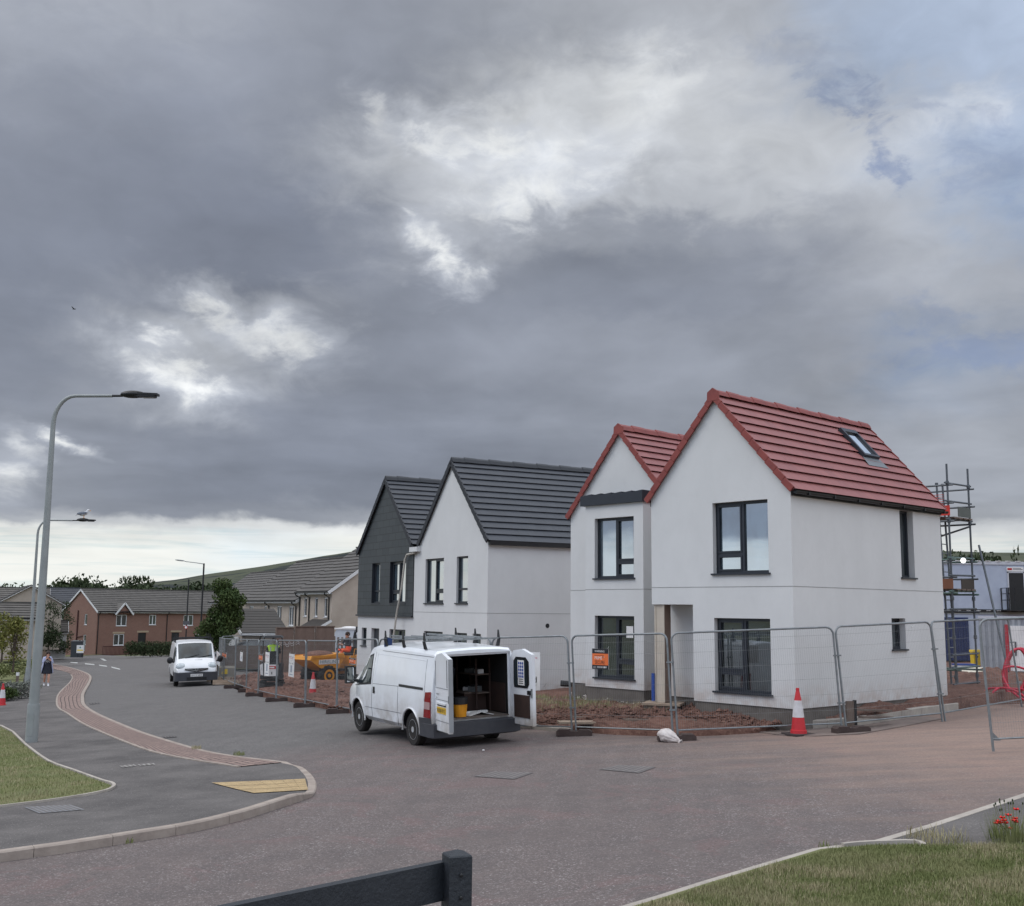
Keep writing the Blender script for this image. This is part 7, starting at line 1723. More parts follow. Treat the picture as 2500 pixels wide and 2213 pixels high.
picket('timber_fence', WP(545, 1622, 64), WP(672, 1626, 60), 1.05, mat('brown_fence_board', RGB(96, 80, 70), .9, RGB(76, 62, 54), 3), 'brown boarded fence beyond the far traffic cone', .125, .115)
sheet('lawn', [(560, 1640), (690, 1640), (690, 1622), (560, 1620)], .14, GRASSG, label='strip of grass behind the far cone')

#@@MACHINES
# ---------- people
def person(label, loc, yaw, J, rad, mats, scale=1.0, extra=None):
    """one continuous skinned body; J joints, rad radii, mats = function(bone, t) -> material"""
    root = empty('person', loc, yaw, label, 'person'); root.scale = (scale,) * 3
    bones = [('pelvis', 'spine'), ('spine', 'chest'), ('chest', 'neck'), ('neck', 'head'), ('head', 'crown')]
    for s in 'LR': bones += [('chest', 'sh' + s), ('sh' + s, 'el' + s), ('el' + s, 'wr' + s), ('wr' + s, 'pa' + s), ('pelvis', 'hi' + s), ('hi' + s, 'kn' + s), ('kn' + s, 'an' + s), ('an' + s, 'to' + s)]
    names = list(J); me = bpy.data.meshes.new('body'); me.from_pydata([J[n] for n in names], [(names.index(a), names.index(b)) for a, b in bones], [])
    o = bpy.data.objects.new('body', me); COL.objects.link(o); sk = o.modifiers.new('s', 'SKIN'); sk.use_smooth_shade = True
    for i, n in enumerate(names):
        r = rad.get(n, rad.get(n[:2], .05)); r = (r, r) if not isinstance(r, tuple) else r; me.skin_vertices[0].data[i].radius = r; me.skin_vertices[0].data[i].use_root = (n == 'pelvis')
    o.modifiers.new('u', 'SUBSURF').levels = 2
    dg = bpy.context.evaluated_depsgraph_get(); dg.update(); m2 = bpy.data.meshes.new_from_object(o.evaluated_get(dg)); bpy.data.objects.remove(o)
    mb = MB(); JV = {k: Vector(v) for k, v in J.items()}
    def near(c):
        best = None
        for a, b in bones:
            A, B = JV[a], JV[b]; d = B - A; t = max(0, min(1, (c - A).dot(d) / max(d.length_squared, 1e-9))); q = (A + d * t - c).length
            if best is None or q < best[0]: best = (q, a, b, t)
        return mats(best[1], best[2], best[3], c)
    vs = [v.co.copy() for v in m2.vertices]; b0 = len(mb.v); mb.v += [tuple(v) for v in vs]
    for p in m2.polygons:
        c = sum((vs[i] for i in p.vertices), Vector()) / len(p.vertices); mb.f.append(tuple(p.vertices)); mb.mi.append(mb.m(near(c))); mb.uv.append(None)
    # hands: five bent fingers rooted in the palm
    for s, sg in (('L', 1), ('R', -1)):
        pa, wr = JV['pa' + s], JV['wr' + s]; d = (pa - wr).normalized(); sd = d.cross(Vector((1, 0, .2))).normalized(); dn = d.cross(sd)
        for k in range(4): b_ = pa + sd * (k - 1.5) * .018; L_ = (.055, .065, .06, .045)[k]; mb.tube([b_, b_ + d * L_ * .55 + dn * .005, b_ + d * L_ * .85 + dn * .025, b_ + d * L_ * .9 + dn * .045], .0085, SKIN, 5, r2=.006)
        b_ = wr.lerp(pa, .5) + sd * .03; mb.tube([b_, b_ + sd * .025 + d * .02, b_ + sd * .03 + d * .05 + dn * .015], .01, SKIN, 5, r2=.007)
    # face
    hd = JV['head'].lerp(JV['crown'], .45); f = Vector(J.get('face', (1, 0, 0))) if False else Vector((1, 0, 0))
    fx = extra.get('face', Vector((1, 0, 0))) if extra else Vector((1, 0, 0)); sx = Vector((0, 0, 1)).cross(fx)
    mb.ell(hd + fx * .10 - Vector((0, 0, .012)), .016, .012, .022, SKIN, 8, 6)
    for s in (-1, 1): mb.ell(hd + fx * .088 + sx * .032 * s + Vector((0, 0, .012)), .008, .011, .006, SIGNB, 6, 4); mb.ell(hd + sx * .088 * s, .02, .012, .03, SKIN, 6, 5)
    mb.ell(hd + fx * .09 - Vector((0, 0, .05)), .006, .022, .006, mat('lips', RGB(150, 84, 80), .5), 6, 4)
    body = mb.build('body', root, smooth=80)
    if extra and 'build' in extra: extra['build'](root, JV, hd)
    return root
RAD = dict(pelvis=(.15, .11), spine=(.125, .09), chest=(.155, .10), neck=.055, head=(.075, .085), crown=(.07, .08), sh=.062, el=.045, wr=.032, pa=(.04, .02), hi=.088, kn=.06, an=.042, to=.04)
def hair_cap(long_):
    def f(root, JV, hd):
        mb = MB(); mb.ell(hd + Vector((-.022, 0, .035)), .108, .10, .105, HAIR, 14, 10)
        if long_:
            mb.ell(hd + Vector((-.05, .055, -.10)), .05, .05, .17, HAIR, 10, 8); mb.ell(hd + Vector((-.05, -.055, -.10)), .05, .05, .17, HAIR, 10, 8)
        mb.build('hair', root, smooth=70)
    return f
# girl walking towards us on the left footway
def mw(a, b, t, c):
    if a in ('neck', 'head') or b in ('head', 'crown'): return SKIN
    if a[:2] in ('sh', 'el') or b[:2] == 'sh': return LILAC
    if a[:2] == 'wr': return SKIN
    if a[:2] == 'hi' and t < .45: return NAVY
    if a[:2] in ('hi',): return SKIN
    if a[:2] == 'kn': return SKIN if t < .72 else CONEW
    if a[:2] == 'an': return CONEW
    return NAVY
Jw = dict(pelvis=(0, 0, .92), spine=(0, 0, 1.08), chest=(.0, 0, 1.28), neck=(.01, 0, 1.42), head=(.02, 0, 1.49), crown=(.01, 0, 1.60), shL=(0, .15, 1.35), elL=(-.02, .24, 1.10), wrL=(.14, .13, 1.22), paL=(.19, .06, 1.28), shR=(0, -.15, 1.35), elR=(.05, -.22, 1.12), wrR=(.16, -.08, 1.30), paR=(.19, -.03, 1.37),
          hiL=(0, .08, .86), knL=(.12, .08, .48), anL=(.10, .08, .10), toL=(.24, .08, .05), hiR=(0, -.08, .86), knR=(.02, -.08, .47), anR=(-.16, -.08, .14), toR=(-.05, -.08, .05))
def xw(root, JV, hd):
    hair_cap(True)(root, JV, hd); mb = MB(); mb.lathe([(.24, .62), (.22, .75), (.17, .95), (.15, 1.08), (.17, 1.25), (.12, 1.38)], (0, 0, 0), (0, 0, 1), NAVY, 18)
    for i in range(len(mb.v)): x, y, z = mb.v[i]; mb.v[i] = (x * .72, y, z)
    mb.text('NYC', (.125, -.09, 1.14), (0, 1, 0), (0, 0, 1), .19, .10, SIGNW, .012); mb.build('jersey_dress', root, smooth=60)
    mb = MB()
    for s in (-1, 1): mb.prism([(.10, s * .13, 1.36), (-.10, s * .16, 1.36), (-.12, s * .24, .66), (.06, s * .25, .64), (.13, s * .17, 1.1)], (0, s * .03, 0), LILAC)
    mb.prism([(-.13, -.19, 1.36), (-.13, .19, 1.36), (-.15, .25, .66), (-.15, -.25, .66)], (-.02, 0, 0), LILAC); mb.build('open_jacket', root, smooth=40)
wp = GP(112, 1678); person('girl in dark printed dress and pale open jacket walking towards the camera', wp, math.atan2(-wp.y, -wp.x) + .1, Jw, RAD, mw, 1.0, {'build': xw})

# ---------- dumper truck
dp = GP(777, 1670); dya = R(-136); DU = empty('site_dumper', dp, dya, 'yellow site dumper with a loaded skip, working behind the fence', 'dumper')
DU.location = dp - Vector((math.cos(dya), math.sin(dya), 0)) * 1.75 + Vector((0, 0, -.02))
DW = 1.25
Sk = MB(); A = [(.95, 1.28), (2.55, 1.15), (2.62, 1.02), (2.15, .72), (1.75, .55), (1.25, .62), (1.0, 1.0)]
Sk.prism([(x, -.65, z) for x, z in A], (0, 1.3, 0), YELLOW); Sk.box(.93, 2.56, -.68, -.64, 1.10, 1.2, YELLOW); Sk.box(.93, 2.56, .64, .68, 1.10, 1.2, YELLOW); Sk.prism([(1.02, -.68, 1.25), (1.12, -.68, 1.25), (1.22, -.68, .5), (1.15, -.68, .5)], (0, .05, 0), YELLOW)
sk = Sk.build('skip', DU)
m_ = MB(); m_.ell((1.75, 0, 1.16), .72, .55, .22, SOILM, 16, 8); m_.build('soil_load', sk)
for sy in (-1, 1):
    m_ = MB(); m_.prism([(1.2, sy * .652, .86), (2.2, sy * .652, .84), (2.2, sy * .652, 1.02), (1.2, sy * .652, 1.06)], (0, sy * .012, 0), SIGNW); m_.text('HIRELINE', (1.26 if sy < 0 else 2.14, sy * .666, .88), (1 if sy < 0 else -1, 0, 0), (0, 0, 1), .88, .13, mat('teal_letter', RGB(60, 110, 120), .5)); m_.build('name_plate', sk)
m_ = MB(); m_.box(-.3, 1.6, -.3, .3, .42, .60, YELLOW); m_.box(-.35, .55, -.42, .42, .55, 1.15, YELLOW); m_.box(-.40, .2, -.44, .44, .62, 1.0, BLACKP); m_.box(.3, 1.1, -.55, .55, .55, .62, BLACKP); m_.build('chassis', DU)
for sy in (-1, 1):
    m_ = MB(); m_.box(-.1, .5, sy * .43, sy * .45, .62, 1.1, YELLOW); m_.build('engine_cover', DU)
m_ = MB(); m_.box(.1, .45, -.25, .25, 1.15, 1.25, BLACKP); m_.box(.02, .12, -.25, .25, 1.2, 1.5, BLACKP); m_.build('seat', DU)
m_ = MB(); m_.tube([(.95, 0, .6), (.8, 0, 1.35)], .04, BLACKP, 8); m_.tube([(.78 + .0, .17 * math.cos(t), 1.37 + .05 * math.sin(t)) if False else (.78 + .06 * math.sin(t), .17 * math.cos(t), 1.37 + .12 * math.sin(t)) for t in np.linspace(0, 2 * math.pi, 14)[:-1]], .014, BLACKP, 6, closed=True); m_.build('steering_wheel', DU)
m_ = MB(); m_.tube([(-.1, -.4, 1.1), (-.1, -.4, 1.42), (.25, -.4, 1.42), (.3, -.4, 1.1)], .022, YELLOW, 6); m_.tube([(-.1, .4, 1.1), (-.1, .4, 1.42), (.25, .4, 1.42), (.3, .4, 1.1)], .022, YELLOW, 6); m_.build('guard_rail', DU)
for x_ in (0.0, 1.75):
    for sy in (-1, 1):
        t_ = wheel(DU, x_, sy * .62, .39, .32, YELLOW, sy, 5)
        lug = MB()
        for k in range(16):
            a = 2 * math.pi * k / 16; d = Vector((math.cos(a), 0, math.sin(a))); tv = Vector((-math.sin(a), 0, math.cos(a))); lug.obox(d * .395, d * .018, tv * .03, Vector((0, .14, 0)), TYRE)
        lug.lathe([(.25, .10), (.25, .155), (.2, .15), (.08, .13), (.07, .17), (0, .17)], (0, 0, 0), (0, sy, 0), YELLOW, 20)
        lug.build('tyre_lugs', t_)
def md(a, b, t, c):
    if a in ('head',) or (a == 'neck' and t > .3): return SKIN
    if a[:2] == 'wr': return SKIN
    if a[:2] in ('hi', 'kn') or b[:2] == 'hi': return HIVISO if not (a[:2] == 'kn' and .35 < t < .5) else GALV
    if a[:2] == 'an': return BLACKP
    if a == 'pelvis' : return HIVISO
    return NAVY
def seat_pose(hz, lean=0.0, arms=.45, kneez=None):
    kz = hz + .08 if kneez is None else kneez
    J = dict(pelvis=(0, 0, hz + .10), spine=(.0 + lean * .3, 0, hz + .28), chest=(lean * .8, 0, hz + .48), neck=(lean + .02, 0, hz + .62), head=(lean + .05, 0, hz + .69), crown=(lean + .04, 0, hz + .81))
    for s, q in (('L', 1), ('R', -1)):
        J['sh' + s] = (lean * .9, .19 * q, hz + .55); J['el' + s] = (.12 + lean, .26 * q, hz + .32); J['wr' + s] = (arms * .85, .16 * q, hz + .34); J['pa' + s] = (arms, .13 * q, hz + .36)
        J['hi' + s] = (.05, .10 * q, hz + .08); J['kn' + s] = (.46, .15 * q, kz); J['an' + s] = (.55, .14 * q, kz - .42); J['to' + s] = (.72, .15 * q, kz - .47)
    return J
o = person('man in dark jacket and orange hi-vis trousers driving the dumper', DU.matrix_basis @ Vector((.25, 0, 1.22)) if False else Vector(DU.location) + Vector((math.cos(dya), math.sin(dya), 0)) * .26 + Vector((0, 0, 1.26)), dya, {k: (v[0], v[1], v[2]) for k, v in seat_pose(0.0, .06, .5, .12).items()}, RAD, md, 1.0, {'build': hair_cap(False)})

# ---------- small excavator seen from behind, with driver
ep = GP(663, 1688); eya = math.atan2(ep.y, ep.x) - .05; EX = empty('mini_excavator', ep, eya, 'small white and black excavator seen from behind, left of the dumper', 'excavator'); EG = mat('excavator_black', RGB(40, 42, 46), .55, RGB(54, 54, 56), 4)
for sy in (-1, 1):
    m_ = MB(); pts = [(-.62, .2), (-.5, .02), (.5, .02), (.62, .2), (.5, .38), (-.5, .38)]; m_.prism([(x, sy * .33 - .1, z) for x, z in pts], (0, .2, 0), TYRE)
    for k in range(14):
        x = -.55 + k * .085; m_.box(x, x + .04, sy * .33 - .11, sy * .33 + .11, -.0, .03, TYRE); m_.box(x, x + .04, sy * .33 - .11, sy * .33 + .11, .37, .40, TYRE)
    m_.build('track', EX)
m_ = MB(); m_.prism([(-.55, -.42, .48), (.5, -.42, .48), (.5, .42, .48), (-.55, .42, .48)], (0, 0, .12), EG); m_.lathe([(.25, .38), (.25, .48)], (0, 0, 0), (0, 0, 1), EG, 16)
m_.prism([(-.62, -.38, .55), (-.2, -.42, .55), (-.2, .42, .55), (-.62, .38, .55)], (0, 0, .52), EG); m_.build('house', EX)
m_ = MB(); m_.prism([(-.64, -.24, .60), (-.64, .26, .60), (-.64, .28, 1.08), (-.64, .15, 1.02), (-.64, -.24, 1.02)], (-.03, 0, 0), SIGNW); m_.prism([(-.60, .30, .62), (-.60, .40, .66), (-.58, .44, 1.0), (-.60, .33, 1.06)], (-.03, 0, 0), SIGNW); ew = m_.build('engine_cover', EX)
m_ = MB(); m_.box(-.68, -.672, -.16, .18, .86, .97, CONER); m_.box(-.684, -.68, -.10, .10, .89, .94, SIGNW); m_.box(-.68, -.672, -.03, .0, .66, .76, SIGNB); m_.build('badge', ew)
m_ = MB(); m_.box(-.25, .1, -.24, .24, 1.02, 1.1, BLACKP); m_.box(-.3, -.22, -.24, .24, 1.05, 1.5, BLACKP); m_.build('seat', EX)
m_ = MB()
for sy in (-1, 1): m_.tube([(-.35, sy * .36, .95), (-.35, sy * .36, 1.9), (-.3, sy * .3, 2.03)], .022, BLACKP, 8)
m_.tube([(-.3, -.3, 2.03), (-.3, .3, 2.03)], .022, BLACKP, 8); m_.build('canopy_frame', EX)
m_ = MB(); m_.prism([(-.45, -.36, 2.0), (-.45, .36, 2.0), (-.42, .28, 2.07), (-.42, -.28, 2.07)], (1.1, 0, 0), BLACKP); m_.build('canopy_roof', EX)
m_ = MB(); m_.bar((.5, 0, .7), (1.2, 0, 1.7), .14, .18, EG, (0, 1, 0)); m_.bar((1.2, 0, 1.7), (1.9, 0, 1.0), .11, .14, EG, (0, 1, 0)); m_.prism([(1.8, -.16, .95), (2.0, -.16, 1.0), (2.15, -.16, .6), (1.85, -.16, .5), (1.65, -.16, .7)], (0, .32, 0), EG); m_.build('boom', EX)
m_ = MB(); m_.box(.62, .68, -.45, .45, .02, .3, EG); m_.build('dozer_blade', EX)
def me_(a, b, t, c):
    if a == 'head' or (a == 'neck' and t > .2): return CONEW
    if a[:2] == 'wr': return SKIN
    if a in ('spine', 'chest', 'pelvis') and b in ('chest', 'spine', 'neck', 'shL', 'shR') : return HIVISY if c.z > .20 else NAVY
    return NAVY
def xe(root, JV, hd):
    mb = MB(); mb.ell(hd + Vector((-.01, 0, .03)), .12, .115, .12, CONEW, 14, 10); mb.build('helmet', root, smooth=70)
    mb = MB()
    for s in (-1, 1): mb.prism([(-.115, s * .10 - .02, .18), (-.115, s * .10 + .02, .18), (-.115, s * .09 + .02, .56), (-.115, s * .09 - .02, .56)], (-.02, 0, 0), mat('reflective_strip', RGB(190, 196, 196), .4))
    mb.build('reflective_strips', root)
RE = dict(RAD); RE['chest'] = (.2, .12); RE['spine'] = (.16, .11)
person('worker in bright yellow hi-vis vest sitting in the small excavator, back to camera', Vector(ep) + Vector((0, 0, 1.10)), eya, seat_pose(0.0, .04, .4, -.05), RE, me_, 1.0, {'build': xe})

# raised boom of another digger by the slate gable corner
bp = WP(868, 1640, 52); BM = empty('digger', (bp.x, bp.y, G(bp.x, bp.y)), R(-170), 'dark curved boom of a second digger rising beside the slate gable corner', 'digger')
def zb(v): return WP(868, v, 52).z - G(bp.x, bp.y)
m_ = MB(); m_.bar((0.0, 0, zb(1590)), (.05, 0, zb(1550)), .1, .12, EG, (0, 1, 0)); m_.tube([(-.02, 0, zb(1600)), (.10, 0, zb(1565)), (.06, 0, zb(1545)), (-.12, 0, zb(1534))], .05, EG, 8); m_.tube([(.1, .06, zb(1600)), (.18, .06, zb(1565)), (.10, .06, zb(1541)), (-.05, .06, zb(1533))], .015, BLACKP, 6); m_.box(-.2, .05, -.08, .08, zb(1540), zb(1530), EG); m_.build('boom', BM)
m_ = MB(); m_.box(-.9, .25, -.4, .4, .45, 1.1, EG); m_.box(-1.0, .4, -.5, -.25, 0, .4, TYRE); m_.box(-1.0, .4, .25, .5, 0, .4, TYRE); m_.build('undercarriage', BM)

# ================================================================== FOREGROUND DETAIL
# black knee rail at the bottom of the picture
pc = WP(1116, 2100, 4.85); ztop = WP(1116, 2088, 4.85).z; KR = empty('knee_rail', (pc.x, pc.y, G(pc.x, pc.y)), 0, 'black stained timber post and rail cut by the bottom edge of the photo', 'railing'); zl = ztop - G(pc.x, pc.y)
m_ = MB(); rz = .38; c_, s_ = math.cos(rz), math.sin(rz); hw = .05
def rp(x, y, z): return (x * c_ - y * s_, x * s_ + y * c_, z)
v = [rp(x, y, z) for z in (-.3, zl) for x, y in ((-hw, -hw), (hw, -hw), (hw, hw), (-hw, hw))] + [rp(-hw * .92, -hw * .92, zl + .006), rp(hw * .92, -hw * .92, zl + .006), rp(hw * .92, hw * .92, zl + .006), rp(-hw * .92, hw * .92, zl + .006), rp(0, 0, zl + .024)]
m_.raw(v, [(0, 3, 2, 1), (0, 1, 5, 4), (1, 2, 6, 5), (2, 3, 7, 6), (3, 0, 4, 7), (4, 5, 9, 8), (5, 6, 10, 9), (6, 7, 11, 10), (7, 4, 8, 11), (8, 9, 12), (9, 10, 12), (10, 11, 12), (11, 8, 12)], WOODD); m_.build('post', KR)
ra = WP(1092, 2104, 4.87) - Vector(KR.location); rb = WP(560, 2214, 4.12) - Vector(KR.location); dr_ = (rb - ra); rb2 = ra + dr_ * 2.2; dn = dr_.normalized(); sdv = Vector((-dn.y, dn.x, 0)).normalized()
if sdv.y < 0: sdv = -sdv
m_ = MB(); hR = .155; mid = (ra + rb2) / 2; m_.obox(mid - Vector((0, 0, hR / 2)) + sdv * .022, (rb2 - ra) / 2, sdv * .022, Vector((0, 0, hR / 2)), WOODD); m_.build('rail', KR)
m_ = MB()
for dz_ in (.07, .16): m_.lathe([(.008, 0), (.008, .006), (.004, .009), (0, .009)], rp(-.0, -hw - .001, zl - dz_), rp(0, -1, 0), BLACKP, 10)
m_.build('bolt_head', KR)

# manholes, gullies and service covers
IRON = mat('cast_iron_cover', RGB(108, 103, 102), .8, RGB(92, 88, 88), 20, bump=.4)
def cover(pix, label, name='manhole_cover', dz=.008, grid=6, zf=None, mt=None, cat='manhole cover'):
    P = [GP(*q) for q in pix]; mt = mt or IRON; zf = zf or (lambda x, y: G(x, y)); P = [Vector((p.x, p.y, zf(p.x, p.y) + dz)) for p in P]; c = sum(P, Vector()) / 4; root = empty(name, c, 0, label, cat); P = [p - c for p in P]; mb = MB()
    mb.face(P if (P[1] - P[0]).cross(P[2] - P[0]).z > 0 else P[::-1], mt); mb.build('frame', root); m2 = MB()
    for i in range(grid):
        for j in range(grid):
            a0, a1, b0, b1 = (i + .2) / grid, (i + .75) / grid, (j + .2) / grid, (j + .75) / grid
            q = [P[0].lerp(P[1], a).lerp(P[3].lerp(P[2], a), b) * .95 + Vector((0, 0, .004)) for a, b in ((a0, b0), (a1, b0), (a1, b1), (a0, b1))]
            m2.face(q if (q[1] - q[0]).cross(q[2] - q[0]).z > 0 else q[::-1], MATS['iron_stud'] if 'iron_stud' in MATS else mat('iron_stud', RGB(132, 126, 123), .8))
    m2.build('tread', root); return root
cover([(1156, 1897), (1205, 1885), (1302, 1888), (1255, 1904)], 'square iron manhole cover in the middle of the side road, nearer the van')
cover([(1462, 1880), (1510, 1869), (1602, 1874), (1560, 1889)], 'iron manhole cover right of the first one, before the sandbag')
cover([(58, 1983), (170, 1977), (206, 1991), (95, 2001)], 'large grey service cover on the near footway', zf=pave_z, mt=mat('galvanised_cover', RGB(134, 134, 136), .6, RGB(108, 108, 112), 14, bump=.4), grid=8, cat='service cover', name='service_cover')
cover([(290, 1878), (326, 1874), (333, 1878), (300, 1882)], 'narrow pale service cover on the footway, left of its pair', zf=pave_z, mt=mat('concrete_cover', RGB(150, 146, 142), .8), grid=3, cat='service cover', name='service_cover')
cover([(335, 1874), (374, 1871), (379, 1875), (342, 1878)], 'narrow pale service cover on the footway, right of its pair', zf=pave_z, mt=MATS['concrete_cover'], grid=3, cat='service cover', name='service_cover')
DKI = mat('dark_gully_iron', RGB(52, 50, 52), .7)
cover([(398, 1800), (428, 1798), (432, 1801), (402, 1803.5)], 'dark gully grate at the kerb where the footway bends', zf=lambda x, y: G(x, y), mt=DKI, grid=4, cat='drain', name='gully_grate')
cover([(217, 1718), (240, 1716), (243, 1719), (220, 1721)], 'dark gully grate at the kerb further up the road', mt=DKI, grid=3, cat='drain', name='gully_grate')
cover([(565, 1846), (588, 1845), (594, 1848), (572, 1850)], 'dark gully grate near the buff crossing slabs', mt=DKI, grid=3, cat='drain', name='gully_grate')

# plants
def tuft(loc, n, h, sp, mt, name, label, cat='weed', group=None, w=.006, seed=1):
    r = random.Random(seed); mb = MB()
    for _ in range(n):
        a = r.uniform(0, 6.28); q = r.random() ** .5 * sp; b = Vector((q * math.cos(a), q * math.sin(a), 0)); hh = h * r.uniform(.5, 1); le = Vector((r.uniform(-1, 1), r.uniform(-1, 1), 0)) * hh * .35; sd = Vector((math.cos(a + 1.2), math.sin(a + 1.2), 0)) * w
        m_ = b + le * .35 + Vector((0, 0, hh * .6)); t = b + le + Vector((0, 0, hh)); mb.face([b - sd, b + sd, m_ + sd * .7, m_ - sd * .7], mt); mb.face([m_ - sd * .7, m_ + sd * .7, t], mt)
    o = mb.build(name, loc=loc); tag(o, label, cat, group); return o
LEAFG = m_leaf('grass_blade', (.13, .155, .055, 1), (.21, .225, .09, 1), (.30, .28, .15, 1)); DRY = m_leaf('dry_grass', (.40, .35, .22, 1), (.30, .26, .15, 1), (.17, .17, .08, 1))
for i, (u, v, l, k) in enumerate(((309, 2057, 'weed growing at the kerb joint under the near footway', 60), (101, 2087, 'low weed at the foot of the kerb near the left edge', 50), (583, 1852, 'mossy weed on the block paving near its right end', 70), (478, 1836, 'small brown weed on the outer edge of the block paving', 40), (2023, 2080, 'dark weed at the kerb of the right-hand lawn', 26))):
    q = GP(u, v); tuft((q.x, q.y, q.z + (.06 if i in (2, 3) else .0)), k, .09 if i != 4 else .12, .11, LEAFG if i != 3 else DRY, 'kerb_weed', l, 'weed', 'weeds along the kerbs', seed=i)
q = GP(2290, 2066); tuft(q, 160, .22, .32, DRY, 'dry_weed', 'dry brown grass tuft at the edge of the right-hand lawn', seed=8)
def seedling(u, v, h, label, sd):
    q = GP(u, v); r = random.Random(sd); mb = MB(); q.z = soil_z(q.x, q.y)
    for k in range(5):
        a = r.uniform(-.5, .5); b = r.uniform(0, 6.28); t = Vector((math.sin(a) * math.cos(b) * h, math.sin(a) * math.sin(b) * h, h * math.cos(a) * r.uniform(.6, 1))); mb.tube([Vector((0, 0, 0)), t * .5, t], .004, BARK, 4)
        for j in range(8): c = t * r.uniform(.3, 1); d = Vector((r.uniform(-1, 1), r.uniform(-1, 1), r.uniform(-.3, .6))) * .035; e = d.cross(Vector((0, 0, 1))) * .4; mb.face([c, c + d * .5 + e, c + d, c + d * .5 - e], LEAFD)
    o = mb.build('tall_weed', loc=q); tag(o, label, 'weed', 'tall weeds by the new houses')
seedling(1352, 1692, .55, 'tall thin weed against the wall between the two new houses', 1); seedling(1320, 1700, .4, 'shorter weed left of the tall one by the grey-roofed house', 2); seedling(2131, 1738, .42, 'spindly weed against the side wall behind the planks', 3); seedling(1375, 1694, .3, 'low weed beside the black pipe end', 4)
# weeds and straw on the soil bank in front of the houses
def scatter_band(name, pix, n, h, mt, label, w=.005, z0=.0, seed=3):
    P = [GP(*q, .2) for q in pix]; mn = Vector((min(p.x for p in P), min(p.y for p in P))); mx = Vector((max(p.x for p in P), max(p.y for p in P))); r = random.Random(seed); mb = MB(); c = 0
    def inside(x, y):
        s = False; j = len(P) - 1
        for i in range(len(P)):
            if (P[i].y > y) != (P[j].y > y) and x < (P[j].x - P[i].x) * (y - P[i].y) / (P[j].y - P[i].y) + P[i].x: s = not s
            j = i
        return s
    while c < n:
        x, y = r.uniform(mn.x, mx.x), r.uniform(mn.y, mx.y)
        if not inside(x, y) or vn2(x, y, 1.1, 9) < r.uniform(-.35, .15): c += .2; continue
        b = Vector((x, y, soil_z(x, y) + z0)); a = r.uniform(0, 6.28); hh = h * r.uniform(.4, 1.1); le = Vector((math.cos(a), math.sin(a), 0)) * hh * .5; sd = Vector((-math.sin(a), math.cos(a), 0)) * w
        mb.face([b - sd, b + sd, b + le + Vector((0, 0, hh))], mt); c += 1
    o = mb.build(name); tag(o, label, kind='stuff')
scatter_band('weeds', [(1240, 1735), (1300, 1712), (1420, 1718), (1640, 1740), (1640, 1752), (1500, 1750), (1390, 1746), (1240, 1742)], 2600, .16, DRY, 'straw-coloured weeds on the soil bank before the bay', seed=3)
scatter_band('weeds', [(1240, 1735), (1300, 1708), (1420, 1716), (1500, 1735), (1480, 1750), (1240, 1742)], 1600, .14, LEAFG, 'green weeds on the soil bank', w=.008, seed=4)
# clods
def clods(name, pix, n, s0, s1, seed, mt, label):
    P = [GP(*q, .15) for q in pix]; r = random.Random(seed); mb = MB()
    for _ in range(n):
        k = r.randrange(len(P) - 1) if False else 0; a, b = r.random(), r.random(); p = P[0].lerp(P[1], a).lerp(P[3].lerp(P[2], a), b); s = r.uniform(s0, s1) * (1 if r.random() < .9 else 1.8); z = fine_z(p.x, p.y)
        vs = [Vector((p.x, p.y, z + s * .3)) + Vector(v) * s * r.uniform(.6, 1.2) for v in ((1, 0, 0), (0, 1, 0), (-1, 0, 0), (0, -1, 0), (0, 0, .8), (0, 0, -.8))]; mb.raw(vs, [(0, 1, 4), (1, 2, 4), (2, 3, 4), (3, 0, 4), (1, 0, 5), (2, 1, 5), (3, 2, 5), (0, 3, 5)], mt)
    o = mb.build(name); tag(o, label, kind='stuff')
clods('soil_clods', [(1250, 1764), (1900, 1772), (1930, 1750), (1250, 1744)], 3400, .015, .05, 5, SOILM, 'churned clay clods along the kerb')
clods('soil_clods', [(830, 1733), (560, 1660), (640, 1640), (900, 1700)], 2400, .02, .07, 6, SOILM, 'churned clay clods round the machines')
clods('rubble', [(1390, 1705), (1620, 1730), (1640, 1742), (1400, 1722)], 500, .01, .03, 7, MATS['pale_stone'], 'pale rubble along the plinth')
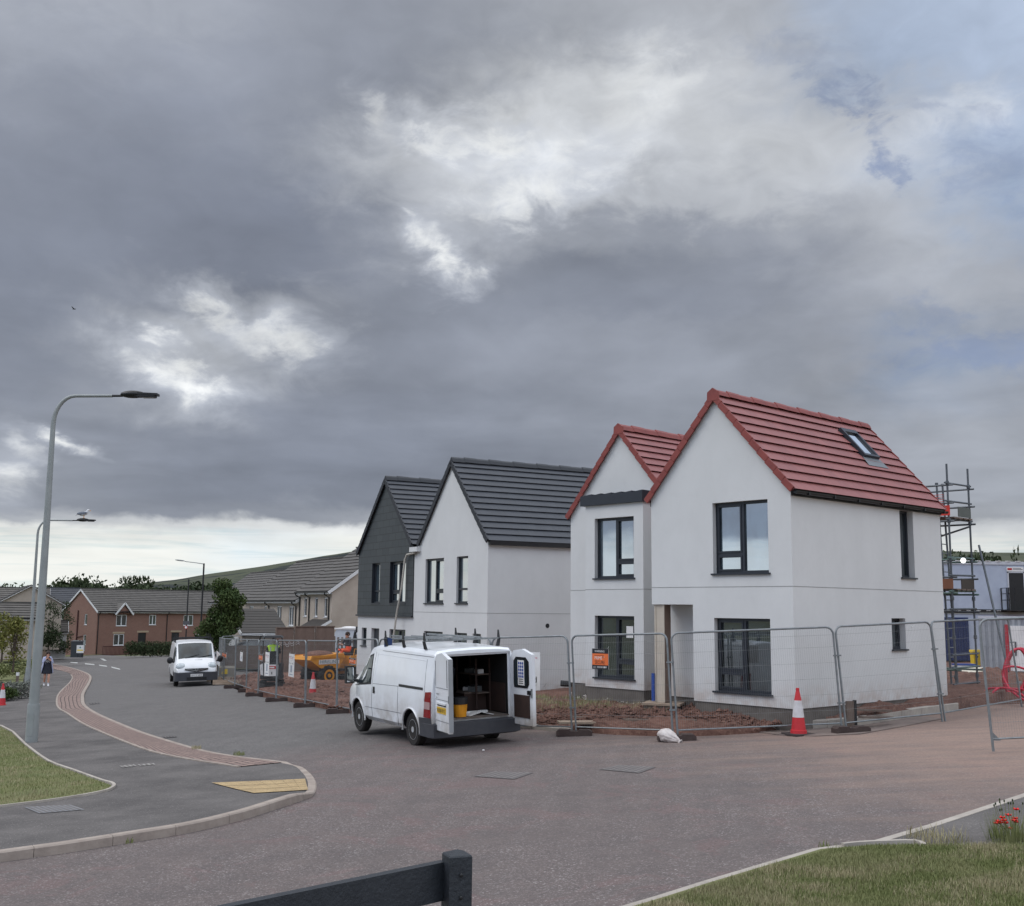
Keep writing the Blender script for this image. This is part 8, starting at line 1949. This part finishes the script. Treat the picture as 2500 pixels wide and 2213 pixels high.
# grass blades
def lawn_blades(name, outline, n, h, zf, label, seed, w=.0035, dry=.25, nearer=None):
    r = np.random.default_rng(seed); P = np.array([(p.x, p.y) for p in outline]); mn, mx = P.min(0), P.max(0); pts = []
    while len(pts) < n:
        q = mn + r.random((4000, 2)) * (mx - mn); ins = np.zeros(len(q), bool); j = len(P) - 1
        for i in range(len(P)):
            c = ((P[i, 1] > q[:, 1]) != (P[j, 1] > q[:, 1])) & (q[:, 0] < (P[j, 0] - P[i, 0]) * (q[:, 1] - P[i, 1]) / (P[j, 1] - P[i, 1] + 1e-12) + P[i, 0]); ins ^= c; j = i
        q = q[ins]
        if nearer is not None: q = q[nearer(q)]
        pts.extend(q.tolist())
    pts = pts[:n]; V = []; Fc = []; mi = []
    ra = r.random((n, 4))
    for i, (x, y) in enumerate(pts):
        z = zf(x, y); a = ra[i, 0] * 6.283; d = vn2(x, y, 1.2, 4); hh = h * (.45 + .75 * ra[i, 1]) * (1 + .5 * d); ca, sa = math.cos(a), math.sin(a); ln = (ra[i, 2] - .2) * hh * .9
        V += [(x - sa * w, y + ca * w, z), (x + sa * w, y - ca * w, z), (x + ca * ln, y + sa * ln, z + hh)]; Fc.append((3 * i, 3 * i + 1, 3 * i + 2)); mi.append(1 if ra[i, 3] < dry + d * 1.3 + .6 * vn2(x, y, .45, 7) else 0)
    me = bpy.data.meshes.new(name); me.from_pydata(V, [], Fc); me.materials.append(LEAFG); me.materials.append(DRY); me.polygons.foreach_set('material_index', mi); o = bpy.data.objects.new(name, me); COL.objects.link(o); tag(o, label, kind='stuff')
vwv = inset(kr, .2)[1:6] + [GP(u, v) for u, v in ((2075, 2089), (2120, 2085), (2234, 2083), (2400, 2085), (2560, 2080), (2600, 2260), (1560, 2260))]
lawn_blades('grass', vwv, 70000, .042, lambda x, y: verge_z(x, y), 'green lawn with dry tips in the bottom right corner', 1, .004, .24)
lawn_blades('grass', lawn_w, 30000, .045, lambda x, y: pave_z(x, y) + .02, 'green lawn on the left corner, drier at its edge', 2, .004, .22)
# poppies
q = GP(2474, 2068); PO = empty('poppy_clump', q, 0, 'clump of red poppies at the right edge above the lawn', 'flowers'); r = random.Random(4); mb = MB(); fl = []; POP = mat('poppy_red', (.75, .02, .015), .6, (.6, .01, .01), 30)
for k in range(330):
    a = r.uniform(0, 6.28); s = r.random() ** .5 * .24; b = Vector((s * math.cos(a), s * math.sin(a), 0)); hh = r.uniform(.12, .34); le = Vector((math.cos(a), math.sin(a), 0)) * hh * .4 * r.random(); sd = Vector((math.cos(a + 1.5), math.sin(a + 1.5), 0)) * .006; mb.face([b - sd, b + sd, b + le + Vector((0, 0, hh))], LEAFG)
mb.build('leaves', PO); mb = MB(); st = []
for k, (u, v) in enumerate(((2437, 2008), (2442, 2011), (2451, 2006), (2447, 1999), (2462, 1993), (2476, 2006), (2478, 2001), (2480, 2010), (2467, 2026), (2481, 1979), (2455, 2012), (2434, 2013))):
    t = WP(u, v, q.y + r.uniform(-.08, .08)) - q; b = Vector((t.x * .35, t.y * .35, .05)); mb.tube([b, b.lerp(t, .6) + Vector((.01, 0, .03)), t], .0025, LEAFG, 4); st.append(t)
for k in range(14): t = Vector((r.uniform(-.2, .15), r.uniform(-.1, .1), r.uniform(.30, .46))); mb.tube([Vector((t.x * .4, t.y * .4, .05)), t], .0022, LEAFG, 4); mb.ell(t, .009, .009, .014, LEAFD, 6, 4)
mb.build('stems', PO)
for t in st:
    f = MB()
    for k in range(5):
        a = k * 1.2566 + t.x * 9; d = Vector((math.cos(a), math.sin(a), .45)) * .032; e = Vector((-math.sin(a), math.cos(a), 0)) * .024; f.face([t, t + d * .6 + e, t + d + Vector((0, 0, .01)), t + d * .6 - e], POP)
    f.build('flower', PO)
# street tree and planting
tb = WP(535, 1590, 64); make_tree('street_tree', (tb.x, tb.y, G(tb.x, tb.y)), WP(540, 1410, 64).z - G(tb.x, tb.y), 3.05, 13000, .085, LEAF, 'leafy green street tree between the brick and cream terraces', trunk=.11, base=.26, seed=21)
def bush(name, u, v, Y, rx, rz_, n, size, mt, label, cat='bush', seed=1, group=None, ry=None):
    p = WP(u, v, Y); ry = ry or rx * .7; cl = []; r = random.Random(seed)
    for k in range(7): cl.append((r.uniform(-.55, .55) * rx, r.uniform(-.5, .5) * ry, rz_ * r.uniform(.3, .75), rx * .45, ry * .5, rz_ * .32))
    o = leaf_cloud(cl, n, size, mt, name, seed=seed); o.location = (p.x, p.y, G(p.x, p.y) if Y < 90 else p.z); tag(o, label, cat, group); return o
def hedge(u0, v0, u1, v1, Y, h, d, label):
    a, b = WP(u0, v0, Y), WP(u1, v1, Y); L = b.x - a.x; cl = [(x, 0, h * .5, .5, d / 2, h * .5) for x in np.arange(.3, L, .35)]; o = leaf_cloud(cl, 5200, .085, LEAFD, 'hedge', seed=2); o.location = a; tag(o, label, 'hedge')
hedge(305, 1603, 417, 1601, 104, 1.45, 1.6, 'clipped dark green hedge before the brick terrace')
bush('shrub', 140, 1598, 108, 2.3, 1.5, 1500, .1, LEAFD, 'dark green shrub mass left of the utility cabinet', seed=3)
bush('shrub', 28, 1640, 62, 1.9, 1.3, 2600, .06, LEAFG, 'green shrubs behind the lavender at the left edge', seed=4)
bush('lavender', 25, 1676, 43, 1.25, .75, 3000, .045, LEAFL, 'grey lavender bushes beside the left footway', seed=5)
bush('shrub', 10, 1676, 42, .7, .6, 1600, .05, LEAF, 'fresh green shrub among the lavender', seed=6)
bush('shrub', 55, 1630, 70, 1.3, .9, 1200, .06, LEAFD, 'dark low shrub beside the lamp posts', seed=7)
for (u, v, Y, h, cw, n, mt, l, sd) in ((118, 1596, 98, 4.6, 3.0, 2600, LEAFD, 'dark leafy tree between the lamp posts and the brick gable', 31), (62, 1592, 96, 3.9, 2.4, 2000, LEAFD, 'dark bushy tree behind the lamp posts', 32), (148, 1580, 118, 4.8, 3.2, 1800, LEAFD, 'dark tree overlapping the pale house beside the brick gable', 33), (32, 1632, 60, 2.7, 2.2, 1300, LEAFY, 'young sparse yellowish tree at the left edge', 34), (4, 1610, 66, 2.8, 2.0, 900, LEAFY, 'second young yellowish tree cut by the left edge', 35)):
    p = WP(u, v, Y); make_tree('garden_tree', (p.x, p.y, p.z), h, cw, n, .09, mt, l, seed=sd, trunk=.06, base=.2)
for (u, v, Y, l) in ((42.5, 1658, 44, 'pale marker post among the lavender bushes'), (119, 1578, 100, 'white topped marker post by the dark tree')):
    p = WP(u, v, Y); mb = MB(); mb.box(-.04, .04, -.04, .04, -.6, .25, OLDWOOD); mb.box(-.045, .045, -.045, .045, .12, .25, SIGNW); o = mb.build('marker_post', loc=p); tag(o, l, 'post')
# utility cabinet and estate sign
p = WP(172, 1600, 98); root = empty('utility_cabinet', p, .3, 'dark grey utility cabinet left of the small estate sign', 'cabinet'); mb = MB(); mb.box(0, .95, 0, .5, -.2, 1.15, mat('cabinet_grey', RGB(58, 62, 66), .5)); mb.build('body', root); mb = MB(); mb.box(-.04, 1.0, -.04, .54, 1.15, 1.22, MATS['plate_grey']); mb.build('lid', root)
p = WP(178, 1600, 99.5); root = empty('notice_board', p, 0, 'pale board with two dark stripes standing behind the estate sign', 'board'); mb = MB(); mb.box(-.1, 1.0, 0, .05, .35, 1.3, mat('pale_board', RGB(168, 176, 172), .6)); mb.box(.45, .62, -.01, 0, .3, 1.3, SIGNB); mb.box(.75, .85, -.01, 0, .3, 1.3, SIGNB); mb.build('board', root)
mb = MB(); mb.box(0, .06, .0, .06, -.2, .35, BLACKP); mb.box(.84, .9, .0, .06, -.2, .35, BLACKP); mb.build('leg', root)
p = WP(186, 1599, 97); root = empty('estate_sign', p, 0, 'small white estate sign with yellow-green band in front of the utility cabinet', 'sign'); mb = MB(); mb.box(0, .62, 0, .03, .15, .82, SIGNW); mb.box(.06, .56, -.004, 0, .34, .44, BRIGHTY); mb.lathe([(.07, 0), (.07, .004)], (.31, -.001, .62), (0, -1, 0), mat('teal_dot', RGB(90, 150, 140), .5), 12); mb.build('panel', root); mb = MB()
for x in (.12, .44): mb.box(x, x + .07, .0, .04, -.2, .15, SIGNB)
mb.build('leg', root)
# timber packs beside the second van
for k, (u, v, l) in enumerate(((543, 1664, 'pale timber offcuts stacked against the fence by the second van'), (560, 1672, 'stack of pale boards at the foot of the fence run'))):
    q = GP(u, v); root = empty('timber_stack', q, .25, l, 'timber stack', 'timber stacked along the fence run')
    for j in range(4): mb = MB(); mb.box(-.7, .5, -.3 + .12 * j, -.2 + .12 * j, .02 + .06 * (j % 3), .08 + .06 * (j % 3), WOOD); mb.build('board', root)
q = GP(553, 1660); mb = MB(); mb.obox((0, 0, .3), (.35, .05, 0), (0, .02, .05), (0, -.05, .3), mat('grey_bag', RGB(150, 144, 132), .8)); mb.obox((-.1, -.06, .38), (.14, 0, 0), (0, .01, 0), (0, 0, .12), BRIGHTY); o = mb.build('propped_board', loc=q); tag(o, 'pale board with yellow print propped inside the fence near the second van', 'board')
# litter on the road
for (u, v, l) in ((560, 1672, 'scrap of white litter by the timber boards'), (1180, 1836, 'tiny pale scrap on the road behind the open van')):
    q = GP(u, v); mb = MB(); mb.ell((0, 0, .03), .12 if u < 600 else .025, .06 if u < 600 else .02, .05 if u < 600 else .012, SIGNW, 7, 5); o = mb.build('litter', loc=q); tag(o, l, 'litter')
